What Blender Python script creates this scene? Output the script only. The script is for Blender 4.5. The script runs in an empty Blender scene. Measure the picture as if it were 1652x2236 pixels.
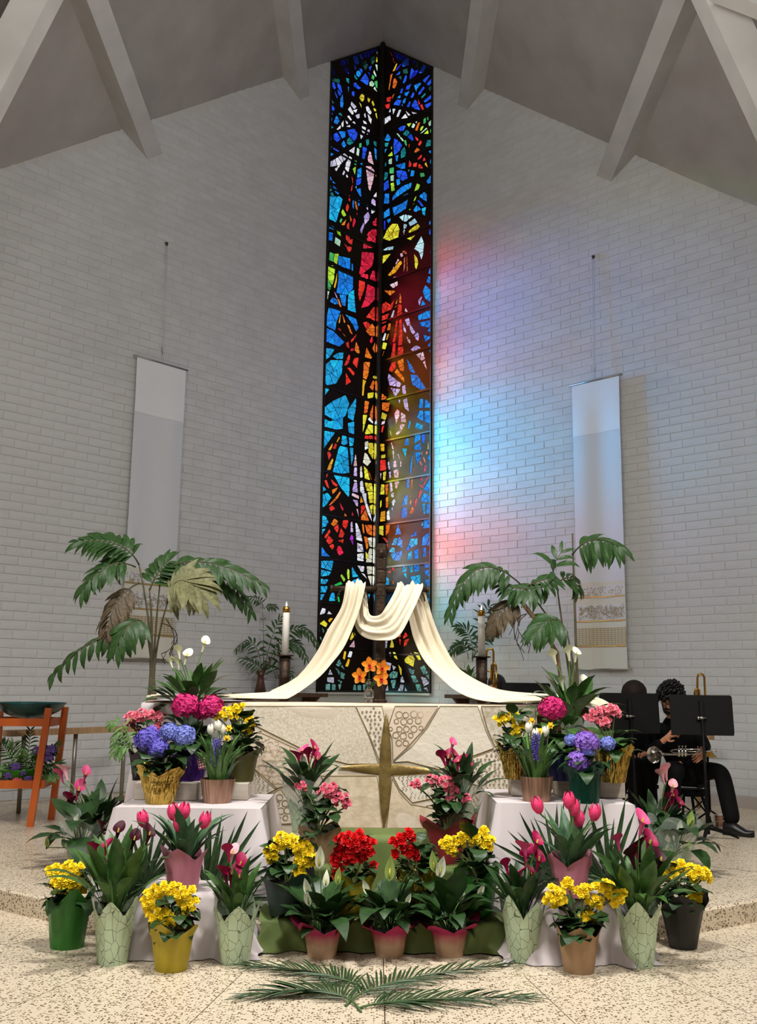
import bpy, math, random
from mathutils import Vector as V, Matrix, noise, geometry
random.seed(7)
SC = bpy.context.scene
COLL = SC.collection
PI = math.pi

# ---------------------------------------------------------------- camera
FPX, CX, CY = 2140.0, 826.0, 1118.0            # focal length and centre in pixels of the 1652 x 2236 frame
PITCH, ROLL = math.atan(380 / 2140), 0.013
EYE = V((0, 0, 1.4))
_r0, _u0 = V((1, 0, 0)), V((0, -math.sin(PITCH), math.cos(PITCH)))
FWD = V((0, math.cos(PITCH), math.sin(PITCH)))
RGT = _r0 * math.cos(ROLL) + _u0 * math.sin(ROLL)
UPV = _u0 * math.cos(ROLL) - _r0 * math.sin(ROLL)
cam_data = bpy.data.cameras.new('camera')
cam = bpy.data.objects.new('camera', cam_data)
COLL.objects.link(cam)
cam_data.sensor_fit = 'VERTICAL'
cam_data.sensor_height = 36.0
cam_data.lens = 36.0 * FPX / 2236.0
cam_data.clip_end = 100
cam.matrix_world = Matrix(((RGT.x, UPV.x, -FWD.x, EYE.x), (RGT.y, UPV.y, -FWD.y, EYE.y), (RGT.z, UPV.z, -FWD.z, EYE.z), (0, 0, 0, 1)))
SC.camera = cam
SC.view_settings.view_transform = 'Standard'
SC.view_settings.look = 'None'
SC.view_settings.gamma = 1.0
SC.view_settings.use_curve_mapping = False
SC.view_settings.exposure = 0.0

# ---------------------------------------------------------------- sky, sun, lamps and fill lights
world = bpy.data.worlds.new('sky')
SC.world = world
world.use_nodes = True
world.node_tree.nodes['Background'].inputs[0].default_value = (0.93, 0.96, 1.0, 1)
world.node_tree.nodes['Background'].inputs[1].default_value = 1.0


def light(name, kind, loc, aim, power, color=(1, 1, 1), size=1.0, spread=None):
    d = bpy.data.lights.new(name, kind)
    d.energy = power
    d.color = color
    if kind == 'AREA':
        d.shape = 'DISK'
        d.size = size
        if spread: d.spread = spread
    if kind == 'SUN': d.angle = size
    if kind == 'SPOT':
        d.shadow_soft_size = size
        d.spot_size = spread
        d.spot_blend = 0.9
    o = bpy.data.objects.new(name, d)
    COLL.objects.link(o)
    o.location = loc
    o.rotation_euler = (V(aim) - V(loc)).to_track_quat('-Z', 'Y').to_euler()
    return o


# low sun from outside, left behind the window: its light falls through the left window leaf onto the right wall
SUN_DIR = V((0.933, -0.36, -0.2)).normalized()
light('sun', 'SUN', (-20, 25, 12), V((-20, 25, 12)) + SUN_DIR, 86.0, (0.8, 0.88, 1.0), math.radians(33))
WARM = (1.0, 0.972, 0.93)
light('ceiling_lamp', 'AREA', (0.3, 4.3, 8.2), (0, 5.6, 0.0), 160, WARM, 0.8, math.radians(95))
light('ceiling_lamp', 'AREA', (-3.4, 2.4, 6.6), (-0.8, 7.0, 0.3), 105, WARM, 0.8, math.radians(110))
light('ceiling_lamp', 'AREA', (3.4, 2.4, 6.6), (0.8, 7.0, 0.3), 105, WARM, 0.8, math.radians(110))
light('nave_fill', 'AREA', (0, -1.0, 5.5), (0, 9, 2.0), 100, (1.0, 0.99, 0.97), 2.5)  # soft fill added behind the camera to brighten the walls
light('ceiling_fill', 'AREA', (0, 3.5, 5.5), (0, 6.5, 12.0), 230, (1.0, 0.99, 0.97), 2.0)  # added fill, aimed upward to brighten the ceiling


# ---------------------------------------------------------------- pixel of the photograph -> point of the place
def ray(x, y): return FWD + RGT * ((x - CX) / FPX) - UPV * ((y - CY) / FPX)


def at(x, y, Y):
    d = ray(x, y)
    return EYE + d * (Y / d.y)


def fl(x, y, z=0.0):
    d = ray(x, y)
    return EYE + d * ((z - EYE.z) / d.z)


def mpp(Y, Z=0.5): return ((V((0, Y, Z)) - EYE).dot(FWD)) / FPX      # metres per pixel


def onplane(x, y, n, p0):
    d = ray(x, y)
    return EYE + d * ((p0 - EYE).dot(n) / d.dot(n))


def topx(p):
    v = V(p) - EYE
    return CX + FPX * v.dot(RGT) / v.dot(FWD), CY - FPX * v.dot(UPV) / v.dot(FWD)


# ---------------------------------------------------------------- materials
def lin(c):
    return tuple(((x / 255) / 12.92 if x / 255 <= 0.04045 else ((x / 255 + 0.055) / 1.055) ** 2.4) for x in c)


MATS = {}


def M(name, col, rough=0.55, metal=0.0, col2=None, scale=8.0, bump=0.0, bscale=30.0, stretch=(1, 1, 1), spec=0.4, sub=0.0, trans=0.0):
    """Principled material; col2 mottles the colour, bump adds fine relief."""
    if name in MATS: return MATS[name]
    m = bpy.data.materials.new(name)
    MATS[name] = m
    m.use_nodes = True
    nt = m.node_tree
    b = nt.nodes['Principled BSDF']
    b.inputs['Base Color'].default_value = (*lin(col), 1)
    b.inputs['Roughness'].default_value = rough
    b.inputs['Metallic'].default_value = metal
    b.inputs['Specular IOR Level'].default_value = spec
    if trans: b.inputs['Transmission Weight'].default_value = trans
    if sub:
        b.inputs['Subsurface Weight'].default_value = sub
        b.inputs['Subsurface Radius'].default_value = (0.02, 0.01, 0.01)
    if col2 or bump:
        tc = nt.nodes.new('ShaderNodeTexCoord')
        mp = nt.nodes.new('ShaderNodeMapping')
        mp.inputs['Scale'].default_value = stretch
        nt.links.new(tc.outputs['Object'], mp.inputs['Vector'])
    if col2:
        n = nt.nodes.new('ShaderNodeTexNoise')
        n.inputs['Scale'].default_value = scale
        n.inputs['Detail'].default_value = 4
        nt.links.new(mp.outputs[0], n.inputs['Vector'])
        r = nt.nodes.new('ShaderNodeValToRGB')
        r.color_ramp.elements[0].position = 0.35
        r.color_ramp.elements[1].position = 0.65
        r.color_ramp.elements[0].color = (*lin(col), 1)
        r.color_ramp.elements[1].color = (*lin(col2), 1)
        nt.links.new(n.outputs['Fac'], r.inputs['Fac'])
        nt.links.new(r.outputs['Color'], b.inputs['Base Color'])
    if bump:
        n2 = nt.nodes.new('ShaderNodeTexNoise')
        n2.inputs['Scale'].default_value = bscale
        n2.inputs['Detail'].default_value = 3
        nt.links.new(mp.outputs[0], n2.inputs['Vector'])
        bp = nt.nodes.new('ShaderNodeBump')
        bp.inputs['Strength'].default_value = bump
        bp.inputs['Distance'].default_value = 0.01
        nt.links.new(n2.outputs['Fac'], bp.inputs['Height'])
        nt.links.new(bp.outputs['Normal'], b.inputs['Normal'])
    return m


def glass_pane(name, col):
    """Coloured faceted glass: light passes, tinted and mottled; a little gloss."""
    if name in MATS: return MATS[name]
    m = bpy.data.materials.new(name)
    MATS[name] = m
    m.use_nodes = True
    nt = m.node_tree
    nt.nodes.remove(nt.nodes['Principled BSDF'])
    out = nt.nodes['Material Output']
    tc = nt.nodes.new('ShaderNodeTexCoord')
    n = nt.nodes.new('ShaderNodeTexNoise')
    n.inputs['Scale'].default_value = 14
    n.inputs['Detail'].default_value = 5
    n.inputs['Roughness'].default_value = 0.7
    nt.links.new(tc.outputs['Object'], n.inputs['Vector'])
    r = nt.nodes.new('ShaderNodeValToRGB')
    c = lin(col)
    r.color_ramp.elements[0].position = 0.32
    r.color_ramp.elements[1].position = 0.68
    r.color_ramp.elements[0].color = (*[x * 0.62 for x in c], 1)
    r.color_ramp.elements[1].color = (*[min(1, x * 1.3 + 0.025) for x in c], 1)
    nt.links.new(n.outputs['Fac'], r.inputs['Fac'])
    t = nt.nodes.new('ShaderNodeBsdfTransparent')
    nt.links.new(r.outputs['Color'], t.inputs['Color'])
    g = nt.nodes.new('ShaderNodeBsdfGlossy')
    g.inputs['Roughness'].default_value = 0.25
    mx = nt.nodes.new('ShaderNodeMixShader')
    mx.inputs['Fac'].default_value = 0.03
    nt.links.new(t.outputs[0], mx.inputs[1])
    nt.links.new(g.outputs[0], mx.inputs[2])
    nt.links.new(mx.outputs[0], out.inputs['Surface'])
    return m


def clear_film(name, col, opacity=0.25, rough=0.12):
    m = bpy.data.materials.new(name)
    m.use_nodes = True
    nt = m.node_tree
    b = nt.nodes['Principled BSDF']
    b.inputs['Base Color'].default_value = (*lin(col), 1)
    b.inputs['Roughness'].default_value = rough
    b.inputs['Alpha'].default_value = opacity
    return m


def voro(name, base, line, scale, width, rough=0.7, cells=False, stretch=(1, 1, 1), base2=None):
    """Base colour with cracked lines (cells False) or round specks (cells True)."""
    m = bpy.data.materials.new(name)
    MATS[name] = m
    m.use_nodes = True
    nt = m.node_tree
    b = nt.nodes['Principled BSDF']
    b.inputs['Roughness'].default_value = rough
    tc = nt.nodes.new('ShaderNodeTexCoord')
    mp = nt.nodes.new('ShaderNodeMapping')
    mp.inputs['Scale'].default_value = stretch
    nt.links.new(tc.outputs['Object'], mp.inputs['Vector'])
    v = nt.nodes.new('ShaderNodeTexVoronoi')
    v.feature = 'F1' if cells else 'DISTANCE_TO_EDGE'
    v.inputs['Scale'].default_value = scale
    nt.links.new(mp.outputs[0], v.inputs['Vector'])
    r = nt.nodes.new('ShaderNodeValToRGB')
    r.color_ramp.elements[0].position = width * 0.8
    r.color_ramp.elements[1].position = width
    r.color_ramp.elements[0].color = (*lin(line), 1)
    r.color_ramp.elements[1].color = (*lin(base), 1)
    if cells:                                   # every cell carries a chip of its own size
        sp = nt.nodes.new('ShaderNodeSeparateColor')
        nt.links.new(v.outputs['Color'], sp.inputs[0])
        ma = nt.nodes.new('ShaderNodeMath')
        ma.operation = 'MULTIPLY_ADD'
        ma.inputs[1].default_value = -0.6
        ma.inputs[2].default_value = 0.24
        nt.links.new(sp.outputs[0], ma.inputs[0])
        ad = nt.nodes.new('ShaderNodeMath')
        ad.operation = 'ADD'
        nt.links.new(v.outputs['Distance'], ad.inputs[0])
        nt.links.new(ma.outputs[0], ad.inputs[1])
        nt.links.new(ad.outputs[0], r.inputs['Fac'])
    else:
        nt.links.new(v.outputs['Distance'], r.inputs['Fac'])
    nt.links.new(r.outputs['Color'], b.inputs['Base Color'])
    return m


# ---------------------------------------------------------------- geometry helpers
class G:
    """Collects faces of ONE mesh."""
    def __init__(s): s.v, s.f, s.mi, s.cur = [], [], [], 0

    def add(s, vs, fs):
        o = len(s.v)
        s.v += [tuple(p) for p in vs]
        s.f += [tuple(i + o for i in f) for f in fs]
        s.mi += [s.cur] * len(fs)
        return s

    def box(s, lo, hi, bev=0.0, mx=None):
        (x0, y0, z0), (x1, y1, z1) = lo, hi
        if bev <= 0:
            vs = [V((x, y, z)) for x in (x0, x1) for y in (y0, y1) for z in (z0, z1)]
            fs = [(0, 1, 3, 2), (4, 6, 7, 5), (0, 4, 5, 1), (2, 3, 7, 6), (0, 2, 6, 4), (1, 5, 7, 3)]
        else:
            vs, idx = [], {}
            lo, hi = (x0, y0, z0), (x1, y1, z1)
            for c in range(8):
                for ax in range(3):
                    p = []
                    for k in range(3):
                        up = (c >> k) & 1
                        e = hi[k] if up else lo[k]
                        if k != ax: e += -bev if up else bev
                        p.append(e)
                    idx[(c, ax)] = len(vs)
                    vs.append(V(p))
            fs = []
            for ax in range(3):
                a, b = [k for k in range(3) if k != ax]
                for up in (0, 1):
                    cs = [(up << ax) | (i << a) | (j << b) for i, j in ((0, 0), (1, 0), (1, 1), (0, 1))]
                    fs.append(tuple(idx[(c, ax)] for c in cs))
                for i in (0, 1):
                    for j in (0, 1):
                        c0 = (i << a) | (j << b)
                        c1 = c0 | (1 << ax)
                        fs.append((idx[(c0, a)], idx[(c1, a)], idx[(c1, b)], idx[(c0, b)]))
            for c in range(8): fs.append((idx[(c, 0)], idx[(c, 1)], idx[(c, 2)]))
        if mx: vs = [mx @ p for p in vs]
        return s.add(vs, fs)

    def tube(s, pts, rad, n=8, cap=True):
        pts = [V(p) for p in pts]
        rad = rad if isinstance(rad, (list, tuple)) else [rad] * len(pts)
        vs, fs = [], []
        up = V((0.13, 0.31, 0.94))
        for i, p in enumerate(pts):
            t = (pts[min(i + 1, len(pts) - 1)] - pts[max(i - 1, 0)]).normalized()
            a = t.cross(up)
            if a.length < 0.05: a = t.cross(V((1, 0, 0)))
            a.normalize()
            b = t.cross(a)
            up = b if abs(b.dot(up)) > 0.2 and i > 0 and b.dot(up) > 0 else up
            for k in range(n):
                an = 2 * PI * k / n
                vs.append(p + (a * math.cos(an) + b * math.sin(an)) * rad[i])
        for i in range(len(pts) - 1):
            for k in range(n):
                k2 = (k + 1) % n
                fs.append((i * n + k, i * n + k2, (i + 1) * n + k2, (i + 1) * n + k))
        if cap: fs += [tuple(range(n - 1, -1, -1)), tuple(range((len(pts) - 1) * n, len(pts) * n))]
        return s.add(vs, fs)

    def lathe(s, prof, n=24, c=(0, 0, 0), rf=None):
        c = V(c)
        vs, fs = [], []
        for i, (r, z) in enumerate(prof):
            for k in range(n):
                an = 2 * PI * k / n
                rr = r * (rf(an, i) if rf else 1)
                vs.append(c + V((rr * math.cos(an), rr * math.sin(an), z)))
        for i in range(len(prof) - 1):
            for k in range(n):
                k2 = (k + 1) % n
                fs.append((i * n + k, i * n + k2, (i + 1) * n + k2, (i + 1) * n + k))
        if prof[0][0] > 1e-5: fs.append(tuple(range(n - 1, -1, -1)))
        if prof[-1][0] > 1e-5: fs.append(tuple(range((len(prof) - 1) * n, len(prof) * n)))
        return s.add(vs, fs)

    def grid(s, fn, nu, nv, closed=False):
        vs = [fn(u / (nu if closed else nu - 1), v / (nv - 1)) for v in range(nv) for u in range(nu)]
        fs = []
        for v in range(nv - 1):
            for u in range(nu if closed else nu - 1):
                u2 = (u + 1) % nu
                fs.append((v * nu + u, v * nu + u2, (v + 1) * nu + u2, (v + 1) * nu + u))
        return s.add(vs, fs)

    def prism(s, poly, t0, t1):
        """poly: list of 3-D points; extruded from offset vector t0 to t1."""
        n = len(poly)
        vs = [V(p) + t0 for p in poly] + [V(p) + t1 for p in poly]
        fs = [tuple(range(n)), tuple(range(2 * n - 1, n - 1, -1))] + [(i, (i + 1) % n, (i + 1) % n + n, i + n) for i in range(n)]
        return s.add(vs, fs)

    def ball(s, c, r, n=10, m=6, sq=(1, 1, 1)):
        c = V(c)
        prof = [(max(1e-6, math.sin(PI * i / m)), -math.cos(PI * i / m)) for i in range(m + 1)]
        vs, fs = [], []
        for (a, z) in prof:
            for k in range(n):
                an = 2 * PI * k / n
                vs.append(c + V((a * math.cos(an) * r * sq[0], a * math.sin(an) * r * sq[1], z * r * sq[2])))
        for i in range(m):
            for k in range(n):
                k2 = (k + 1) % n
                fs.append((i * n + k, i * n + k2, (i + 1) * n + k2, (i + 1) * n + k))
        return s.add(vs, fs)

    def mesh(s, name, mats, smooth=True):
        me = bpy.data.meshes.new(name)
        me.from_pydata(s.v, [], s.f)
        for m in (mats if isinstance(mats, (list, tuple)) else [mats]): me.materials.append(m)
        if max(s.mi, default=0) > 0: me.polygons.foreach_set('material_index', s.mi)
        if smooth: me.polygons.foreach_set('use_smooth', [True] * len(me.polygons))
        me.update()
        return me


def put(name, me, parent=None, mx=None, kind=None, label=None):
    o = bpy.data.objects.new(name, me)
    COLL.objects.link(o)
    if parent: o.parent = parent
    if mx is not None: o.matrix_basis = mx
    if kind: o['kind'] = kind
    if label: o['label'] = label
    return o


def obj(name, g, mats, parent=None, smooth=True, kind=None, label=None, mx=None):
    return put(name, g.mesh(name, mats, smooth), parent, mx, kind, label)


def thing(name, label, cat, loc=(0, 0, 0), rz=0.0, group=None):
    o = bpy.data.objects.new(name, None)
    o.empty_display_size = 0.05
    COLL.objects.link(o)
    o.location = loc
    o.rotation_euler = (0, 0, rz)
    o['label'], o['category'] = label, cat
    if group: o['group'] = group
    return o


def tag(o, label, cat, group=None):
    o['label'], o['category'] = label, cat
    if group: o['group'] = group
    return o


def orient(p, d, nrm, L, W=None, T=None):
    """Matrix putting a mesh that grows along +Y (normal +Z) at p, along d, facing nrm."""
    y = V(d).normalized()
    x = y.cross(V(nrm))
    if x.length < 1e-3: x = y.cross(V((0.3, 0.5, 0.8)))
    x.normalize()
    z = x.cross(y)
    W = L if W is None else W
    T = L if T is None else T
    p = V(p)
    return Matrix(((x.x * W, y.x * L, z.x * T, p.x), (x.y * W, y.y * L, z.y * T, p.y), (x.z * W, y.z * L, z.z * T, p.z), (0, 0, 0, 1)))


def bez(a, b, c, t): return V(a) * (1 - t) ** 2 + V(b) * 2 * t * (1 - t) + V(c) * t * t


def catmull(P, n):
    out = []
    for i in range(len(P) - 1):
        p0, p1, p2, p3 = P[max(i - 1, 0)], P[i], P[i + 1], P[min(i + 2, len(P) - 1)]
        for k in range(n):
            t = k / n
            out.append(0.5 * ((2 * p1) + (p2 - p0) * t + (2 * p0 - 5 * p1 + 4 * p2 - p3) * t * t + (3 * p1 - p0 - 3 * p2 + p3) * t ** 3))
    out.append(P[-1])
    return out


def rnd(a, b): return random.uniform(a, b)


# ================================================================ the setting
PLAT = 0.13                                     # height of the round chancel platform
APEX = V((-0.03, 15.06, 0))
tL, tR = math.radians(43.6), math.radians(46.9)
DIR = {'left': V((-math.sin(tL), -math.cos(tL), 0)), 'right': V((math.sin(tR), -math.cos(tR), 0))}
INN = {'left': V((math.cos(tL), -math.sin(tL), 0)), 'right': V((-math.cos(tR), -math.sin(tR), 0))}   # towards the room
SWIN = {'left': 1.205, 'right': 1.125}          # width of each window leaf
SILL = 1.305


def zceil(x, y): return 12.17 + 0.0666 * (15.06 - y) - 1.2 * abs(x + 0.03)


def wp(side, s, z, o=0.0): return APEX + DIR[side] * s + V((0, 0, z)) + INN[side] * o


def wall_sz(side, x, y, o=0.0):
    p = onplane(x, y, INN[side], APEX + INN[side] * o)
    return (p - APEX).dot(DIR[side]), p.z


def zroof(side, s):
    p = wp(side, s, 0)
    return zceil(p.x, p.y)


white_paint = M('white_painted_brick', (203, 203, 203), 0.6, col2=(194, 194, 194), scale=3, bump=0.25, bscale=45, stretch=(1, 1, 2.5))
mortar_mat = M('white_painted_mortar', (196, 194, 190), 0.75)
plaster = M('ceiling_plaster', (176, 171, 165), 0.9, col2=(164, 158, 152), scale=1.6, bump=0.5, bscale=160)
beam_mat = M('painted_beam', (200, 197, 192), 0.6, col2=(188, 185, 180), scale=2)
smooth_wall = M('smooth_painted_panel', (196, 198, 190), 0.6)

# --- brick walls: every brick proud of its mortar
BH, BL, JT = 0.1016, 0.305, 0.008


def brick_shape(g, mx, L, H, d=0.008, b=0.003):
    x, z = L / 2, H / 2
    vs = [(-x, 0, -z), (x, 0, -z), (x, 0, z), (-x, 0, z), (-x, d - b, -z), (x, d - b, -z), (x, d - b, z), (-x, d - b, z),
          (-x + b, d, -z + b), (x - b, d, -z + b), (x - b, d, z - b), (-x + b, d, z - b)]
    fs = [(8, 9, 10, 11)]
    for i in range(4):
        j = (i + 1) % 4
        fs += [(i, j, j + 4, i + 4), (i + 4, j + 4, j + 8, i + 8)]
    g.add([mx @ V(p) for p in vs] if mx else vs, fs)


gb = G()
brick_shape(gb, None, BL - JT, BH - JT)
BRICK = gb.mesh('brick', white_paint, smooth=False)
SMAX = 7.6
for side in ('left', 'right'):
    s0 = SWIN[side]
    g = G()
    out = -INN[side]
    poly = [wp(side, s0, 0), wp(side, 10.4, 0), wp(side, 10.4, zroof(side, 10.4) + 0.25), wp(side, s0, zroof(side, s0) + 0.25)]
    g.prism(poly, out * 0.0, out * 0.22)
    wall = obj('wall_' + side, g, mortar_mat, smooth=False, kind='structure')
    field, cand = G(), []
    row = 0
    z = PLAT + BH / 2
    base_m = Matrix((( *DIR[side][:1], INN[side].x, 0, 0), (DIR[side].y, INN[side].y, 0, 0), (0, 0, 1, 0), (0, 0, 0, 1)))
    while z < 12:
        s = s0 - (0 if row % 2 else BL / 2)
        while s < SMAX:
            a, b = max(s, s0), s + BL
            c = (a + b) / 2
            if b - a > 0.06 and z + BH / 2 < zroof(side, b) + 0.12:
                p = wp(side, c, z)
                tilt = Matrix.Rotation(rnd(-0.006, 0.006), 4, 'Z') @ Matrix.Rotation(rnd(-0.012, 0.012), 4, 'X')
                mx = Matrix.Translation(p + INN[side] * rnd(-0.0035, 0.0)) @ base_m @ tilt
                full = b - a > BL - 0.01
                px, py = topx(p)
                if full and -40 < px < 1692 and py > -30:
                    cand.append(((p - EYE).length + (0 if 0 < px < 1652 else 3), mx))
                else:
                    brick_shape(field, mx, b - a - JT, BH - JT)
            s += BL
        row += 1
        z += BH
    cand.sort(key=lambda t: t[0])
    for k, (d, mx) in enumerate(cand):
        if k < 300: put('brick', BRICK, wall, mx)
        else: brick_shape(field, mx, BL - JT, BH - JT)
    obj('brick_field', field, white_paint, wall, smooth=False, kind='stuff')
    # plain painted panel under the window leaf
    g = G()
    g.prism([wp(side, -0.0, 0), wp(side, s0, 0), wp(side, s0, SILL - 0.03), wp(side, 0.0, SILL - 0.03)], V((0, 0, 0)), out * 0.2)
    obj('panel', g, smooth_wall, wall, smooth=False)
    g = G()
    g.prism([wp(side, 0, SILL - 0.03, 0.05), wp(side, s0, SILL - 0.03, 0.05), wp(side, s0, SILL, 0.05), wp(side, 0, SILL, 0.05)], V((0, 0, 0)), out * 0.2)
    obj('sill', g, smooth_wall, wall, smooth=False)

# --- ceiling: two plaster slopes folded at the ridge
g = G()
for sx in (-1, 1):
    P = []
    for (x, y) in ((-0.03, -4.1), (-0.03, 15.36), (-0.03 + sx * 8.2, 15.36 - 7.75 - (0.55 if sx > 0 else -0.55)), (-0.03 + sx * 8.2, -4.1)):
        P.append(V((x, y, zceil(x, y))))
    g.prism(P, V((0, 0, 0)), V((0, 0, 0.12)))
obj('ceiling', g, plaster, smooth=False, kind='structure')

# --- painted timber beams running with the ridge, set square to the slope
bd = V((0, 1, -0.0666)).normalized()


def beam(x, y_wall, width, depth, sx, name='beam'):
    tan = V((-sx, 0, 1.2)).normalized()         # up the slope, towards the ridge
    nrm = V((-sx * 1.2, 0, -1)).normalized()    # into the room
    p1 = V((x, y_wall, zceil(x, y_wall)))
    p0 = p1 - bd * 15
    c = [p1 - nrm * 0.05, p1 + nrm * depth, p1 + nrm * depth + tan * width, p1 + tan * width - nrm * 0.05]
    g = G()
    n = 0.012
    g.prism(c, V((0, 0, 0)), p0 - p1)
    return obj(name, g, beam_mat, smooth=False)


for x, yw, w, d, s, lb in ((-3.36, 12.35, 0.24, 0.36, -1, 'outer white roof beam on the left ceiling slope'), (-1.53, 14.1, 0.22, 0.31, -1, 'inner white roof beam left of the ridge'),
                           (1.53, 14.1, 0.22, 0.31, 1, 'inner white roof beam right of the ridge'), (3.33, 12.5, 0.24, 0.36, 1, 'outer white roof beam on the right ceiling slope')):
    o = tag(beam(x, yw, w, d, s, 'roof_beam'), lb, 'beam')


def bar(g, a, b, w, h, up=(0, 0, 1)):
    a, b = V(a), V(b)
    t = (b - a).normalized()
    x = t.cross(V(up)).normalized()
    z = x.cross(t)
    c = [a + x * (sx * w / 2) + z * (sz * h / 2) for sx, sz in ((-1, -1), (1, -1), (1, 1), (-1, 1))]
    return g.prism(c, V((0, 0, 0)), b - a)


g = G()
bar(g, at(252, -330, 7.6), at(-90, 330, 7.6), 0.3, 0.2, up=(0, 1, 0))
tag(obj('roof_strut', g, beam_mat, smooth=False), 'pale diagonal roof strut in the upper left corner', 'strut')
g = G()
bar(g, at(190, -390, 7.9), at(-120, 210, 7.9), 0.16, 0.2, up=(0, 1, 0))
tag(obj('roof_strut', g, M('brown_timber', (120, 112, 104), 0.7), smooth=False), 'brown timber behind the pale strut in the upper left corner', 'strut')  # darker brown than the other roof timbers
g = G()
bar(g, at(1400, -350, 7.6), at(1742, 380, 7.6), 0.3, 0.2, up=(0, 1, 0))
tag(obj('roof_strut', g, beam_mat, smooth=False), 'pale diagonal roof strut in the upper right corner', 'strut')
g = G()
bar(g, at(1560, -22, 7.3), at(1760, 55, 7.3), 0.1, 0.16, up=(0, 1, 0))
tag(obj('roof_tie', g, beam_mat, smooth=False), 'short white tie bar crossing the strut, upper right corner', 'beam')

# --- floor of terrazzo: wedge slabs round the platform, thin dark joints between them
terrazzo = voro('terrazzo', (208, 194, 170), (104, 84, 60), 82, 0.25, rough=0.32, cells=True)
joint = M('dark_floor_joint', (70, 56, 42), 0.7)
FC = V((0.055, 9.4, 0))
RP = 3.8


def pol(r, a, z=0.0): return FC + V((r * math.sin(a), -r * math.cos(a), z))


g = G()
g.box((-9.5, -4.5, -0.2), (9.5, 12, -0.004))
floor = obj('floor', g, joint, smooth=False, kind='structure')


def sector(r0, r1, a0, a1, z0, z1, n=6, gap=0.0025):
    g = G()
    A = [a0 + (a1 - a0) * i / n for i in range(n + 1)]

    def pts(z):
        return [pol(r0 + gap, a + (gap / r0 if a == A[0] else -gap / r0 if a == A[-1] else 0), z) for a in A] + \
               [pol(r1 - gap, a + (gap / r1 if a == A[0] else -gap / r1 if a == A[-1] else 0), z) for a in reversed(A)]
    t, b = pts(z1), pts(z0)
    k = len(t)
    g.add(t + b, [tuple(range(k))] + [((i + 1) % k, i, i + k, (i + 1) % k + k) for i in range(k)])
    return g


st = math.radians(9.3)
for i in range(-8, 8):
    obj('slab', sector(4.3, 14.5, i * st, (i + 1) * st, -0.1, 0.0), terrazzo, floor, smooth=False)
for a0, a1 in ((-8 * st, -3 * st), (-3 * st, 0), (0, 3 * st), (3 * st, 8 * st)):
    obj('slab', sector(RP - 0.05, 4.3, a0, a1, -0.1, 0.0, n=12), terrazzo, floor, smooth=False)
g = G()
A = [-1.45 + 2.9 * i / 60 for i in range(61)]
P = [pol(RP, a) for a in A]
P = [V((-9, P[0].y, 0))] + P + [V((9, P[-1].y, 0)), V((9, 15.6, 0)), V((-9, 15.6, 0))]
k = len(P)
bev = 0.015
lo = [p.copy() for p in P]
up = [p + V((0, 0, PLAT - bev)) for p in P]
tp = [FC + (p - FC) * (1 - bev / RP) + V((0, 0, PLAT)) for p in P]
g.add(lo + up + tp, [tuple(range(2 * k, 3 * k))] + [(i, (i + 1) % k, (i + 1) % k + k, i + k) for i in range(k)] + [(i + k, (i + 1) % k + k, (i + 1) % k + 2 * k, i + 2 * k) for i in range(k)])
obj('platform', g, terrazzo, floor, smooth=False)
g = G()
for a in (-52, -31, 31, 52):
    a = math.radians(a)
    p, q = pol(3.79, a, PLAT + 0.0006), pol(0.4, a, PLAT + 0.0006)
    x = (q - p).cross(V((0, 0, 1))).normalized() * 0.003
    g.add([p - x, p + x, q + x, q - x], [(0, 1, 2, 3)])
obj('platform_joint', g, joint, floor, smooth=False, kind='stuff')

# --- the rest of the room, behind and beside the camera
rear = M('rear_wall_paint', (190, 186, 178), 0.8)
for nm, lo, hi in (('wall_rear', (-9, -4.2, -0.1), (9, -4, 13.8)), ('wall_left_side', (-7.2, -4, -0.1), (-7, 9.6, 6.5)), ('wall_right_side', (7, -4, -0.1), (7.2, 9.6, 6.5))):
    g = G()
    g.box(lo, hi)
    obj(nm, g, rear, smooth=False, kind='structure')
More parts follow.
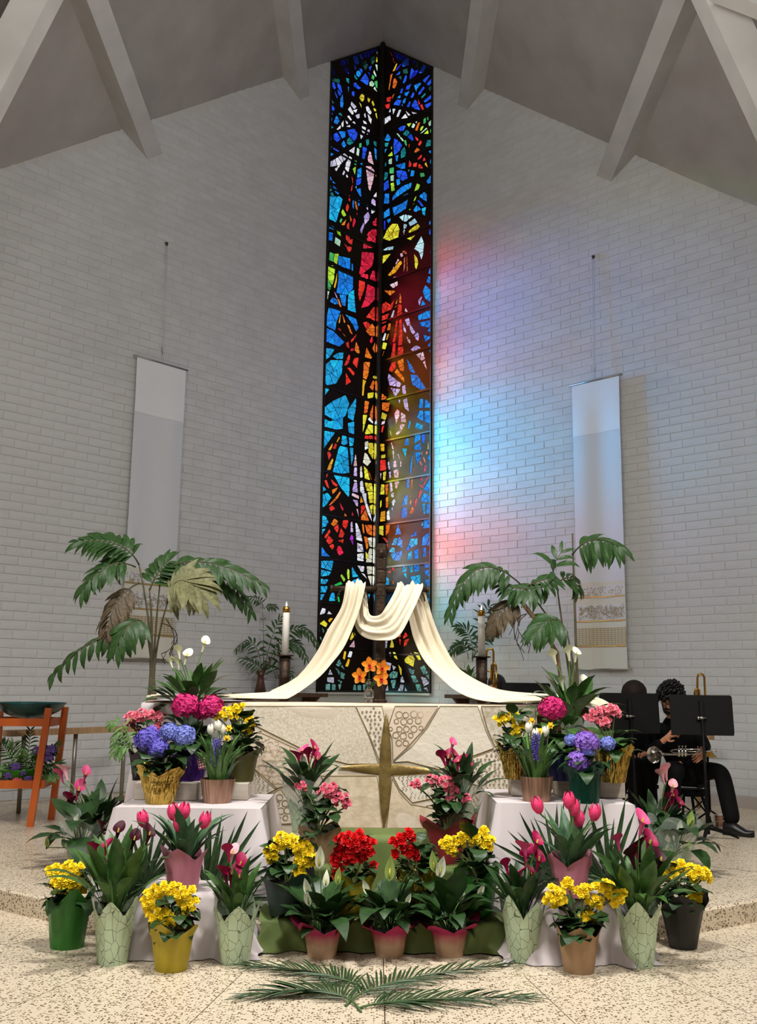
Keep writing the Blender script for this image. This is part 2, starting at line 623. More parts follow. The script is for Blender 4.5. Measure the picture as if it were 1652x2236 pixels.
# ================================================================ the stained glass window, two tall leaves meeting in the corner
# every patch: colour letter, number of panes it is cut into, outline (tenths of a survey unit)
GLASS_L = {
'A': """D2 40,35 46,34 47,40 41,41;D1 44,43 49,42 50,50 46,48;K1 46,33 49,33 50,39 48,39;B1 53,30 58,29 61,37 58,40 55,38;B1 59,28 62,27 65,33 63,35;D3 63,26 70,23 73,29 71,32 66,32;D1 71,23 75,22 76,26 73,28;D1 76,21 79,20 79,25 76,26;B2 54,38 58,42 57,45 55,44;K2 63,38 67,34 70,40 67,46;B1 70,42 74,40 72,47;A1 57,47 60,45 63,49 60,53 57,51;B1 60,43 64,44 64,48 62,48;T1 55,49 59,54 58,56 55,53;B2 61,56 67,48 71,55 70,61 68,61;D1 69,47 72,48 72,52;K1 72,33 77,29 77,36 74,40;U1 78,26 80,25 80,30;Y1 78,31 80,31 80,37 78,37;U1 77,39 80,39 80,46 79,46;U1 76,44 79,51 78,53 75,48;G1 74,49 77,52 76,56 73,54;U1 71,58 74,56 77,60 75,63 71,62;G1 76,57 80,56 80,65 78,64;U1 75,65 77,62 80,69;
D1 29,43 33,43 36,50 34,53 30,50;K2 30,51 35,53 40,57 39,59 31,57;T1 36,51 40,56 40,60 38,57;B1 30,57 34,58 36,64 34,66 31,62;B1 37,58 41,61 43,70 40,68 37,63;B1 34,66 38,74 37,76 35,72;B1 37,65 42,70 40,73 38,71;K1 28,68 31,73 29,75;T1 29,73 34,80 33,81 29,78;A2 40,76 43,70 44,80 43,86 40,84;T2 46,53 50,54 50,62 47,58;A1 48,62 50,63 49,70;B2 54,59 57,58 61,63 63,64 59,66 55,66;B1 53,67 56,68 55,74 52,71;B2 28,84 32,82 35,86 32,93 28,90;A2 28,92 32,96 31,102 28,98;T1 38,91 41,90 43,94 40,97;A2 35,95 37,93 40,99 37,103 33,101;T1 28,101 31,104 34,106 29,108;
W1 52,78 58,84 55,87 51,82;W1 48,87 51,83 55,91 53,93;W1 53,88 59,86 57,91;W1 56,93 61,91 61,96 58,97;W1 47,94 50,93 53,98 51,99;W1 45,98 47,96 49,102 47,103;W1 41,102 44,98 44,105 42,106;W1 36,108 41,103 41,107 37,109;W1 46,105 51,103 51,106;W1 52,101 55,99 57,102 54,104;W2 67,84 70,83 74,90 72,93 68,89;W1 65,92 67,90 68,95 66,96;W2 69,91 71,93 74,97 73,103 70,98;W1 64,98 68,100 69,103 65,102;W1 63,104 68,106 66,113 63,111;W1 69,108 72,108 71,113 68,114;W1 61,113 65,115 62,119;Y2 60,74 63,70 66,70 66,76 64,79 62,78;Y1 60,78 63,82 63,86 61,82;Y1 69,72 73,74 71,80 69,78;Y1 73,79 75,77 77,82 75,84;Y1 75,85 78,86 79,89 76,89;Y1 77,91 79,90 80,98 78,95;
B3 47,109 55,107 59,112 58,117 55,121 50,116;A2 38,110 46,110 46,116 42,118;A1 28,113 31,113 31,120 28,119;B2 33,113 37,111 41,118 37,122 33,118;A2 41,124 44,119 47,125 44,128;T2 47,119 50,116 55,122 50,125 47,123;K1 28,125 32,126 31,130 28,128;B1 33,127 40,131 36,133 32,130;A1 28,132 34,134 28,138;T1 67,119 71,118 71,124 68,126;B2 64,126 69,128 66,140 63,139;G1 60,123 63,122 63,127 60,128;U1 58,127 61,129 60,137 57,135;T1 75,120 79,121 79,127 76,125;A2 76,127 79,129 79,142 77,138;W1 49,131 56,126 55,134;W5 27,144 45,133 49,137 40,146 30,148;W2 34,150 40,145 40,147 36,153;W3 46,144 50,136 53,138 50,150 49,154 45,150;W1 42,156 44,151 46,153 44,157;W1 46,158 47,155 49,158 48,160;P4 71,131 73,132 76,146 70,143 69,139;P5 67,147 73,147 77,152 75,164 72,174 70,171 68,156;O1 77,154 79,155 78,160;G1 55,141 58,141 58,146 55,146;L1 53,150 57,147 57,150 56,157;A1 61,144 64,143 64,147 62,147;A2 58,151 63,148 63,158 58,160;B1 57,161 63,159 62,166 57,168;A1 57,172 62,170 63,180 61,179;C1 56,168 58,168 58,172 56,170;A1 27,150 31,160 32,163 27,160;A1 32,162 36,166 32,165;R1 52,157 54,160 54,166 53,165;R1 52,168 54,166 53,173 51,174;
T1 27,166 31,168 32,173 27,175;A2 32,167 36,170 40,175 38,178 34,174;T1 29,176 32,174 34,178 32,181;C7 27,179 40,179 43,182 41,190 36,207 26,202 26,190;W1 75,179 79,174 79,180 76,180;V2 73,183 75,181 78,184 78,190 73,187;R1 49,178 51,178 51,185 49,184;R1 46,190 48,186 50,190 48,196 46,194;A1 53,184 55,182 55,193 53,191;O2 55,181 57,183 59,192 58,195 56,190;A1 58,183 61,183 61,189 59,190;R1 57,198 58,195 59,200;L1 41,196 43,192 47,199 44,201 42,199;O1 50,198 53,204 51,207;X1 54,203 56,202 57,206 54,213 53,210;R1 47,209 50,206 50,215 47,213;O1 41,209 47,203 45,210 42,210;G1 39,206 41,202 43,203 41,208;A1 25,208 34,211 34,215 26,212;A1 25,216 33,218 32,223 25,222;L1 36,213 40,219 42,223 37,219;V1 68,189 70,188 70,194 68,193;W2 73,191 78,193 77,196 73,198;V2 65,200 70,195 72,200 71,204 66,210;V1 61,215 65,206 66,210 63,219 62,218;X3 74,207 79,201 79,211 75,210;X2 70,217 74,214 79,214 79,221 68,221""",
'B': """A1 25,3 33,6 32,13 25,11;L1 37,1 40,2 42,9 37,5;U1 35,8 41,12 40,19 34,15;R2 46,4 50,6 51,11 54,10 53,17 49,15 46,11;R2 44,15 48,18 53,19 52,23 49,25 47,21;X4 68,11 72,4 78,3 78,15 73,13 69,13;V1 62,0 65,0 63,6;X2 65,14 70,16 75,18 75,20 64,21;A1 25,21 28,22 27,28 25,27;G1 29,24 34,26 33,35 28,33;L1 34,26 39,26 37,38 33,35;A4 38,28 51,31 51,43 44,41 38,38;A1 52,36 54,37 54,45 52,44;L4 25,41 32,38 35,41 34,53 32,60 29,57 26,49;G3 24,53 27,51 31,61 29,66 25,61;U2 24,65 29,66 27,75 25,76;N1 35,54 37,45 37,55 35,63 33,62;A8 38,55 38,43 49,46 54,50 54,63 48,70 36,68;C5 49,68 55,64 56,80 57,89 48,86 48,75;A4 29,77 32,72 38,75 39,80 34,80;A3 39,69 47,70 46,82 42,81;V1 33,65 36,69 38,74 36,73;O1 36,74 39,74 42,83 40,83;X6 63,24 76,25 76,32 74,40 62,49 60,47 62,37;X2 61,50 65,47 70,48 70,53 68,53;X3 71,53 74,44 77,44 78,56;R4 60,54 67,56 66,64 61,77 59,70;X4 66,74 69,58 77,62 77,75 70,82 62,84;R3 67,94 75,83 77,82 77,98 72,95;A7 25,95 28,83 41,87 36,100 35,108 24,102;A6 24,104 33,108 40,115 45,120 39,125 24,119;A4 45,90 57,95 60,105 57,109 53,101;N1 38,100 40,90 41,91 40,100;O1 42,89 46,99 44,100;O2 47,101 50,102 52,108 54,112 51,111;R1 37,105 41,106 41,109;O1 42,109 47,115 44,113;R2 51,118 58,111 56,116 52,121;R1 46,121 49,119 50,127 47,125;O3 55,128 57,119 60,125 61,132 58,132;X1 51,127 54,126 55,129 51,130;R2 64,99 69,98 73,102 68,107;O3 67,108 74,100 77,104 77,114 71,113;X1 71,119 74,113 75,119 73,122;O1 74,127 77,120 77,132;O2 66,136 68,125 74,136 73,138;C2 23,126 35,127 29,136 23,140;C4 32,135 38,131 44,131 43,138 36,138;C9 23,145 30,139 43,139 42,153 36,164 26,166 22,160;R2 44,145 49,133 51,134 50,141 47,145;R1 53,142 55,137 60,136 58,148;R1 47,147 51,147 56,153 54,156;R2 46,166 46,152 52,162;O4 65,141 72,141 70,155 68,160 64,158;N1 64,159 68,161 66,166 65,177 63,177;O2 71,168 75,160 77,162 75,172;Y1 74,157 77,155 77,160;Y1 69,174 76,173 75,179 69,180;C1 22,168 29,170 23,178;C8 22,190 33,182 46,176 50,185 46,198 37,205 22,196;C4 21,200 30,204 43,198 43,212 36,213 21,209;C4 48,192 57,179 57,190 54,204 48,200;C2 48,206 55,204 55,218 49,216;O3 66,182 71,183 69,195 65,196;Y2 64,197 69,197 66,210 64,216;O2 71,197 75,186 75,198 74,204;E1 69,202 72,199 75,204 75,207;Y2 66,217 70,207 75,208 75,217 67,218;R2 66,219 75,219 75,223 66,223""",
'C': """C5 20,3 24,0 35,2 30,9 21,22;N1 36,12 39,6 40,8 37,13;R1 32,19 35,13 37,15 35,20;N1 27,21 32,13 32,17 30,21;R1 26,23 29,22 31,26 28,32;N2 26,42 28,36 32,29 33,31 30,42;C2 41,14 42,5 47,6 48,14 44,16;C2 49,7 55,8 54,16 50,17;C2 50,18 54,18 54,30 52,37;C10 32,44 38,20 40,16 48,18 50,45 42,46;C6 33,47 50,50 50,67 49,71 40,60;P2 54,38 56,25 57,26 58,38;V2 54,48 55,39 58,39 58,49;E2 66,12 70,11 70,19 66,21;Y3 70,13 75,13 76,22 75,31 70,23;E2 64,34 66,23 69,25 73,33 69,38;E2 61,39 63,37 64,50 61,50;Y4 65,37 69,41 72,53 66,51;O2 69,41 72,46 74,53 73,52;C2 19,66 21,57 26,63;C4 19,83 20,68 27,66 31,71 25,80;R1 25,47 27,45 27,48 25,51;R1 23,53 26,52 29,62 26,60;R1 30,51 38,58 36,60 32,57;O1 31,63 38,60 36,64 32,68;O2 28,79 35,71 40,64 41,66 37,73 29,80;R1 28,82 32,79 35,83 30,86;X1 39,75 44,83 43,86 41,83;O1 45,87 48,91 44,91;X1 53,86 54,88 54,91 52,90;W1 54,54 55,52 58,53 58,55;V2 53,62 55,55 58,55 59,66 53,65;P1 52,69 53,66 60,69 60,73;V2 53,73 59,74 59,81 57,80;P1 57,83 59,83 60,92;W3 61,54 64,53 66,65 65,68 61,65;W3 63,67 68,66 68,74 72,86 74,97 69,88;Y4 66,55 74,56 75,65 68,64;Y3 69,65 75,65 75,77 71,77;Y2 71,80 75,78 74,90 72,85;N1 61,77 62,69 65,76;R2 62,80 66,79 67,82 62,90;O3 62,92 67,83 71,96 62,95;C4 18,95 20,90 25,91 28,97 25,102 18,104;C2 18,105 25,104 20,112;O2 30,99 34,93 38,96 37,99 33,102;R2 33,103 38,99 39,105 37,109;R2 42,101 43,95 49,95 48,101 46,105;R2 23,113 29,104 30,108 25,115;R2 25,117 28,111 33,116 31,120 28,121;R1 28,122 33,120 34,123 32,127;R2 38,113 41,103 45,109 43,114;R2 37,117 44,115 43,120 40,118;X2 36,127 38,122 41,123 44,130 39,133;V2 51,98 53,96 54,108 51,108;Z2 50,115 52,110 54,112 54,122;W5 56,98 58,98 62,108 64,118 57,116;W4 58,119 64,121 65,129 58,129;W3 58,131 65,130 65,139 58,138;O1 63,99 65,99 66,110 64,108;O3 66,100 74,100 74,112 68,109;O2 65,112 69,113 70,124 68,127;E3 69,114 74,113 74,124 71,123;E3 71,125 74,125 74,140 67,140;Y1 67,128 72,134 67,137;A2 18,131 21,123 25,129 30,134 18,133;C4 18,138 33,138 31,149 18,145;C3 17,152 18,147 31,150 28,154 20,155;C3 17,163 18,157 28,158 25,163;C3 16,172 18,165 27,165 25,172;C2 17,180 18,174 24,173 21,180;L1 47,151 48,146 50,148 50,158 48,158;L1 40,154 42,152 46,158 44,161;L1 46,163 48,160 50,163;Q1 33,164 41,160 43,163 36,165;C3 52,148 53,144 57,151 60,155 53,156;C3 53,159 60,156 66,163 54,162;W2 58,143 66,144 65,150 62,150;W1 62,151 66,152 69,158;E2 68,144 74,144 74,152 69,153;E1 69,154 74,154 73,165;C2 29,176 31,172 34,172 35,181 28,181;Q1 37,173 40,173 39,175;Q1 37,176 39,176 40,182 38,182;C2 68,174 72,173 71,179 69,181;W1 19,193 21,188 25,189 24,194 18,196;W1 26,195 28,191 32,195;Y1 18,205 23,201 27,205 25,209;N1 27,202 29,199 33,199 29,204""",
'D': """S2 8,63 11,64 11,71 8,68;S2 13,64 17,69 15,73;W1 20,66 22,67 20,72;S1 10,77 13,77 13,83;Y1 49,80 53,70 55,77 51,82;Y1 54,69 57,75 56,76;P1 48,90 55,81 56,91;N1 40,105 42,95 45,96 43,107;W1 46,103 49,95 53,96 51,104;N1 43,115 47,105 50,106 47,116;S3 31,113 36,105 39,112 35,116;S1 37,115 40,113 43,120;J2 21,126 24,118 28,126;J1 20,129 29,129 29,137 20,135;S2 30,116 36,120 36,127;S3 37,122 43,124 42,132 37,130;S2 33,132 40,134 38,138;S1 34,138 39,138 36,146;S1 18,147 18,138 24,137 24,148;S1 26,138 31,138 31,147 26,148;S1 53,148 54,139 57,138 58,147;S1 59,148 59,139 64,139 64,148;S1 66,147 66,138 70,138 69,147"""}
GLASS_R = {
'A': """R1 91,22 93,25 96,30 95,31;R1 95,31 97,33 97,36 96,36;R1 96,37 99,36 98,38;N1 99,38 101,38 98,46 95,47;D4 96,26 99,24 110,30 106,35 100,34 97,29;B2 105,37 110,32 113,33 113,40 106,42;D1 98,45 104,38 105,39 100,46;K1 106,45 111,43 112,49 107,49;B1 98,51 103,46 104,47 103,50;B1 106,58 109,50 111,51 110,57 107,60;K1 101,52 105,51 105,56;O2 93,50 96,48 94,57 92,67 91,66;O2 96,55 98,53 101,58 98,65 95,64;R2 89,74 95,73 93,79 89,79;O1 95,72 98,69 95,77;R1 87,82 93,80 92,86 89,86;B1 104,65 107,64 106,70 103,70;A1 100,74 104,71 104,75 101,75;B2 97,80 100,76 105,77 103,83 96,82;B1 110,62 116,59 113,66 109,66;A1 108,69 114,67 111,73 108,72;A1 106,77 110,74 109,80 106,81;B1 104,82 107,81 106,84;D1 117,35 120,34 120,37 117,40;K1 120,38 123,36 123,42 119,43;B1 115,42 119,46 113,56;D2 118,47 125,41 121,50 113,56;B1 124,46 128,39 132,40 128,48 123,49;B1 133,43 137,41 136,44;B1 127,56 135,49 136,50 130,59;B1 131,60 138,52 138,57 134,62;K1 133,64 138,60 138,65 135,68;A2 118,61 125,58 126,60 121,66 121,69 119,65;B2 122,70 128,62 130,64 124,72;T1 125,74 130,69 131,71 127,75;B1 128,78 136,71 137,75 130,80;B1 129,82 138,78 138,81 132,86;B1 114,74 117,68 119,70 117,75;B1 110,84 113,78 115,79 113,85;B3 115,83 119,76 122,79 125,88 118,86;R1 122,75 125,81 123,82;R1 124,82 127,81 129,87 127,88;W1 91,90 93,85 94,90;W1 95,86 99,86 96,93;W1 99,95 102,87 105,87 102,95;W1 104,97 109,91 112,96;W1 109,88 115,93 112,94;W1 115,89 122,91 117,92;W2 87,96 93,93 94,98 87,103;L1 110,102 116,101 113,106;U1 115,106 117,101 120,103 118,107;U1 119,100 122,99 121,102;O1 122,101 125,100 122,110 119,109;G1 128,97 131,95 131,101 128,103;G1 132,95 133,94 134,98 132,99;L1 134,96 138,92 138,93;U1 133,101 138,96 138,103 134,105;L1 125,106 127,104 129,105 126,110 124,109;U1 124,113 131,106 133,107 127,112;L1 128,113 133,108 134,113;G1 135,108 138,106 138,111 135,112;B2 101,107 105,104 110,104 107,110 103,110;T2 106,113 110,108 114,111 111,116;B1 111,116 115,112 118,118 117,121;A2 87,118 90,112 94,117 92,121 87,120;T1 87,122 92,122 90,127 87,126;U2 99,112 101,112 108,120 106,121;G1 107,120 110,119 111,126 109,125;A1 87,129 90,128 87,134;B4 97,117 103,121 106,125 103,131 97,136 96,125;T3 104,131 108,126 110,132 109,137 104,139;A2 98,136 102,135 101,142 99,142;L1 93,128 95,125 95,130;L1 90,136 95,131 96,136 92,137;U1 91,140 95,138 95,145 91,145;T1 87,144 89,142 89,147 87,148;G1 92,149 97,148 97,155 92,155;U1 93,157 97,156 97,163 93,163;L2 93,165 97,164 98,173 94,174;R1 119,115 123,118 123,121 120,119;R1 122,124 125,119 127,122 124,126;R1 112,124 114,123 113,129;O1 118,132 121,127 125,130 120,133;R1 121,140 126,134 127,137 124,140;T2 130,127 132,119 138,119 138,125;A1 133,131 139,129 138,134 136,134;R1 112,148 113,140 116,145 115,148;R1 117,144 122,143 121,148 117,148;R2 122,149 123,144 127,147 128,150;X1 127,141 129,137 131,141 128,142;N1 129,145 131,142 133,149;A1 135,140 139,138 139,143 135,145;B1 135,148 139,146 139,152;A2 98,146 109,143 109,150 104,150;B4 99,152 105,151 110,153 112,160 106,163 100,158;A1 99,161 103,160 104,166 100,168;T1 111,151 114,150 113,154;A1 115,151 119,152 118,158 114,158;G1 124,154 129,154 130,158 125,159;A2 131,163 136,156 139,157 139,164 133,166;T2 87,153 91,154 90,160 86,163;B3 86,165 91,161 92,170 86,174;A2 87,176 92,176 92,187 86,187;A6 95,180 101,172 106,168 116,164 115,170 103,178 95,184;C1 105,179 113,175 111,177 106,179;L1 121,165 125,167 123,172 118,174;L1 119,180 121,178 120,183 117,185;L1 115,192 118,186 119,186 114,194 112,193;A3 124,178 129,174 132,177 132,185 124,180;B1 121,183 124,183 129,190 126,190;A2 117,194 121,188 126,193 120,196;C2 126,192 131,190 130,200 127,198;B1 136,171 138,170 138,178;A4 95,191 104,187 112,182 110,192 104,196 97,200;A2 86,196 92,191 93,199 86,203;A1 89,204 94,202 93,206 91,208;D1 86,205 88,204 88,214 86,215;F3 102,201 108,198 117,200 110,206 107,206;F2 112,207 119,202 122,207 114,211;F2 107,208 111,209 110,213 107,214;F1 106,216 108,215 108,221;Y7 86,221 90,213 95,208 101,208 103,214 102,221;Y3 113,215 122,208 125,211 120,216 113,219;B1 134,214 138,213 138,221;A1 135,194 139,192 138,202;A1 134,206 138,203 138,210 134,211""",
'B': """Y5 85,10 88,4 102,1 102,10 93,13;F1 107,0 109,1 107,7;Y2 112,2 119,0 119,2 113,5;Y2 110,10 120,6 115,12;F4 118,21 126,7 129,15 128,27 126,33 123,24;B1 134,0 138,0 138,6 134,6;B1 135,10 138,8 138,15;F3 85,22 90,19 97,18 96,22 87,23;Y2 84,38 85,28 94,26 88,34;Y2 118,26 122,31 123,36 121,43 119,41;A3 135,23 138,22 138,37 136,36;P1 103,26 106,25 107,29 104,30;H2 105,23 110,23 111,27 107,26;H2 107,31 109,29 109,40 107,47;H2 110,29 111,29 112,44 110,46;P2 98,37 101,31 103,33 99,38;N4 90,49 99,38 104,33 106,36 99,46 93,50;P1 95,42 97,39 97,42;P1 95,52 98,50 100,51 98,53;P2 92,59 101,55 101,60 96,63;A1 133,47 135,41 138,41 138,49;A3 131,56 133,50 138,51 138,60;A4 127,66 130,59 137,66 137,78 130,74;V2 122,76 126,71 127,72 124,82;A1 125,82 127,75 131,80;O3 86,65 95,65 99,66 93,71;R6 84,80 88,77 93,80 97,75 100,71 97,77 95,85 84,90;R3 84,92 92,89 89,99 84,101;N1 98,79 101,73 100,80;N1 97,84 99,81 100,81 99,83;W1 93,94 96,86 98,86 96,94;O3 102,78 103,67 105,72 105,79;R5 100,92 101,80 105,80 106,92;P1 108,87 109,83 112,88 110,88;A4 122,92 131,87 138,86 137,94 123,97;A4 124,99 137,96 136,105 126,103;A1 132,108 137,102 137,110;A2 128,112 135,114 137,115 130,120;A1 132,124 136,119 137,121 136,125;C1 134,128 137,128 136,135;V3 108,96 113,94 115,103 111,103;V2 113,104 115,102 120,110 117,112 114,108;V2 118,113 122,109 124,113 123,119 120,117;V2 106,99 110,107 110,111 107,108;P3 110,113 115,119 114,122 111,119;V3 114,128 120,123 126,126 118,130;P4 120,133 128,130 130,138 126,140;P2 127,141 130,139 132,150;R2 84,104 89,101 87,109 84,111;O2 89,108 91,100 94,100 93,107;W1 84,118 87,110 89,111 87,119;N1 88,118 90,111 92,111 90,118;Y1 84,127 85,120 90,121 88,128;O1 84,136 86,129 87,129 85,135;R3 97,109 99,97 101,97 100,109;R7 102,97 105,95 106,110 106,123 101,124 102,110;R2 95,120 97,110 100,110 98,120;R2 93,138 96,121 99,121 98,137;R4 100,137 101,125 107,125 107,132;R3 91,150 94,142 99,140 99,147 95,152;O4 100,140 107,137 108,151 103,150;O3 97,152 100,148 108,158 108,163 103,158;A3 110,137 116,145 120,153 117,153 113,150;A5 114,154 122,155 131,169 126,171 116,165;A1 129,172 137,177 133,175;V5 91,153 97,158 105,164 103,168 92,166 90,158;V5 93,168 104,170 101,175 98,178;V2 105,167 109,165 110,175 106,175;V1 101,181 104,181 103,186;V3 106,181 111,179 113,194 108,190;O3 83,181 84,174 90,179 86,182;O3 84,184 93,184 91,194 84,192;Y1 83,201 84,194 90,197 88,203;P1 83,208 84,204 88,203 87,207;R1 83,216 84,209 87,208 85,216;P3 97,196 100,191 103,193 103,198 99,208;P3 104,194 109,197 110,205 104,205;P3 103,207 109,207 104,216 102,215;P1 98,217 104,212 103,217 100,219;A2 123,190 124,180 128,180 128,190;A2 129,190 130,180 137,186 137,189;A2 121,200 124,192 128,193 128,204;A4 129,204 129,193 137,193 137,207;C2 119,211 120,205 128,208 127,213;A1 111,211 113,203 115,204 113,213;P1 92,212 94,216 94,222""",
'C': """N2 82,14 87,14 87,22 83,22;Y1 83,26 88,25 88,29 83,30;R2 82,31 88,31 89,42 82,43;W1 82,45 84,45 83,53;Y2 85,44 89,43 88,53 85,53;V2 90,33 92,33 93,42 91,41;V2 91,44 94,43 94,50 92,51;P2 93,12 95,13 97,20 95,20;P2 95,21 97,21 97,31 96,31;P2 96,33 99,31 100,39 96,39;P3 96,42 102,41 102,50 97,50;P2 97,53 103,54 100,62 98,61;P2 99,16 101,20 101,22;P3 100,25 102,25 104,31 102,30;P2 103,32 105,33 105,38 103,39;A2 107,15 110,8 113,9 113,16;C2 105,19 111,19 109,29;A2 118,14 119,5 125,4 125,10;B2 126,4 130,4 130,9 128,16 126,11;A3 118,16 125,13 126,21 118,20;A3 119,23 126,23 125,30 121,37;N1 132,20 133,9 134,20;O1 130,23 132,21 133,24 131,26;O1 123,30 128,20 127,25;A1 132,29 136,24 137,34;O1 127,28 129,28 131,34 129,34;O1 123,33 125,32 127,36 126,38;R2 128,43 129,37 132,37 130,44;A4 113,45 115,30 117,19 116,40 115,47;O1 117,44 117,34 118,43;A4 109,60 111,51 114,51 113,61;A4 105,80 108,69 112,68 111,79;A3 104,87 106,81 111,82 111,92 105,93;O1 115,52 117,51 116,63 115,64;O1 113,70 114,67 115,71;N1 113,80 114,72 116,76;O2 113,87 116,80 119,84 116,89;R2 118,77 120,71 122,73 121,79 118,82;R2 122,71 124,63 127,64 124,72;R1 122,57 128,59 128,62;R1 124,52 127,48 126,54;R2 127,58 133,47 134,48 129,58;A5 128,62 137,48 137,68;A4 125,75 128,66 137,70 137,76 131,76;C3 126,78 130,77 130,89 128,88;A3 131,78 137,78 137,88 131,88;Y3 82,68 83,57 87,57 87,68;O3 87,58 91,56 90,68 88,69;O2 88,71 91,70 91,82 88,82;Y1 82,75 84,73 84,80 82,83;N3 82,93 83,86 88,85 88,96 82,97;E2 89,86 92,84 93,95 89,95;V2 92,55 95,55 96,64 93,66;V2 93,67 97,65 97,71 94,71;W2 94,76 97,72 99,75 96,81;W1 94,82 96,81 95,87;Y2 81,100 86,99 86,112 81,110;O2 88,100 93,99 92,107 88,112;A3 97,113 101,98 105,110 98,111;C3 94,122 97,114 101,114 101,121;A4 99,121 102,112 106,116 106,125;C2 91,129 94,124 98,124 98,130;A4 93,131 106,127 106,132 103,138 96,138;A2 113,113 118,109 121,105 121,112;C4 112,121 114,115 122,114 122,121 114,125;A1 109,126 112,121 115,123 112,128;C3 110,137 112,130 116,127 116,137;A3 118,136 118,127 123,125 123,136;C2 125,101 128,95 128,101;A4 126,112 129,95 137,92 137,103 128,104;A4 126,122 127,113 137,105 137,122;A2 127,134 128,124 131,124 131,134;A1 133,128 136,127 137,132 134,133;R1 84,113 88,114 91,118 89,119;R2 89,121 91,119 90,127;C3 105,150 107,142 111,142 110,150;C1 106,152 110,151 111,158;C3 112,142 117,141 117,150 114,151;A3 118,141 124,140 124,149 118,150;C4 114,155 125,153 125,163 117,163;A2 129,140 136,139 136,145 129,146;A2 129,149 136,147 136,156 130,153;A2 129,159 136,157 136,163 133,167;A1 132,172 136,169 136,175;A1 131,178 136,178 136,182 132,181;R1 94,147 95,143 98,147 97,150;R1 89,150 94,148 94,152;C3 86,164 87,152 92,158 92,164;O1 95,163 96,157 97,163""",
'D': """J2 92,91 93,82 98,81 97,92;Y1 100,91 103,79 106,87 106,91;O1 110,75 115,72 115,77 112,78;R1 112,79 115,80 114,90;R2 117,77 121,70 124,76 118,80;R2 118,90 119,81 126,79 122,88;J1 99,97 102,96 103,102 100,102;Y1 104,96 108,97 111,107 106,104;Y3 119,106 128,97 133,106 131,116 120,110;Y1 131,96 138,98 141,107 137,107;Y1 111,112 116,118 116,127 114,126;J2 95,109 103,111 101,121 98,120;J1 103,113 109,116 105,121;S4 99,126 104,121 111,122 110,130 101,131;S3 101,133 109,132 107,143 104,144;J2 114,130 117,127 120,136 114,136;J2 110,148 114,138 119,139 117,148;J1 119,148 120,141 124,148;J1 94,147 98,138 99,147;S3 124,117 133,120 131,126 126,124;S3 127,127 133,126 138,135 131,137;S2 133,138 140,138 142,148 136,148;S3 139,117 145,113 150,124 144,126;S3 146,127 154,124 155,138 149,130;J3 140,128 147,130 152,137 144,141;J2 143,143 149,142 150,148;J1 150,140 155,138 155,148"""}
FRAME_OF = {'A': (660, 60, 2.058), 'B': (660, 500, 2.058), 'C': (660, 940, 2.058), 'D': (680, 1260, 1.695)}
GCOL = dict(D=(8, 20, 190), B=(18, 78, 238), A=(0, 126, 232), C=(10, 168, 226), T=(0, 122, 128), K=(10, 72, 66), G=(60, 165, 85), L=(178, 232, 45),
            W=(232, 224, 242), P=(238, 178, 192), Y=(245, 215, 45), U=(188, 228, 190), R=(236, 36, 22), O=(250, 108, 14), X=(226, 8, 52), V=(196, 166, 226),
            F=(176, 218, 236), N=(250, 160, 10), S=(86, 138, 128), J=(168, 166, 178), H=(176, 78, 40), Z=(176, 40, 200), E=(250, 240, 205), Q=(20, 205, 80))
GMAT = {}
for k, c in GCOL.items():
    GMAT[k] = [glass_pane('glass_%s_%d' % (k.lower(), i), [min(255, max(0, x * f + a)) for x, a in zip(c, sh)])
               for i, (f, sh) in enumerate(((1.0, (0, 0, 0)), (0.86, (0, 4, 6)), (1.06, (4, 10, 6))))]


def cut(poly, n):
    """Cuts an outline into n panes across its long axis."""
    if n <= 1 or len(poly) < 3: return [poly]
    best = max(((a - b).length, i, j) for i, a in enumerate(poly) for j, b in enumerate(poly))
    a, b = poly[best[1]], poly[best[2]]
    d = (b - a).normalized()
    n1 = n // 2
    c = a + (b - a) * min(0.75, max(0.25, n1 / n + rnd(-0.07, 0.07)))
    an = rnd(-0.35, 0.35)
    d = V((d.x * math.cos(an) - d.y * math.sin(an), d.x * math.sin(an) + d.y * math.cos(an)))
    A, B = [], []
    for i in range(len(poly)):
        p, q = poly[i], poly[(i + 1) % len(poly)]
        sp, sq = (p - c).dot(d), (q - c).dot(d)
        (A if sp < 0 else B).append(p)
        if (sp < 0) != (sq < 0):
            x = p + (q - p) * (sp / (sp - sq))
            A.append(x)
            B.append(x)
    return cut(A, n1) + cut(B, n - n1)


def area(P): return 0.5 * sum(P[i].x * P[(i + 1) % len(P)].y - P[(i + 1) % len(P)].x * P[i].y for i in range(len(P)))


def inset(P, d):
    """Shrinks an outline by d and rounds its corners."""
    Q = []
    for p in P:
        if not Q or (p - Q[-1]).length > 0.6: Q.append(p)
    if len(Q) > 2 and (Q[0] - Q[-1]).length < 0.6: Q.pop()
    if len(Q) < 3: return None
    if area(Q) < 0: Q.reverse()
    n, R = len(Q), []
    for i in range(n):
        a, b, c = Q[i - 1], Q[i], Q[(i + 1) % n]
        u, w = (b - a).normalized(), (c - b).normalized()
        nu, nw = V((-u.y, u.x)), V((-w.y, w.x))
        m = nu + nw
        if m.length < 0.3: m = nu
        m = m / max(0.35, m.dot(nu))
        if m.length > 2.2: m = m.normalized() * 2.2
        R.append(b + m * d)
    if area(R) < 0.3 * area(Q):
        c = sum(Q, V((0, 0))) / n
        R = [c + (p - c) * 0.72 for p in Q]
    if area(R) < 3.5: return None
    out = []
    for i in range(n):
        a, b, c = R[i - 1], R[i], R[(i + 1) % n]
        k1, k2 = min(0.24, 1.1 / max(0.1, (a - b).length)), min(0.24, 1.1 / max(0.1, (c - b).length))
        out += [b + (a - b) * k1, b + (c - b) * k2]
    return out


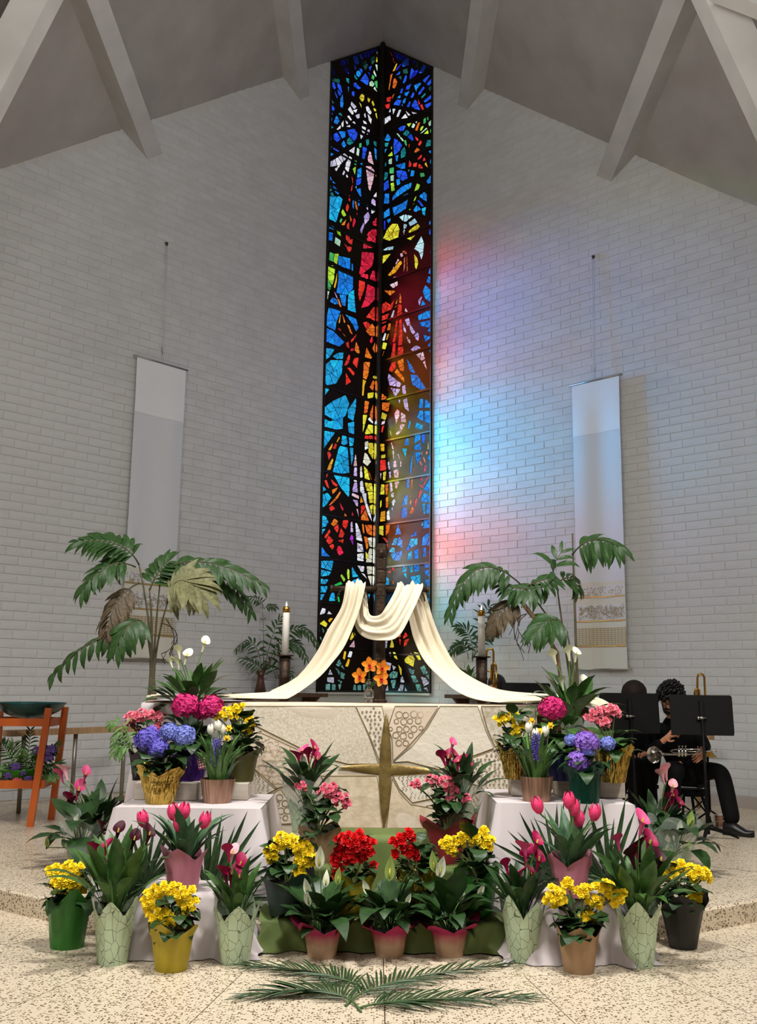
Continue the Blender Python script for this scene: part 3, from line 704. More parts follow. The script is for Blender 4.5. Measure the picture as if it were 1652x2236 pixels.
lead = M('dark_resin_between_panes', (30, 22, 17), 0.6, bump=0.35, bscale=25, stretch=(1, 1, 3), spec=0.12)
bronze_dark = M('dark_window_metal', (26, 22, 20), 0.45, metal=0.3)
THK = 0.007
nwin = 0
for side, data in (('left', GLASS_L), ('right', GLASS_R)):
    nwin += 1
    pieces = []
    for fr, txt in data.items():
        ox, oy, k = FRAME_OF[fr]
        for item in txt.replace('\n', '').split(';'):
            item = item.strip()
            if not item: continue
            head, *pts = item.split()
            P = [V((ox + float(a) * k, oy + float(b) * k)) for a, b in (q.split(',') for q in pts)]
            for Q in cut(P, int(head[1:])):
                R = inset(Q, 0.25)
                if R: pieces.append((abs(area(R)), head[0], R))
    sw = SWIN[side]
    holes = []
    for ar, col, R in pieces:
        sz = [V(wall_sz(side, p.x, p.y)) for p in R]
        if min(q.x for q in sz) < 0.035 or max(q.x for q in sz) > sw - 0.012:
            sz = [V((min(max(q.x, 0.035), sw - 0.012), q.y)) for q in sz]
        if area(sz) < 0: sz.reverse()
        if abs(area(sz)) > 2e-4: holes.append((abs(area(sz)), col, sz))
    holes.sort(key=lambda t: -t[0])
    root = thing('window_%d' % nwin, 'tall stained glass window leaf %s of the corner post' % side, 'window', wp(side, sw / 2, SILL))
    root['kind'] = 'structure'
    inv = Matrix.Translation(-root.location)

    def W(q, o=0.0): return inv @ wp(side, q.x, q.y, o)
    # resin sheet with a hole for every pane
    vs = [V((0.0, SILL)), V((sw, SILL)), V((sw, zroof(side, sw) + 0.1)), V((0.0, zroof(side, 0) + 0.1))]
    edges = [(0, 1), (1, 2), (2, 3), (3, 0)]
    for _, _, sz in holes:
        o, n = len(vs), len(sz)
        edges += [(o + i, o + (i + 1) % n) for i in range(n)]
        vs += [V((q.x, q.y)) for q in sz]
    rv, _, rf, _, _, _ = geometry.delaunay_2d_cdt(vs, edges, [], 0, 1e-6)
    rows = {}
    for _, _, sz in holes:
        ys = [q.y for q in sz]
        for k in range(int(min(ys) * 10), int(max(ys) * 10) + 1): rows.setdefault(k, []).append(sz)

    def in_pane(p):
        for sz in rows.get(int(p.y * 10), ()):
            c = False
            for i in range(len(sz)):
                a, b = sz[i - 1], sz[i]
                if (a.y > p.y) != (b.y > p.y) and p.x < (b.x - a.x) * (p.y - a.y) / (b.y - a.y) + a.x: c = not c
            if c: return True
        return False
    keep = [f for f in rf if not in_pane(sum((rv[i] for i in f), V((0, 0))) / 3)]
    g = G()
    g.add([W(q, 0.0) for q in rv], keep)
    g.add([W(q, -THK) for q in rv], [f[::-1] for f in keep])
    for _, _, sz in holes:
        n = len(sz)
        g.add([W(q, 0) for q in sz] + [W(q, -THK) for q in sz], [(i, i + n, (i + 1) % n + n, (i + 1) % n) for i in range(n)])
    obj('pane_matrix', g, lead, root, smooth=False)
    rest, slots = G(), []
    for i, (ar, col, sz) in enumerate(holes):
        n = len(sz)
        c = sum(sz, V((0, 0))) / n
        m = random.choice(GMAT[col])
        gg = G() if i < 300 else rest
        if i >= 300:
            if m not in slots: slots.append(m)
            gg.cur = slots.index(m)
        # one clear face per pane set back in the resin, its edge chipped at a slant
        gg.add([W(q, -0.003) for q in sz], [tuple(range(n))])
        if i < 300: obj('pane', gg, m, root, smooth=False)
    if rest.v: obj('small_panes', rest, slots, root, smooth=False, kind='stuff')
    # glazing bars and edge frame
    zs, x = [], (704 if side == 'left' else 944)
    z1, z4 = wall_sz(side, x, 662.6 if side == 'left' else 578)[1], wall_sz(side, x, 935 if side == 'left' else 848)[1]
    dz = (z1 - z4) / 3
    z = z1 + 8 * dz
    while z > SILL + 0.2:
        if z < zroof(side, sw) + 0.4:
            g = G()
            bar(g, W(V((0.02, z)), 0.004), W(V((sw - 0.005, z)), 0.004), 0.022, 0.026)
            obj('glazing_bar', g, bronze_dark, root, smooth=False)
        z -= dz
    for s_, z0, z1_ in ((0.022, SILL, zroof(side, 0)), (sw - 0.01, SILL, zroof(side, sw))):
        g = G()
        bar(g, W(V((s_, z0)), 0.01), W(V((s_, z1_)), 0.01), 0.04 if s_ < 0.1 else 0.02, 0.05, up=INN[side])
        obj('frame_stile', g, bronze_dark, root, smooth=False)
    for a, b in ((V((0, SILL + 0.015)), V((sw, SILL + 0.015))), (V((0, zroof(side, 0) - 0.03)), V((sw, zroof(side, sw) - 0.03)))):
        g = G()
        bar(g, W(a, 0.01), W(b, 0.01), 0.05, 0.03)
        obj('frame_rail', g, bronze_dark, root, smooth=False)
g = G()
g.box((APEX.x - 0.045, APEX.y - 0.10, SILL), (APEX.x + 0.045, APEX.y + 0.02, zceil(0, 15) + 0.02), 0.015)
g.box((APEX.x - 0.02, APEX.y - 0.125, SILL), (APEX.x + 0.02, APEX.y - 0.09, zceil(0, 15)), 0.005)
obj('trim_1', g, bronze_dark, smooth=False, kind='structure')
# ================================================================ altar, frontal, scarf, cross, candles
cream = M('cream_cloth', (238, 228, 205), 0.85, bump=0.3, bscale=14)
white_cloth = M('white_tablecloth', (200, 190, 190), 0.8, bump=0.15, bscale=10)
ivory = M('ivory_brocade', (208, 196, 176), 0.7, col2=(198, 184, 162), scale=9, bump=0.35, bscale=22)
wood = M('brown_oak', (122, 88, 58), 0.5, col2=(98, 68, 42), scale=6, stretch=(1, 1, 8))
dark_bronze = M('dark_bronze', (52, 40, 32), 0.5, metal=0.6, col2=(74, 58, 44), scale=22, bump=0.6, bscale=40)
gold_cloth = M('gold_lame', (172, 148, 92), 0.36, metal=0.75, col2=(146, 122, 72), scale=14, bump=0.35, bscale=30)
gold_thread = M('gold_thread', (150, 128, 84), 0.5, metal=0.35)
brass = M('brass', (196, 152, 70), 0.25, metal=1.0)

AF, AB, AT = 6.9, 7.75, 1.275                   # altar front, back and top
AX0, AX1 = -1.60, 1.47
altar = thing('altar', 'long oak altar table behind the flowers, almost hidden by its cloths', 'altar', (0, 7.3, PLAT))
I = Matrix.Translation((0, -7.3, -PLAT))
g = G(); g.box((AX0, AF, AT - 0.07), (AX1, AB, AT), 0.008); obj('top', g, wood, altar, smooth=False, mx=I)
g = G(); g.box((AX0 + 0.06, AF + 0.05, AT - 0.17), (AX1 - 0.06, AB - 0.05, AT - 0.068), 0.006); obj('apron', g, wood, altar, smooth=False, mx=I)
for x in (AX0 + 0.1, AX1 - 0.28):
    for y in (AF + 0.08, AB - 0.22):
        g = G(); g.box((x, y, PLAT), (x + 0.16, y + 0.14, AT - 0.165), 0.01); obj('leg', g, wood, altar, smooth=False, mx=I)

# --- embroidered frontal hanging over the front
YF = AF - 0.012
fx0, fx1 = at(522, 1600, YF).x, at(1172, 1600, YF).x
FZ0 = PLAT + 0.05
frontal = thing('altar_frontal', 'ivory quilted altar frontal embroidered with a slender gold four-pointed cross', 'altar cloth', ((fx0 + fx1) / 2, YF, FZ0))
I = Matrix.Translation(-V(frontal.location))


def fz(x, z): return YF - 0.006 * math.sin(x * 9) * (1.27 - z) - 0.004 * math.sin(z * 13 + x * 5)


def cloth_pt(u, v):
    x = fx0 + (fx1 - fx0) * u
    if v < 0.12: return V((x, AF + 0.25 - (v / 0.12) * 0.262, AT + 0.006))
    z = AT + 0.004 - (AT - FZ0) * (v - 0.12) / 0.88
    return V((x, fz(x, z), z))


g = G(); g.grid(cloth_pt, 40, 40); obj('cloth', g, ivory, frontal, mx=I)


def fpt(px, py, o=0.003):
    p = at(px, py, YF)
    return V((p.x, fz(p.x, p.z) - o, p.z))


def lens(ax, ay, bx, by, w, n=14):
    """A pointed blade from a to b (pixels), w wide."""
    L = [];  R = []
    for i in range(n + 1):
        t = i / n
        h = w * math.sin(PI * t) ** 0.75
        x, y = ax + (bx - ax) * t, ay + (by - ay) * t
        dx, dy = bx - ax, by - ay
        l = math.hypot(dx, dy)
        L.append((x - dy / l * h, y + dx / l * h)); R.append((x + dy / l * h, y - dx / l * h))
    return L, R


def blade(name, a, b, w, o):
    L, R = lens(*a, *b, w)
    g = G()
    vs = [];  n = len(L)
    for i in range(n):
        m = ((L[i][0] + R[i][0]) / 2, (L[i][1] + R[i][1]) / 2)
        vs += [fpt(*L[i], o), fpt(*m, o + 0.012), fpt(*R[i], o)]
    fs = []
    for i in range(n - 1): fs += [(i * 3, i * 3 + 1, i * 3 + 4, i * 3 + 3), (i * 3 + 1, i * 3 + 2, i * 3 + 5, i * 3 + 4)]
    g.add(vs, fs)
    obj(name, g, gold_cloth, frontal, mx=I, label='gold ' + name.replace('_', ' '))


blade('cross_arm', (738, 1676), (956, 1684), 12, 0.006)
blade('cross_upright', (843, 1556), (838, 1812), 13.5, 0.012)
# --- patchwork fields with their own embroidery
patch_mats = {'cream': M('patch_cream', (214, 204, 186), 0.65, bump=0.4, bscale=30), 'sheen': M('patch_sheen', (208, 194, 168), 0.4, col2=(190, 174, 146), scale=16, bump=0.4, bscale=26),
              'beige': M('patch_beige', (208, 190, 168), 0.8), 'burlap': M('patch_burlap', (190, 178, 154), 0.9, col2=(216, 206, 188), scale=60), 'fleck': M('patch_fleck', (206, 198, 182), 0.8, col2=(170, 158, 130), scale=40)}
PATCH = [  # kind of field, embroidery, outline in pixels
    ('burlap', None, [(530, 1542), (775, 1542), (806, 1610), (826, 1668), (760, 1668), (690, 1650), (640, 1625), (560, 1585), (530, 1570)]),
    ('beige', 'scrawl', [(545, 1600), (570, 1600), (640, 1632), (700, 1662), (700, 1690), (632, 1712), (600, 1722), (575, 1700), (545, 1668)]),
    ('cream', 'squiggle', [(545, 1670), (570, 1690), (605, 1722), (560, 1745), (545, 1745)]),
    ('cream', 'ring', [(572, 1748), (612, 1722), (640, 1760), (640, 1798), (572, 1800)]),
    ('cream', 'dot', [(777, 1542), (834, 1542), (842, 1590), (832, 1640), (828, 1660), (812, 1618)]),
    ('beige', 'ring', [(862, 1542), (956, 1542), (925, 1592), (888, 1632), (858, 1660), (856, 1610), (846, 1592)]),
    ('cream', None, [(960, 1542), (1042, 1542), (1062, 1600), (1077, 1634), (1000, 1662), (960, 1680), (890, 1662), (858, 1664), (898, 1630), (932, 1590)]),
    ('fleck', None, [(1050, 1542), (1168, 1542), (1168, 1620), (1092, 1626), (1080, 1630), (1064, 1592)]),
    ('beige', None, [(1082, 1634), (1168, 1622), (1168, 1720), (1120, 1692), (1096, 1660)]),
    ('cream', 'dot', [(1000, 1666), (1076, 1638), (1096, 1664), (1120, 1698), (1120, 1738), (1090, 1740), (1040, 1714), (1000, 1700)]),
    ('cream', 'squiggle', [(858, 1694), (930, 1690), (968, 1686), (990, 1702), (960, 1740), (900, 1752), (872, 1722)]),
    ('beige', 'squiggle', [(1036, 1718), (1088, 1744), (1084, 1800), (1030, 1806), (1028, 1750)]),
    ('sheen', None, [(700, 1694), (822, 1694), (830, 1740), (836, 1808), (650, 1806), (650, 1772), (730, 1738)]),
    ('sheen', None, [(856, 1700), (872, 1730), (896, 1756), (960, 1768), (960, 1808), (844, 1808), (850, 1750)]),
]


def inside(x, y, P):
    c = False
    for i in range(len(P)):
        (ax, ay), (bx, by) = P[i - 1], P[i]
        if (ay > y) != (by > y) and x < (bx - ax) * (y - ay) / (by - ay) + ax: c = not c
    return c


def dist_edge(x, y, P):
    d = 1e9
    for i in range(len(P)):
        a, b = V(P[i - 1]), V(P[i])
        t = max(0, min(1, (V((x, y)) - a).dot(b - a) / (b - a).length_squared))
        d = min(d, (V((x, y)) - a - (b - a) * t).length)
    return d


stitch = M('tan_stitch', (156, 138, 104), 0.7)
stitch_dark = M('brown_stitch', (140, 122, 92), 0.7)
for field, emb, P in PATCH:
    g = G()
    vs = [V((x, y)) for x, y in P]
    ed = [(i, (i + 1) % len(P)) for i in range(len(P))]
    rv, _, rf, _, _, _ = geometry.delaunay_2d_cdt(vs, ed, [], 0, 1e-6)
    keep = [f for f in rf if inside(sum(rv[i].x for i in f) / 3, sum(rv[i].y for i in f) / 3, P)]
    g.add([fpt(p.x, p.y, 0.004) for p in rv], keep)
    patch = obj('patch', g, patch_mats[field], frontal, smooth=False, mx=I)
    g = G()
    g.tube([fpt(x, y, 0.005) for x, y in P + P[:1]], 0.0026, 4, cap=False)
    obj('gold_edge', g, gold_thread, patch)
    if not emb: continue
    x0, x1, y0, y1 = min(p[0] for p in P), max(p[0] for p in P), min(p[1] for p in P), max(p[1] for p in P)
    g = G()
    st_ = {'dot': 9.5, 'ring': 16, 'squiggle': 9, 'scrawl': 11}[emb]
    y = y0 + 3
    k = 0
    while y < y1:
        x = x0 + (st_ / 2 if k % 2 else 2)
        while x < x1:
            xx, yy = x + rnd(-1.5, 1.5), y + rnd(-1.5, 1.5)
            if inside(xx, yy, P):
                d = dist_edge(xx, yy, P)
                if emb == 'dot' and d > 3.2:
                    an = rnd(0, 1.5)
                    g.add([fpt(xx + 3.1 * math.cos(an + j * PI / 2), yy + 3.1 * math.sin(an + j * PI / 2), 0.0075) for j in range(4)], [(0, 1, 2, 3)])
                elif emb == 'ring' and d > 6:
                    r = min(d - 1.5, rnd(5.5, 8.5))
                    for rr in (r, r * 0.82):
                        g.tube([fpt(xx + rr * math.cos(j * PI / 5) + rnd(-.4, .4), yy + rr * math.sin(j * PI / 5), 0.0055) for j in range(11)], 0.0013, 3, cap=False)
                elif emb == 'squiggle' and d > 4.5:
                    g.tube([fpt(xx + 2.2 * math.sin(j * 1.25 + k), yy - 4 + j * 1.35, 0.0055) for j in range(7)], 0.0019, 3, cap=False)
                elif emb == 'scrawl' and d > 6:
                    r, a0 = rnd(6, 11), rnd(0, 6)
                    g.tube([fpt(xx + min(r, d - 1) * math.cos(a0 + j * 0.5), yy + min(r, d - 1) * 0.6 * math.sin(a0 + j * 0.5), 0.0055) for j in range(8)], 0.0011, 3, cap=False)
            x += st_
        y += st_ * 0.95
        k += 1
    if g.v: obj('embroidery', g, stitch if emb in ('ring', 'scrawl') else stitch_dark, patch, kind='stuff')

# --- white under-cloth hanging at the altar's ends
g = G()


def under(u, v):
    x = AX0 - 0.012 + u * 0.62
    if v < 0.2: return V((x, AB - 0.1 - (AB - 0.1 - AF + 0.02) * v / 0.2, AT + 0.003))
    z = AT - (AT - PLAT - 0.38) * (v - 0.2) / 0.8
    return V((x - 0.12 * (v - 0.2) * (1 - u), AF - 0.02 - 0.012 * math.sin(u * 17) * (v - 0.2), z))


g.grid(under, 24, 20)
tag(obj('altar_cloth', g, white_cloth), 'plain white cloth hanging down the left end of the altar', 'altar cloth')

# --- long cream scarf draped over the arms of the cross and along the altar
CY_ = 7.35


def s2(a, b): return (at(*a), at(*b))


T = AT + 0.012
ST = [((318, 1544, 6.89), (346, 1531, 7.2)), ((420, 1541, 6.88), (430, 1528, 7.3)), ((520, 1538, 6.9), (520, 1524, 7.35)), ((585, 1535, 6.95), (575, 1521, 7.4)),
      ((629, 1530, 7.05), (596, 1513, 7.4)), ((693, 1488, 7.15), (651, 1484, 7.35)), ((729, 1449, 7.2), (693, 1430, 7.32)), ((757, 1408, 7.22), (717, 1378, 7.3)), ((784, 1340, 7.24), (745, 1329, 7.28)), ((797, 1284, 7.27), (754, 1284, 7.27)),
      ((798, 1275.5, 7.34), (756, 1276, 7.34)), ((799, 1290, 7.42), (762, 1290, 7.42)), ((803, 1318, 7.40), (770, 1322, 7.42)), ((808, 1341, 7.33), (778, 1372, 7.36)), ((818, 1346, 7.26), (800, 1394, 7.24)), ((832, 1341, 7.2), (838, 1399, 7.14)),
      ((842, 1326, 7.17), (870, 1390, 7.12)), ((856, 1302, 7.2), (898, 1340, 7.16)), ((865, 1284, 7.26), (921, 1290, 7.26)), ((868, 1277.5, 7.33), (922, 1279, 7.33)), ((878, 1292, 7.42), (928, 1293, 7.42)), ((889, 1340, 7.4), (944, 1350, 7.4)), ((902, 1400, 7.36), (965, 1405, 7.4)),
      ((925, 1450, 7.28), (992, 1455, 7.4)), ((965, 1492, 7.18), (1020, 1480, 7.4)), ((1000, 1518, 7.05), (1062, 1502, 7.4)), ((1052, 1534, 6.95), (1100, 1513, 7.4)), ((1150, 1541, 6.9), (1170, 1519, 7.35)), ((1240, 1542, 6.88), (1260, 1523, 7.3)), ((1290, 1545, 6.87), (1306, 1531, 7.15)), ((1312, 1552, 6.9), (1330, 1546, 7.1))]
A_ = catmull([at(*a) for a, b in ST], 5)
B_ = catmull([at(*b) for a, b in ST], 5)
for L in (A_, B_):
    for p in L:
        if AX0 < p.x < AX1 and AF - 0.02 < p.y and p.z < T: p.z = T
NS, NW = len(A_), 26
off = []


def scarf_pt(u, v):
    i = min(NS - 1, int(round(v * (NS - 1))))
    a, b = A_[i], B_[i]
    t = (A_[min(i + 1, NS - 1)] - A_[max(i - 1, 0)]).normalized()
    w = b - a
    n = w.cross(t)
    n = n.normalized() if n.length > 1e-4 else V((0, -1, 0))
    if n.y > 0.2 or (abs(n.y) <= 0.2 and n.z < 0): n = -n
    s = v * NS / 5
    d = 0.016 * math.sin(u * 13 + s * 0.35) + 0.010 * math.sin(u * 29 - s * 0.5) + 0.006 * math.sin(u * 7 + s * 1.1)
    e = 0.35 + 0.65 * math.sin(PI * u)
    p = a + w * u + n * (d * e + 0.014)
    if AX0 < p.x < AX1 and p.y > AF - 0.02 and p.z < T + 0.01 + 0.0 * e: p.z = T + abs(d) * 1.3 + 0.004
    return p


g = G(); g.grid(scarf_pt, NW, NS)
o = obj('draped_scarf', g, M('cream_gauze', (226, 214, 188), 0.85, bump=0.2, bscale=60, sub=0.0))
tag(o, 'long cream scarf looped over the dark cross and trailing along the altar', 'scarf')
sm = o.modifiers.new('thickness', 'SOLIDIFY'); sm.thickness = 0.004

# --- the dark cross
cross = thing('altar_cross', 'dark carved bronze cross standing on the altar under the cream scarf', 'cross', (at(828, 1530, CY_).x, CY_, AT))
z1 = at(830, 1190, CY_).z - AT
za = at(830, 1286, CY_).z - AT
g = G(); g.lathe([(0.055, 0), (0.055, 0.02), (0.045, 0.03), (0.042, 0.30), (0.046, 0.305), (0.046, 0.32), (0.040, 0.33), (0.036, za - 0.05)], 8); obj('upright', g, dark_bronze, cross, smooth=False)
g = G()
prof = []
zz = za - 0.06
k = 0
while zz < z1 - 0.02:
    prof += [(0.034, zz), (0.041, zz + 0.012), (0.041, zz + 0.085), (0.034, zz + 0.097)]
    zz += 0.1
prof += [(0.040, z1 - 0.02), (0.040, z1), (0.028, z1 + 0.008), (1e-6, z1 + 0.008)]
g.lathe(prof, 8); obj('upper_post', g, dark_bronze, cross, smooth=False)
xl, xr = at(722, 1286, CY_).x - cross.location.x, at(935, 1286, CY_).x - cross.location.x
for x0, x1 in ((xl, -0.03), (0.03, xr)):
    g = G(); g.tube([(x0, 0, za), (x1, 0, za)], 0.02, 10)
    g.tube([(x0 - 0.004 if x0 < 0 else x1 + 0.004, 0, za), (x0 + 0.016 if x0 < 0 else x1 - 0.016, 0, za)], 0.026, 10); obj('arm', g, dark_bronze, cross)
for sx in (-1, 1):
    g = G(); g.tube([(sx * (0.09 + 0.12 * (1 - math.cos(a))), -0.015, za - 0.09 + 0.11 * math.sin(a)) for a in [PI * i / 10 for i in range(11)]], 0.006, 6); obj('scroll', g, dark_bronze, cross)
g = G(); g.box((-0.026, -0.055, z1 - 0.10), (0.026, -0.03, z1 - 0.03), 0.012); g.ball((0, -0.055, z1 - 0.065), 0.018); obj('carving', g, dark_bronze, cross, smooth=False)

# --- glass bud vase with orange orchids
vp = at(805, 1531, 7.02)
vase = thing('bud_vase', 'clear glass bud vase in front of the dark cross', 'vase', (vp.x, 7.02, AT + 0.012))
glassm = M('clear_glass', (245, 250, 250), 0.03, trans=1.0)
g = G(); g.lathe([(0.024, 0), (0.03, 0.004), (0.022, 0.012), (0.036, 0.035), (0.04, 0.055), (0.034, 0.078), (0.016, 0.098), (0.014, 0.11), (0.02, 0.135), (0.03, 0.165), (0.028, 0.165), (0.012, 0.11), (0.03, 0.07), (0.03, 0.04), (0.018, 0.016), (1e-6, 0.015)], 20); obj('body', g, glassm, vase)
orchid = M('orange_orchid', (238, 150, 28), 0.5, col2=(222, 120, 20), scale=30, sub=0.0)
orchid_red = M('orchid_lip', (176, 28, 30), 0.5)
green_stem = M('green_stem', (96, 128, 58), 0.6)


def petal(g, an, L, w, cup, tilt=0.3, n=5):
    """One petal of a flower facing +Z."""
    ca, sa = math.cos(an), math.sin(an)
    vs, fs = [], []
    for i in range(n + 1):
        t = i / n
        h = w * (math.sin(PI * min(1, t * 0.93 + 0.05)) ** 0.7)
        r = L * t * math.cos(tilt * t)
        z = L * t * math.sin(tilt) - cup * t * t
        for k in (-1, 0, 1):
            x, y = r, k * h
            vs.append((x * ca - y * sa, x * sa + y * ca, z + (abs(k) * w * 0.25)))
    for i in range(n):
        for k in (0, 1): fs.append((i * 3 + k, i * 3 + 3 + k, i * 3 + 4 + k, i * 3 + 1 + k))
    return g.add(vs, fs)


g = G()
for a in (90, 18, 162, 234, 306): petal(g, math.radians(a), 0.062, 0.021, 0.012, 0.35)
ORC = g.mesh('petals', orchid)
g = G(); petal(g, math.radians(270), 0.032, 0.014, -0.01, 0.9); g.ball((0, 0, 0.012), 0.010, 8, 5)
LIP = g.mesh('lip', orchid_red)
for i, (px, py, dx, dz, lb) in enumerate(((806, 1452, 0.1, 0.25, 'topmost orange orchid above the glass bud vase'), (786, 1476, -0.35, 0.0, 'orange orchid at the left of the bud vase'),
                                          (833, 1458, 0.5, 0.1, 'orange orchid against the upright of the cross, upper right'), (831, 1482, 0.3, -0.1, 'lowest orange orchid, right of the bud vase'))):
    p = at(px, py, 6.97)
    fl_ = thing('orchid', lb, 'flower', p, group='orange orchids in the bud vase')
    m = orient((0, 0, 0), V((rnd(-.3, .3), 0, 1)), V((dx, -1, dz)), 1.0)
    put('petals', ORC, fl_, m)
    put('lip', LIP, fl_, m)
    g = G(); q = V((vp.x, 7.02, AT + 0.1)) - p
    g.tube([(0, 0.008, -0.004), V((q.x * 0.35, 0.03, q.z * 0.35 + 0.01)), q], [0.0035, 0.0035, 0.003], 6); obj('stem', g, green_stem, fl_)

# --- floor candlesticks behind the altar
wax = M('white_wax', (244, 240, 232), 0.5, sub=0.0)
flame = bpy.data.materials.new('flame'); flame.use_nodes = True
flame.node_tree.nodes['Principled BSDF'].inputs['Emission Color'].default_value = (1, 0.86, 0.6, 1)
flame.node_tree.nodes['Principled BSDF'].inputs['Emission Strength'].default_value = 3.0
for px, ptop, pb, lb in ((622, 1325, 1430, 'left'), (1051, 1333, 1433, 'right')):
    b = at(px, pb, 8.35)
    h = at(px, ptop, 8.35).z - PLAT
    hb = b.z - PLAT
    t = thing('candlestick', 'tall dark bronze candlestick with white candle, %s of the cross' % lb, 'candlestick', (b.x, 8.35, PLAT), group='altar candlesticks')
    g = G(); g.lathe([(0.13, 0), (0.13, 0.03), (0.05, 0.05), (0.04, 0.08), (0.038, hb - 0.38), (0.046, hb - 0.37), (0.044, hb - 0.2), (0.05, hb - 0.19), (0.044, hb - 0.17), (0.046, hb - 0.01)], 12, rf=lambda a, i: 1 + 0.05 * math.cos(6 * a)); obj('holder', g, dark_bronze, t)
    g = G(); g.lathe([(0.07, hb - 0.012), (0.078, hb - 0.004), (0.07, hb)], 20); obj('drip_plate', g, dark_bronze, t)
    g = G(); g.lathe([(0.03, hb), (0.03, h - 0.05), (0.029, h - 0.045)], 20); cd = obj('candle', g, wax, t)
    g = G(); g.lathe([(0.032, h - 0.048), (0.032, h - 0.01), (0.024, h), (0.012, h + 0.004)], 16); obj('brass_cap', g, brass, cd)
    g = G(); g.lathe([(1e-6, h), (0.008, h + 0.012), (0.006, h + 0.026), (1e-6, h + 0.045)], 8); obj('flame', g, flame, cd)

# --- banners hanging on the brick walls
satin = M('white_satin', (226, 226, 228), 0.3, bump=0.2, bscale=5, stretch=(1, 1, 0.4))
matte = M('white_banner_cloth', (206, 208, 212), 0.85)
satin_d = M('ivory_satin', (206, 204, 192), 0.28, bump=0.3, bscale=7)
gold_trim = M('gold_sequin_trim', (190, 158, 96), 0.3, metal=0.8, bump=0.8, bscale=150)
gold_print = M('gold_print', (172, 156, 122), 0.55, metal=0.2)
rod_m = M('steel_rod', (150, 146, 140), 0.35, metal=0.8)
cord_m = M('pale_cord', (190, 188, 184), 0.8)
for side, s_a, s_b, zt, zb in (('left', 3.72, 4.46, 5.44, 1.69), ('right', 3.60, 4.30, 5.37, 1.64)):
    sc = (s_a + s_b) / 2
    O = wp(side, sc, zb, 0.07)
    t = thing('wall_banner', 'long white banner with %s' % ('gold patterned bands, behind the left palm' if side == 'left' else 'gold patterned bands, washed in blue light on the right wall'), 'banner', O, group='white wall banners')

    def bp(s, z, o=0.0): return wp(side, s, z, 0.07 + o + 0.012 * math.sin((s - s_a) * 11) * min(1, (zt - z) / 0.6)) - O
    Hh = zt - zb

    def strip(name, za, zb_, mat, o=0.0, sa=s_a, sb=s_b, kind=None):
        g = G(); g.grid(lambda u, v: bp(sa + (sb - sa) * u, zt - Hh * (za + (zb_ - za) * v), o), 14, 12)
        return obj(name, g, mat, t, kind=kind)
    strip('upper_panel', 0.0, 0.19, satin, 0.003)
    strip('main_panel', 0.185, 0.712, matte)
    strip('lower_panel', 0.708, 1.0, satin_d, 0.002)
    for za, zb_, pat in ((0.722, 0.757, 'leaf'), (0.785, 0.838, 'scroll'), (0.862, 0.922, 'check')):
        bnd = strip('band', za, zb_, matte if pat != 'check' else M('gingham_ground', (214, 208, 194), 0.8), 0.006)
        g = G()
        if pat == 'leaf':
            for i in range(110):
                s, z, a = rnd(s_a + .02, s_b - .02), zt - Hh * rnd(za + .003, zb_ - .003), rnd(0, 6)
                dx, dz = 0.016 * math.cos(a), 0.016 * math.sin(a)
                g.add([bp(s - dx, z - dz, .009), bp(s + dz * .4, z - dx * .4, .009), bp(s + dx, z + dz, .009), bp(s - dz * .4, z + dx * .4, .009)], [(0, 1, 2, 3)])
        elif pat == 'scroll':
            for i in range(190):
                s, z, a = rnd(s_a + .03, s_b - .03), zt - Hh * rnd(za + .005, zb_ - .005), rnd(0, 6)
                g.tube([bp(s + 0.02 * math.cos(a + j * .8) * (1 - j * .1), z + 0.02 * math.sin(a + j * .8) * (1 - j * .1), .008) for j in range(6)], 0.0028, 3, cap=False)
        else:
            n = 28
            for i in range(n):
                s = s_a + (s_b - s_a) * (i + 0.5) / n
                if i % 2: g.add([bp(s - .007, zt - Hh * za, .009), bp(s + .007, zt - Hh * za, .009), bp(s + .007, zt - Hh * zb_, .009), bp(s - .007, zt - Hh * zb_, .009)], [(0, 1, 2, 3)])
            for i in range(9):
                z = zt - Hh * (za + (zb_ - za) * (i + .5) / 9)
                for k in range(13):
                    a, b = s_a + (s_b - s_a) * k / 13, s_a + (s_b - s_a) * (k + 1) / 13
                    g.add([bp(a, z - .006, .0105), bp(b, z - .006, .0105), bp(b, z + .006, .0105), bp(a, z + .006, .0105)], [(0, 1, 2, 3)])
        obj('print', g, gold_print, bnd, kind='stuff')
        strip('gold_trim', zb_ - 0.001, zb_ + 0.004, gold_trim, 0.011)
    for z in (zt, zb):
        g = G(); g.tube([wp(side, s_a - 0.03, z, 0.075) - O, wp(side, s_b + 0.05, z, 0.075) - O], 0.011, 8); obj('rod', g, rod_m, t)
    zh = 7.107 if side == 'right' else wall_sz('left', 355, 531)[1]
    g = G()
    for s in (sc - 0.012, sc + 0.012): g.tube([wp(side, s, zh, 0.03) - O, wp(side, s, zt, 0.08) - O], 0.0028, 4)
    obj('cord', g, cord_m, t)
    g = G(); g.tube([wp(side, sc, zh - 0.03, 0.035) - O, wp(side, sc, zh, 0.05) - O, wp(side, sc, zh + 0.02, 0.0) - O], 0.012, 6); g.ball(wp(side, sc, zh, 0.03) - O, 0.022, 8, 5); obj('hook', g, M('rusty_iron', (84, 66, 54), 0.6, metal=0.5), t)
    g = G(); zk = zt + 0.22; g.tube([wp(side, sc, zk, 0.05) - O, wp(side, sc + .01, zk - .05, 0.07) - O, wp(side, sc - .005, zk - .1, 0.06) - O], 0.006, 5); obj('clip', g, M('rusty_iron', (84, 66, 54)), t)
# ================================================================ flower shapes, leaves and pots
def leafmat(n, c, c2, rough=0.42): return M(n, c, rough, col2=c2, scale=9, spec=0.35)


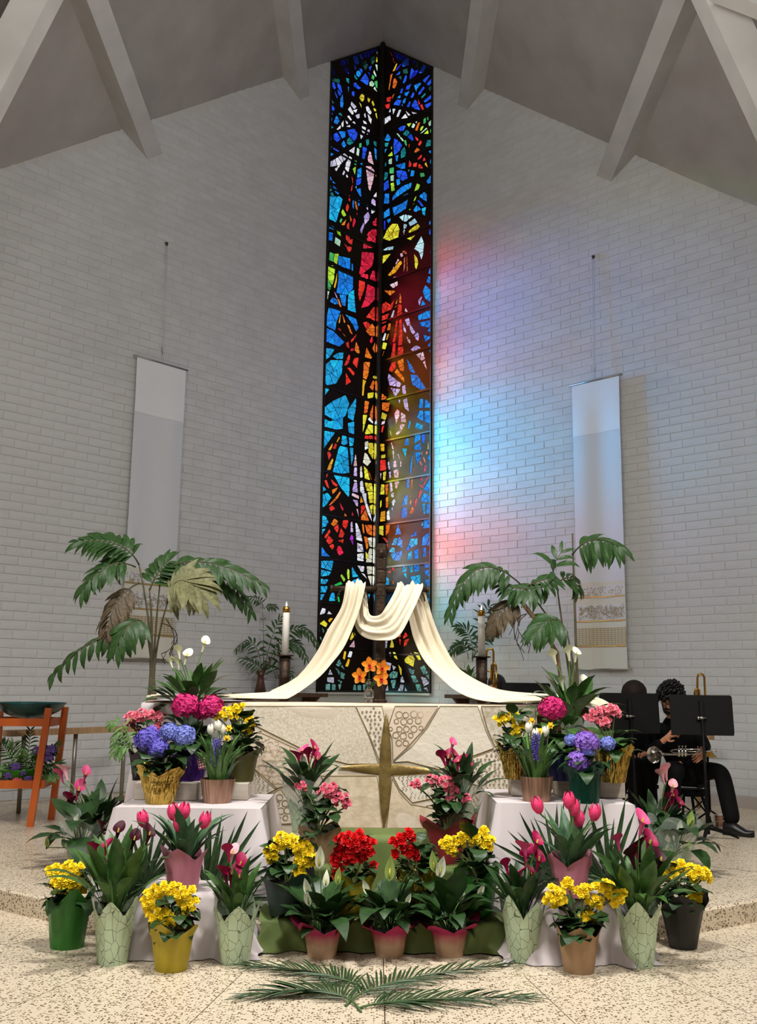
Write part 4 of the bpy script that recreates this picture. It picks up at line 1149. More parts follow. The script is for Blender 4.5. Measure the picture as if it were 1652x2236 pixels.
GREEN = leafmat('leaf_green', (68, 104, 46), (46, 78, 32))
DARK = leafmat('leaf_dark_green', (46, 76, 36), (31, 55, 26))
LIGHT = leafmat('leaf_fresh_green', (92, 128, 62), (66, 104, 48))
PALM = leafmat('palm_green', (54, 86, 40), (36, 62, 30))
OLIVE = leafmat('palm_olive', (128, 128, 88), (96, 96, 62), 0.55)
BROWNP = leafmat('palm_brown', (104, 88, 66), (66, 58, 42), 0.6)
STEM = M('flower_stem', (96, 132, 66), 0.5)
SOIL = M('potting_soil', (36, 27, 20), 0.95, bump=0.8, bscale=60)
BARK = M('palm_cane', (96, 84, 60), 0.7, col2=(60, 66, 42), scale=12)


def leaf_mesh(name, mat, prof, bend=0.6, fold=0.25, twist=0.0, n=8, wave=0.0):
    """Leaf of unit length along +Y: prof(t) half width, bend radians of droop, fold of the two halves."""
    g = G()
    y = z = 0.0
    vs = []
    for i in range(n + 1):
        t = i / n
        a = -bend * t * t
        if i:
            y += math.cos(a) / n
            z += math.sin(a) / n
        h = prof(t)
        tw = twist * t
        for k in (-1, 0, 1):
            x, zz = k * h * math.cos(fold), abs(k) * h * math.sin(fold) + wave * h * math.sin(t * 17 + k)
            vs.append((x * math.cos(tw) - zz * math.sin(tw), y, z + x * math.sin(tw) + zz * math.cos(tw)))
    fs = [(i * 3 + k, i * 3 + k + 1, i * 3 + k + 4, i * 3 + k + 3) for i in range(n) for k in (0, 1)]
    return g.add(vs, fs).mesh(name, mat)


def p_calla(t): return 0.012 if t < 0.42 else 0.092 * max(0.02, math.sin(PI * min(1, ((t - 0.42) / 0.58) ** 0.75))) ** 0.9
def p_peace(t): return 0.010 if t < 0.38 else 0.125 * max(0.02, math.sin(PI * ((t - 0.38) / 0.62) ** 0.8))
def p_round(t): return 0.012 if t < 0.25 else 0.36 * max(0.03, math.sin(PI * ((t - 0.25) / 0.75) ** 0.7)) ** 0.6
def p_ovate(t): return 0.014 if t < 0.2 else 0.27 * max(0.03, math.sin(PI * ((t - 0.2) / 0.8) ** 0.75)) ** 0.85
def p_strap(t): return 0.05 * (1 - t ** 3) ** 0.6 + 0.004
def p_tulip(t): return 0.10 * max(0.05, math.sin(PI * min(1, t * 0.9 + 0.12)))
def p_lance(t): return 0.105 * max(0.05, math.sin(PI * (t ** 0.8) * 0.97 + 0.04))


def variants(nm, mat, prof, bends, fold=0.25, tw=0.25, n=8, wave=0.0):
    return [leaf_mesh(nm, mat, prof, b, fold, rnd(-tw, tw), n, wave) for b in bends]


LEAF = {
    'calla': variants('leaf', GREEN, p_calla, (0.5, 0.9, 1.3, 0.2)), 'calla_dark': variants('leaf', DARK, p_calla, (0.5, 0.9, 1.4, 0.2)),
    'peace': variants('leaf', DARK, p_peace, (0.9, 1.4, 1.9, 0.5), wave=0.08), 'begonia': variants('leaf', DARK, p_round, (0.7, 1.2, 1.6), 0.2, wave=0.12),
    'hydrangea': variants('leaf', DARK, p_ovate, (0.7, 1.1, 1.6), 0.2, wave=0.05), 'mid': variants('leaf', GREEN, p_ovate, (0.7, 1.1, 1.6), 0.2, wave=0.05),
    'strap': variants('leaf', LIGHT, p_strap, (0.3, 0.7, 1.2)), 'tulip': variants('leaf', leafmat('tulip_leaf', (78, 110, 78), (58, 90, 62)), p_tulip, (0.3, 0.6, 1.0), 0.5),
    'lance': variants('leaflet', PALM, p_lance, (0.5, 0.9, 1.3), 0.2, n=5), 'lance_olive': variants('leaflet', OLIVE, p_lance, (0.5, 0.9, 1.3), 0.2, n=5),
    'lance_brown': variants('leaflet', BROWNP, p_lance, (0.6, 1.0, 1.5), 0.2, n=5), 'lance_light': variants('leaflet', LIGHT, p_lance, (0.5, 0.9), 0.2, n=5),
    'blade': variants('leaflet', leafmat('fan_palm', (52, 80, 42), (36, 58, 32)), lambda t: 0.046 * (1 - t ** 4) * (0.4 + 0.6 * min(1, t * 4)) + 0.001, (0.1, 0.25), 0.5, n=5)}


# --- flowers
def flower_mats(n, c, c2, rough=0.5): return M(n, c, rough, col2=c2, scale=60, spec=0.25)


YEL = flower_mats('yellow_petals', (255, 232, 50), (252, 214, 20))
RED = flower_mats('red_petals', (226, 22, 24), (190, 8, 14))
PINK = flower_mats('pink_petals', (236, 128, 146), (224, 96, 120))
SALMON = flower_mats('salmon_pink_petals', (244, 144, 158), (232, 112, 134))
MAG = flower_mats('magenta_spathe', (176, 22, 84), (140, 12, 62))
PINKC = flower_mats('pink_spathe', (216, 88, 140), (196, 60, 112))
PALEC = flower_mats('pale_pink_spathe', (236, 180, 186), (226, 150, 164))
MAROON = flower_mats('maroon_spathe', (74, 12, 34), (50, 8, 26))
WHITEC = flower_mats('white_spathe', (240, 238, 214), (228, 230, 190))
SPATH = flower_mats('peace_lily_spathe', (242, 243, 230), (222, 230, 198))
SPATHG = flower_mats('green_spathe', (176, 196, 110), (150, 180, 92))
TUL = M('tulip_petals', (232, 28, 92), 0.45, col2=(240, 84, 136), scale=14)
WTUL = flower_mats('white_tulip_petals', (242, 240, 226), (228, 226, 204))
HYAC = flower_mats('hyacinth_florets', (100, 76, 178), (70, 50, 146))
HOTP = flower_mats('hot_pink_hydrangea', (206, 44, 116), (178, 26, 92))
PURP = flower_mats('purple_hydrangea', (108, 82, 178), (92, 100, 196))
LILAC = flower_mats('lilac_hydrangea', (150, 96, 186), (124, 104, 204))
BLUE = flower_mats('blue_hydrangea', (128, 140, 206), (106, 116, 196))
ORGE = M('daffodil_cup', (250, 160, 20), 0.5)
SPX = M('spadix', (214, 198, 84), 0.8, bump=0.6, bscale=200)


def rosette(name, mat, layers, seed):
    random.seed(seed)
    g = G()
    for n, r, w, tilt, z in layers:
        for i in range(n):
            h = len(g.v)
            petal(g, 2 * PI * (i + rnd(-.15, .15)) / n + r * 20, r * rnd(0.88, 1.08), w, 0.12 * r, tilt, n=2)
            g.v[h:] = [(x, y, zz + z) for x, y, zz in g.v[h:]]
    return g.mesh(name, mat)


BEG = ((6, 1.0, 0.52, 0.25, 0.0), (5, 0.78, 0.46, 0.6, 0.05), (4, 0.5, 0.36, 1.0, 0.1))
BLOOM = {k: [rosette('bloom', m, BEG, s) for s in (1, 2, 3)] for k, m in (('yellow', YEL), ('red', RED), ('pink', PINK), ('salmon', SALMON))}


def calla_flower(mat, seed):
    random.seed(seed)
    g = G()

    def f(u, v):
        a = 2 * PI * u
        front = 0.5 + 0.5 * math.cos(a)         # 1 at the tip side
        r = 0.06 + 0.17 * v ** 2.0 + 0.20 * max(0, v - 0.75) * 2
        z = 0.82 * v + 0.30 * front ** 2 * v ** 3 - 0.22 * (1 - front) * v ** 4
        return V((r * math.cos(a) * (1 + 0.55 * front * v ** 3), r * math.sin(a), z))
    g.grid(f, 14, 8, closed=True)
    return g.mesh('spathe', mat)


CALLA = {k: [calla_flower(m, s) for s in (1, 2)] for k, m in (('magenta', MAG), ('pink', PINKC), ('pale', PALEC), ('maroon', MAROON), ('white', WHITEC))}
g = G(); g.lathe([(0.05, 0.15), (0.055, 0.5), (0.045, 0.75), (1e-6, 0.8)], 6)
SPADIX = g.mesh('spadix', SPX)
SPATHE = [leaf_mesh('spathe', m, lambda t: 0.24 * max(0.02, math.sin(PI * t ** 0.75)) ** 0.9, b, 0.5) for m, b in ((SPATH, -0.5), (SPATH, 0.3), (SPATHG, -0.3))]


def tulip_mesh(mat):
    g = G()
    for i in range(6):
        a0 = 2 * PI * i / 6
        k = 0.92 if i % 2 else 1.0

        def f(u, v):
            a = a0 + (u - 0.5) * 1.35 * (1 - 0.75 * v ** 3)
            r = k * (0.05 + 0.36 * math.sin(PI * min(1, v * 0.78 + 0.06)) ** 0.7) * (1 - 0.08 * v)
            return V((r * math.cos(a), r * math.sin(a), v * (1.08 if i % 2 else 1.0)))
        g.grid(f, 5, 7)
    return g.mesh('tulip_bloom', mat)


TULIP = {'pink': tulip_mesh(TUL), 'white': tulip_mesh(WTUL)}


def floret(g, c, n, r):
    n = V(n).normalized()
    x = n.cross(V((0.2, 0.3, 0.9))).normalized()
    y = n.cross(x)
    a0 = rnd(0, 1.5)
    for i in range(4):
        a = a0 + i * PI / 2
        d, e = x * math.cos(a) + y * math.sin(a), y * math.cos(a) - x * math.sin(a)
        up = n * r * 0.25
        g.add([c, c + d * r * 0.6 + e * r * 0.5 + up, c + d * r * 1.1 + up * 0.4, c + d * r * 0.6 - e * r * 0.5 + up], [(0, 1, 2, 3)])


def hydra_head(mat, seed, n=80, r=0.24):
    random.seed(seed)
    g = G()
    for i in range(n):
        z = 1 - 1.55 * (i + 0.5) / n
        a = i * 2.39996
        q = math.sqrt(max(0, 1 - z * z))
        d = V((q * math.cos(a), q * math.sin(a), z))
        k = rnd(0.9, 1.05)
        floret(g, V((d.x * k, d.y * k, d.z * k * 0.8)), d + V((rnd(-.35, .35), rnd(-.35, .35), rnd(-.35, .35))), r * rnd(.85, 1.2))
    g.ball((0, 0, 0), 0.8, 8, 6, (1, 1, 0.8))
    return g.mesh('flower_head', mat, smooth=False)


HYD = {k: [hydra_head(m, s) for s in (1, 2)] for k, m in (('hot', HOTP), ('purple', PURP), ('lilac', LILAC), ('blue', BLUE))}
random.seed(11)
g = G()
for i in range(70):
    z, a = i / 70, i * 2.39996
    r = 0.15 * (1 - 0.5 * z)
    d = V((math.cos(a), math.sin(a), 0.35))
    c = V((r * math.cos(a), r * math.sin(a), z))
    for k in range(5):
        t = 2 * PI * k / 5
        x = d.cross(V((0, 0, 1))).normalized(); y = d.normalized().cross(x)
        q = x * math.cos(t) + y * math.sin(t)
        g.add([c, c + d * .05 + q * .02, c + d * .10 + q * .13, c + d * .09 + (q + x * .6) * .06], [(0, 1, 2, 3)])
g.lathe([(0.09, 0), (0.05, 0.9), (1e-6, 1.0)], 8)
HYA = g.mesh('flower_spike', HYAC, smooth=False)
g = G()
for i in range(6): petal(g, 2 * PI * i / 6, 1.0, 0.34, 0.1, 0.15, n=3)
DAFP = g.mesh('petals', YEL)
g = G(); g.lathe([(0.2, 0), (0.3, 0.35), (0.42, 0.6)], 12)
DAFC = g.mesh('cup', ORGE)


# --- pots and their wrappers
def paper(n, c, c2=None, rough=0.7, metal=0.0, bump=0.5, bscale=24, stretch=(1, 1, 0.25)): return M(n, c, rough, metal, col2=c2, scale=10, bump=bump, bscale=bscale, stretch=stretch)


mint = voro('mint_paper_with_dark_veins', (186, 204, 170), (96, 104, 78), 24, 0.022, rough=0.7, stretch=(1.2, 1.2, 0.7))
WRAP = {
    'mint': mint, 'green': paper('green_wrapper', (52, 126, 40), (40, 104, 32), 0.35), 'yellow': paper('yellow_wrapper', (178, 160, 38), (156, 136, 22), 0.45),
    'pink': paper('dusty_pink_wrapper', (216, 140, 158), (200, 120, 142), 0.45), 'kraft': paper('kraft_paper', (166, 136, 104), (150, 118, 86)), 'black': paper('black_wrapper', (28, 28, 24), None, 0.5),
    'gold': paper('gold_foil', (206, 180, 100), (160, 130, 56), 0.25, 1.0, 1.0, 60, (1, 1, 0.2)), 'purple': paper('purple_foil', (80, 36, 140), (54, 20, 104), 0.4, 0.4, 1.0, 50, (1, 1, 0.2)),
    'olive': paper('olive_wrapper', (86, 84, 38), (70, 66, 28), 0.5), 'plum': paper('dark_plum_wrapper', (46, 28, 50), None, 0.5), 'blue': paper('navy_wrapper', (28, 38, 96), None, 0.4),
    'emerald': paper('emerald_foil', (8, 74, 58), (4, 54, 42), 0.35, 0.4, 0.8, 40, (1, 1, 0.2)), 'red': paper('rose_red_wrapper', (168, 54, 66), (150, 40, 54), 0.5), 'forest': paper('dark_green_wrapper', (36, 52, 44), None, 0.5),
    'bronze': M('bronze_metal', (170, 136, 116), 0.35, metal=0.6, col2=(128, 98, 80), scale=26, stretch=(1, 1, 0.05)),
    'blush': None, 'silver': paper('mint_foil', (160, 180, 166), (120, 142, 130), 0.3, 0.5, 1.0, 30)}
PLASTIC = M('black_plastic_pot', (26, 26, 26), 0.5)


def blush_mat():
    m = M('pink_edged_kraft', (192, 162, 132), 0.6, col2=(176, 144, 114), scale=10, bump=0.4, bscale=24)
    nt = m.node_tree
    b = nt.nodes['Principled BSDF']
    src = b.inputs['Base Color'].links[0].from_socket
    tc = nt.nodes.new('ShaderNodeTexCoord')
    sp = nt.nodes.new('ShaderNodeSeparateXYZ')
    nt.links.new(tc.outputs['Object'], sp.inputs[0])
    r = nt.nodes.new('ShaderNodeMapRange')
    r.inputs['From Min'].default_value = 0.06
    r.inputs['From Max'].default_value = 0.125
    nt.links.new(sp.outputs['Z'], r.inputs['Value'])
    mx = nt.nodes.new('ShaderNodeMix')
    mx.data_type = 'RGBA'
    nt.links.new(r.outputs[0], mx.inputs['Factor'])
    nt.links.new(src, mx.inputs['A'])
    mx.inputs['B'].default_value = (*lin((164, 30, 82)), 1)
    nt.links.new(mx.outputs['Result'], b.inputs['Base Color'])
    return m


WRAP['blush'] = blush_mat()
FILM = clear_film('clear_cellophane', (206, 220, 206), 0.28)


def wrapper(kind, rb, rt, h, peaks=5, flare=0.35, seed=0):
    """Paper sleeve round a pot: straight wall, then a torn, pointed, flaring collar."""
    random.seed(seed + 100)
    ph = rnd(0, 6)
    amp = [rnd(0.55, 1.1) for _ in range(peaks)]
    g = G()
    crinkle = {'gold': 0.09, 'purple': 0.05, 'emerald': 0.05, 'bronze': 0.0}.get(kind, 0.025)

    kf = 13 if kind == 'gold' else 6

    def f(u, v):
        a = 2 * PI * u
        if kind == 'bronze':
            r = rb + (rt - rb) * v
            r *= 1 + 0.03 * math.cos(26 * a)
            return V((r * math.cos(a), r * math.sin(a), h * v))
        q = (a + ph) / (2 * PI) * peaks
        k, fr = int(q) % peaks, q % 1
        saw = 1 - abs(2 * fr - 1)
        t2 = max(0, (v - 0.62) / 0.38)
        r = rb + (rt - rb) * min(1, v / 0.75)
        r *= 1 + flare * t2 ** 1.3 * (0.35 + 0.65 * saw) + crinkle * (0.3 + v) * (noise.noise(V((math.cos(a) * kf, math.sin(a) * kf, v * kf * 0.5 + seed * 7.3))) + 0.6 * math.sin(a * 11 + seed))
        z = h * (0.0 + min(1, v / 0.72) * 0.74 + t2 * (0.06 + 0.40 * saw ** 0.8 * amp[k]))
        return V((r * math.cos(a), r * math.sin(a), z))
    g.grid(f, 104 if kind in ('bronze', 'gold') else 60, 18 if kind == 'gold' else 12, closed=True)
    return g


def pot(root, kind, rb, rt, h, peaks=5, flare=0.35, seed=0):
    g = wrapper(kind, rb, rt, h, peaks, flare, seed)
    o = obj('wrapper' if kind != 'bronze' else 'pot', g, WRAP[kind], root, smooth=kind not in ('gold', 'purple', 'emerald'))
    if kind != 'bronze':
        g = G(); g.lathe([(rb * 0.9, 0.004), (rt * 0.93, h * 0.74), (rt * 0.97, h * 0.75), (rt * 0.95, h * 0.78), (rt * 0.88, h * 0.76)], 20); obj('pot', g, PLASTIC, root)
    g = G(); g.lathe([(rt * 0.88, h * 0.68), (rt * 0.5, h * 0.72), (1e-6, h * 0.73)] if kind != 'bronze' else [(rt * 0.95, h * 0.9), (1e-6, h * 0.93)], 16); obj('soil', g, SOIL, root)
    return h * 0.72


# --- putting leaves and flowers on a plant
def leaves(root, kind, z0, n, Lr, elr, wide=1.0, r0=0.02, a0=0.0, arc=2 * PI, cz=0.0):
    for i in range(n):
        az = a0 + (i * 2.39996 if arc > 6 else arc * (i + rnd(.2, .8)) / n)
        el = math.radians(rnd(*elr))
        d = V((math.cos(az) * math.cos(el), math.sin(az) * math.cos(el), math.sin(el)))
        side = V((-math.cos(az) * math.sin(el), -math.sin(az) * math.sin(el), math.cos(el)))
        L = rnd(*Lr)
        p = V((math.cos(az) * r0 * rnd(.2, 1), math.sin(az) * r0 * rnd(.2, 1), z0 + cz * rnd(0, 1)))
        put('leaf', random.choice(LEAF[kind]), root, orient(p, d, side, L, L * wide * rnd(.85, 1.15)))


def stem_to(root, z0, p, tip_d, r=0.0035, mat=None, name='stem', r0=0.015, parent=None):
    base = V((rnd(-r0, r0), rnd(-r0, r0), z0))
    mid = (base + p) / 2 + V((0, 0, 0.25 * (p.z - base.z))) + (V((p.x, p.y, 0)) - V((base.x, base.y, 0))) * -0.15
    g = G(); g.tube([bez(base, mid, p, k / 6) for k in range(7)], [r * 1.2] * 3 + [r] * 4, 5, cap=False)
    return obj(name, g, mat or STEM, parent or root)


def loc(root, px, py, dy=0.0):
    """Point of the plant seen at a pixel, at the plant's own depth (dy nearer is negative)."""
    return at(px, py, root.location.y + dy) - V(root.location)


def callas(root, z0, spots, size=0.085):
    leaves(root, 'strap', z0, 8, (0.14, 0.24), (72, 88), 0.4, 0.03)
    for px, py, col, *rest in spots:
        lean = rest[0] if rest else rnd(-0.5, 0.5)
        p = loc(root, px, py, rnd(-0.05, 0.04))
        d = V((lean * 0.6, -0.05, 1)).normalized()
        s = size * (rest[1] if len(rest) > 1 else rnd(0.9, 1.1))
        base = p - d * s * 0.6
        stem_to(root, z0, base, d, 0.0042)
        fo = put('flower', random.choice(CALLA[col]), root, orient(base, V((0, 0, 1)), V((0, 0, 1)), 1) if 0 else Matrix.Translation(base) @ d.to_track_quat('Z', 'X').to_matrix().to_4x4() @ Matrix.Rotation(math.atan2(-0.6, lean) + rnd(-.5, .5), 4, 'Z') @ Matrix.Scale(s, 4))
        put('spadix', SPADIX, fo, Matrix.Identity(4))


def spathes(root, z0, spots, size=0.1):
    for px, py, v, *rest in spots:
        lean = rest[0] if rest else rnd(-0.15, 0.15)
        s = size * (rest[1] if len(rest) > 1 else 1)
        p = loc(root, px, py, rnd(-0.04, 0.03))
        d = V((lean, -0.05, 1)).normalized()
        base = p - d * s * 0.5
        stem_to(root, z0, base, d, 0.0032)
        fo = put('flower', SPATHE[v], root, orient(base, d, V((rnd(-.5, .5), -1, 0.1)), s, s * 0.95))
        g = G(); g.tube([(0, 0.12, 0.06), (0, 0.3, 0.07), (0, 0.5, 0.06)], [0.035, 0.04, 0.03], 6)
        obj('spadix', g, SPX, fo)


def blooms(root, z0, col, ellipses, size=0.026, dens=1.0):
    """Dome of rosettes filling pixel ellipses (cx, cy, rx, ry, n)."""
    for o in [o for o in root.children if o.name.startswith('leaf')]:          # no leaf grows through a cluster
        for q in (0.55, 0.95):
            w = V(root.location) + o.matrix_basis @ V((0, q, -0.1))
            x, y = topx(w)
            if any(((x - cx) / (rx * 1.05)) ** 2 + ((y - cy) / (ry * 1.05)) ** 2 < 1 for cx, cy, rx, ry, n in ellipses) and w.y < root.location.y - 0.015:
                bpy.data.objects.remove(o)
                break
    for cx, cy, rx, ry, n in ellipses:
        c = loc(root, cx, cy, 0.0)
        stem_to(root, z0, c - V((0, 0, 0.01)), None, 0.005, M('begonia_stem', (92, 104, 56), 0.6))
        for i in range(n):
            t = (i + 0.5) / n
            a = i * 2.39996
            x, y = math.sqrt(t) * math.cos(a), math.sqrt(t) * math.sin(a)
            h = math.sqrt(max(0, 1 - t))
            m = mpp(root.location.y, root.location.z + c.z)
            p = c + V((x * rx * m, -h * rx * m * 0.75 + 0.01, y * ry * m * -1 + h * 0.008))
            d = V((x * 0.7, -0.5 - 0.6 * h, -y * 0.7 + 0.5)).normalized()
            s = size * rnd(0.82, 1.15)
            put('bloom', random.choice(BLOOM[col]), root, Matrix.Translation(p) @ d.to_track_quat('Z', 'Y').to_matrix().to_4x4() @ Matrix.Rotation(rnd(0, 6), 4, 'Z') @ Matrix.Scale(s, 4))


def plant(name, label, cat, bx, by, z, kind, wb, wt, hpx, peaks=5, flare=0.35, seed=0, group=None, Y=None):
    """A potted plant whose pot stands with its front foot at pixel (bx, by) on height z (or at depth Y)."""
    f = fl(bx, by, z) if Y is None else at(bx, by, Y)
    m = mpp(f.y, z + 0.1)
    rb, rt, h = wb * m / 2, wt * m / 2, hpx * m
    t = thing(name, label, cat, (f.x, f.y + rb, z), rnd(0, 0.0), group)
    z0 = pot(t, kind, rb, rt, h, peaks, flare, seed)
    return t, z0, m


# ================================================================ the flowers on the floor, on the steps and on the two tables
random.seed(21)
TZL, TZR, TF = 0.685, 0.735, 5.92               # table top heights and front edge
ST1, ST2, ST3 = PLAT + 0.03, 0.375, 0.52        # green steps

# ---- side tables: small tables under white cloths
for nm, xl, xr, zt, yf in (('left', -1.515, -0.665, TZL, TF), ('right', 0.715, 1.515, TZR, TF + 0.02)):
    yb = yf + 0.8
    t = thing('side_table', 'low table under the white cloth, %s of the altar' % nm, 'table', ((xl + xr) / 2, yf + 0.4, PLAT), group='draped side tables')
    I = Matrix.Translation(-V(t.location))
    g = G(); g.box((xl + 0.015, yf + 0.02, zt - 0.03), (xr - 0.015, yb - 0.02, zt - 0.006), 0.004); obj('tabletop', g, M('table_laminate', (150, 130, 108), 0.5), t, smooth=False, mx=I)
    for x in (xl + 0.05, xr - 0.05):
        for y in (yf + 0.06, yb - 0.06):
            g = G(); g.tube([(x, y, PLAT), (x, y, zt - 0.03)], 0.014, 8); obj('leg', g, M('grey_metal_leg', (110, 108, 104), 0.4, metal=0.7), t, mx=I)
    hem = PLAT + 0.012
    per = [(xl, yb), (xl, yf), (xr, yf), (xr, yb)]
    seg = []
    for (a, b) in zip(per, per[1:] + per[:1]):
        n = 26
        seg += [(a[0] + (b[0] - a[0]) * i / n, a[1] + (b[1] - a[1]) * i / n) for i in range(n)]
    N = len(seg)
    cxm, cym = (xl + xr) / 2, yf + 0.4

    def side(u, v):
        i = int(round(u * N)) % N
        x, y = seg[i]
        dx, dy = (x - cxm) / (xr - xl) * 2, (y - cym) / 0.8 * 2
        cor = max(0, abs(dx) + abs(dy) - 1.35) / 0.65
        fold = 0.026 * math.sin(i * 0.62 + (1 if nm == 'left' else 3)) + 0.018 * math.sin(i * 1.31)
        o = 0.004 + v * (fold + 0.03 + 0.10 * cor)
        fx = (1 if dx > 0 else -1) if abs(dx) > 0.985 else dx * 0.2
        fy = (1 if dy > 0 else -1) if abs(dy) > 0.985 else dy * 0.2
        return V((x + fx * o, y + fy * o, zt + 0.001 - (zt - hem) * v ** 0.98 * (1 - 0.02 * math.sin(i * .4))))
    g = G(); g.grid(side, N, 12, closed=True)
    g.add([(x, y, zt + 0.001) for x, y in seg], [tuple(range(N))])
    tag(obj('tablecloth', g, white_cloth), 'white cloth hanging in folds over the %s flower table' % nm, 'tablecloth', 'white tablecloths')
    # covered crate in front on which the tulips stand
    bx0, bx1 = (-1.20, -0.78) if nm == 'left' else (0.86, 1.30)
    zb = 0.31
    t = thing('crate', 'low wooden crate under the white cloth before the %s table' % nm, 'crate', ((bx0 + bx1) / 2, 5.62, 0), group='covered crates')
    I = Matrix.Translation(-V(t.location))
    for k in range(3):
        g = G(); g.box((bx0 + .01, 5.49, 0.02 + k * .095), (bx1 - .01, 5.505, 0.105 + k * .095)); obj('slat', g, wood, t, smooth=False, mx=I)
    g = G(); g.box((bx0 + .01, 5.505, 0.0), (bx1 - .01, 5.70, zb - 0.008)); obj('body', g, wood, t, smooth=False, mx=I)
    wx = 0.25
    x0, x1 = bx0 - 0.20, bx1 + 0.2

    def puddle(u, v):
        x = x0 + (x1 - x0) * u
        edge = min(1, min(x - x0, x1 - x) / 0.2)
        top = 0.02 + (zb - 0.02) * (math.sin(edge * PI / 2) ** 1.4)
        if v < 0.3: return V((x, 5.87 - 0.36 * v / 0.3, top + 0.004))
        q = (v - 0.3) / 0.7
        f = 0.034 * math.sin(u * 23 + 1.7 * q) + 0.02 * math.sin(u * 41)
        return V((x + 0.02 * math.sin(q * 4 + u * 9), 5.49 - 0.03 - q * (0.06 + f) - 0.05 * q ** 4, max(0.004, (top + 0.004) * (1 - q) ** 0.9 + 0.012 * math.sin(u * 17) * q * (1 - q))))
    g = G(); g.grid(puddle, 44, 22)
    tag(obj('floor_cloth', g, white_cloth), 'rumpled white cloth pooling on the floor before the %s table' % nm, 'cloth', 'white floor cloths')

# ---- white planks carrying the back rows
plank_m = M('whitewashed_plank', (204, 196, 184), 0.75, col2=(190, 178, 162), scale=7, stretch=(0.3, 1, 4))
PL = {}
for nm, x0, x1, y0, zt, px0, px1, pyt, lb in (('la', 0, 0, 6.28, TZL, 292, 428, 1702, 'white plank block behind the gold foil pot'), ('lb', 0, 0, 6.34, TZL, 486, 540, 1708, 'white plank block under the olive pot'),
                                        ('ra', 0, 0, 6.3, TZR, 1118, 1145, 1700, 'white plank block under the left gold pot'), ('rb', 0, 0, 6.3, TZR, 1218, 1255, 1704, 'white plank block under the navy pot'), ('rc', 0, 0, 6.26, TZR, 1310, 1365, 1708, 'white plank block under the right gold pot')):
    a, b = at(px0, 1740, y0), at(px1, 1740, y0)
    h = 0.105
    g = G(); g.box((a.x, y0, zt + 0.003), (b.x, y0 + 0.2, zt + h), 0.004)
    tag(obj('plank_block', g, plank_m, smooth=False), lb, 'block', 'white plank blocks')
    PL[nm] = zt + h

# ---- green draped steps in the middle
green_cloth = M('olive_green_cloth', (98, 112, 56), 0.7, col2=(82, 98, 46), scale=4, bump=0.15, bscale=12)


def draped_box(lb, x0, x1, y0, y1, z0, z1, fold=0.01, name='green_step', cat='step', grp=None):
    t = thing(name, lb, cat, ((x0 + x1) / 2, (y0 + y1) / 2, z0), group=grp)
    I = Matrix.Translation(-V(t.location))
    g = G(); g.box((x0 + 0.012, y0 + 0.02, z0 + 0.002), (x1 - 0.012, y1, z1 - 0.006)); obj('box', g, wood, t, smooth=False, mx=I)

    def f(u, v):
        x = x0 + (x1 - x0) * u
        if v < 0.4: return V((x, y1 - (y1 - y0) * v / 0.4, z1 + 0.003 * math.sin(u * 30) * (v > 0.02)))
        q = (v - 0.4) / 0.6
        return V((x + 0.01 * q * math.sin(u * 20), y0 - 0.004 - q * (0.02 + fold * (math.sin(u * 27) + 0.7 * math.sin(u * 51 + 1))), z1 - (z1 - z0 - 0.005) * q))
    g = G(); g.grid(f, 60, 16)
    obj('cloth', g, green_cloth, t, mx=I)
    for x in (x0, x1):
        g = G(); g.grid(lambda u, v: V((x + 0.006 * math.sin(u * 9 + v * 5), y0 + (y1 - y0) * u, z1 - (z1 - z0 - 0.005) * v)), 8, 6); obj('cloth_side', g, green_cloth, t, mx=I)
    return t


gx = lambda px, Y: at(px, 2000, Y).x
# lowest: the cloth hangs over the platform edge to the floor, with bunched ends
stp = thing('green_floor_cloth', 'olive green cloth hanging over the platform edge behind the peace lilies', 'cloth', (0.02, 5.6, 0))
I = Matrix.Translation(-V(stp.location))


def low(u, v):
    x = gx(566, 5.6) + (gx(1112, 5.6) - gx(566, 5.6)) * u
    e = min(1, 12 * min(u, 1 - u))
    bunch = max(0, 1 - min(u, 1 - u) / 0.18)
    if v < 0.35: return V((x, 5.95 - 0.36 * v / 0.35, ST1 + 0.004 + bunch * 0.03 * math.sin(u * 60 + v * 7)))
    q = (v - 0.35) / 0.65
    w = (0.012 + 0.035 * bunch) * (math.sin(u * 33) + 0.6 * math.sin(u * 61 + 2)) + 0.03 * bunch
    return V((x + 0.02 * bunch * math.sin(q * 6), 5.575 - 0.015 - q * (0.03 + w), ST1 - (ST1 - 0.008) * q + 0.02 * bunch * math.sin(q * PI) * math.sin(u * 70)))


g = G(); g.grid(low, 90, 20); obj('cloth', g, green_cloth, stp, mx=I)
draped_box('tall green draped step in the middle before the altar', gx(652, 6.1), gx(1062, 6.1), 6.08, 6.42, PLAT, ST3, 0.006)
draped_box('green draped step under the left pink begonia', gx(628, 5.88), gx(744, 5.88), 5.87, 6.07, PLAT + .04, ST2, 0.006, grp='low green steps')
draped_box('green draped step under the right pink begonia', gx(930, 5.88), gx(1062, 5.88), 5.87, 6.07, PLAT + .04, ST2, 0.006, grp='low green steps')

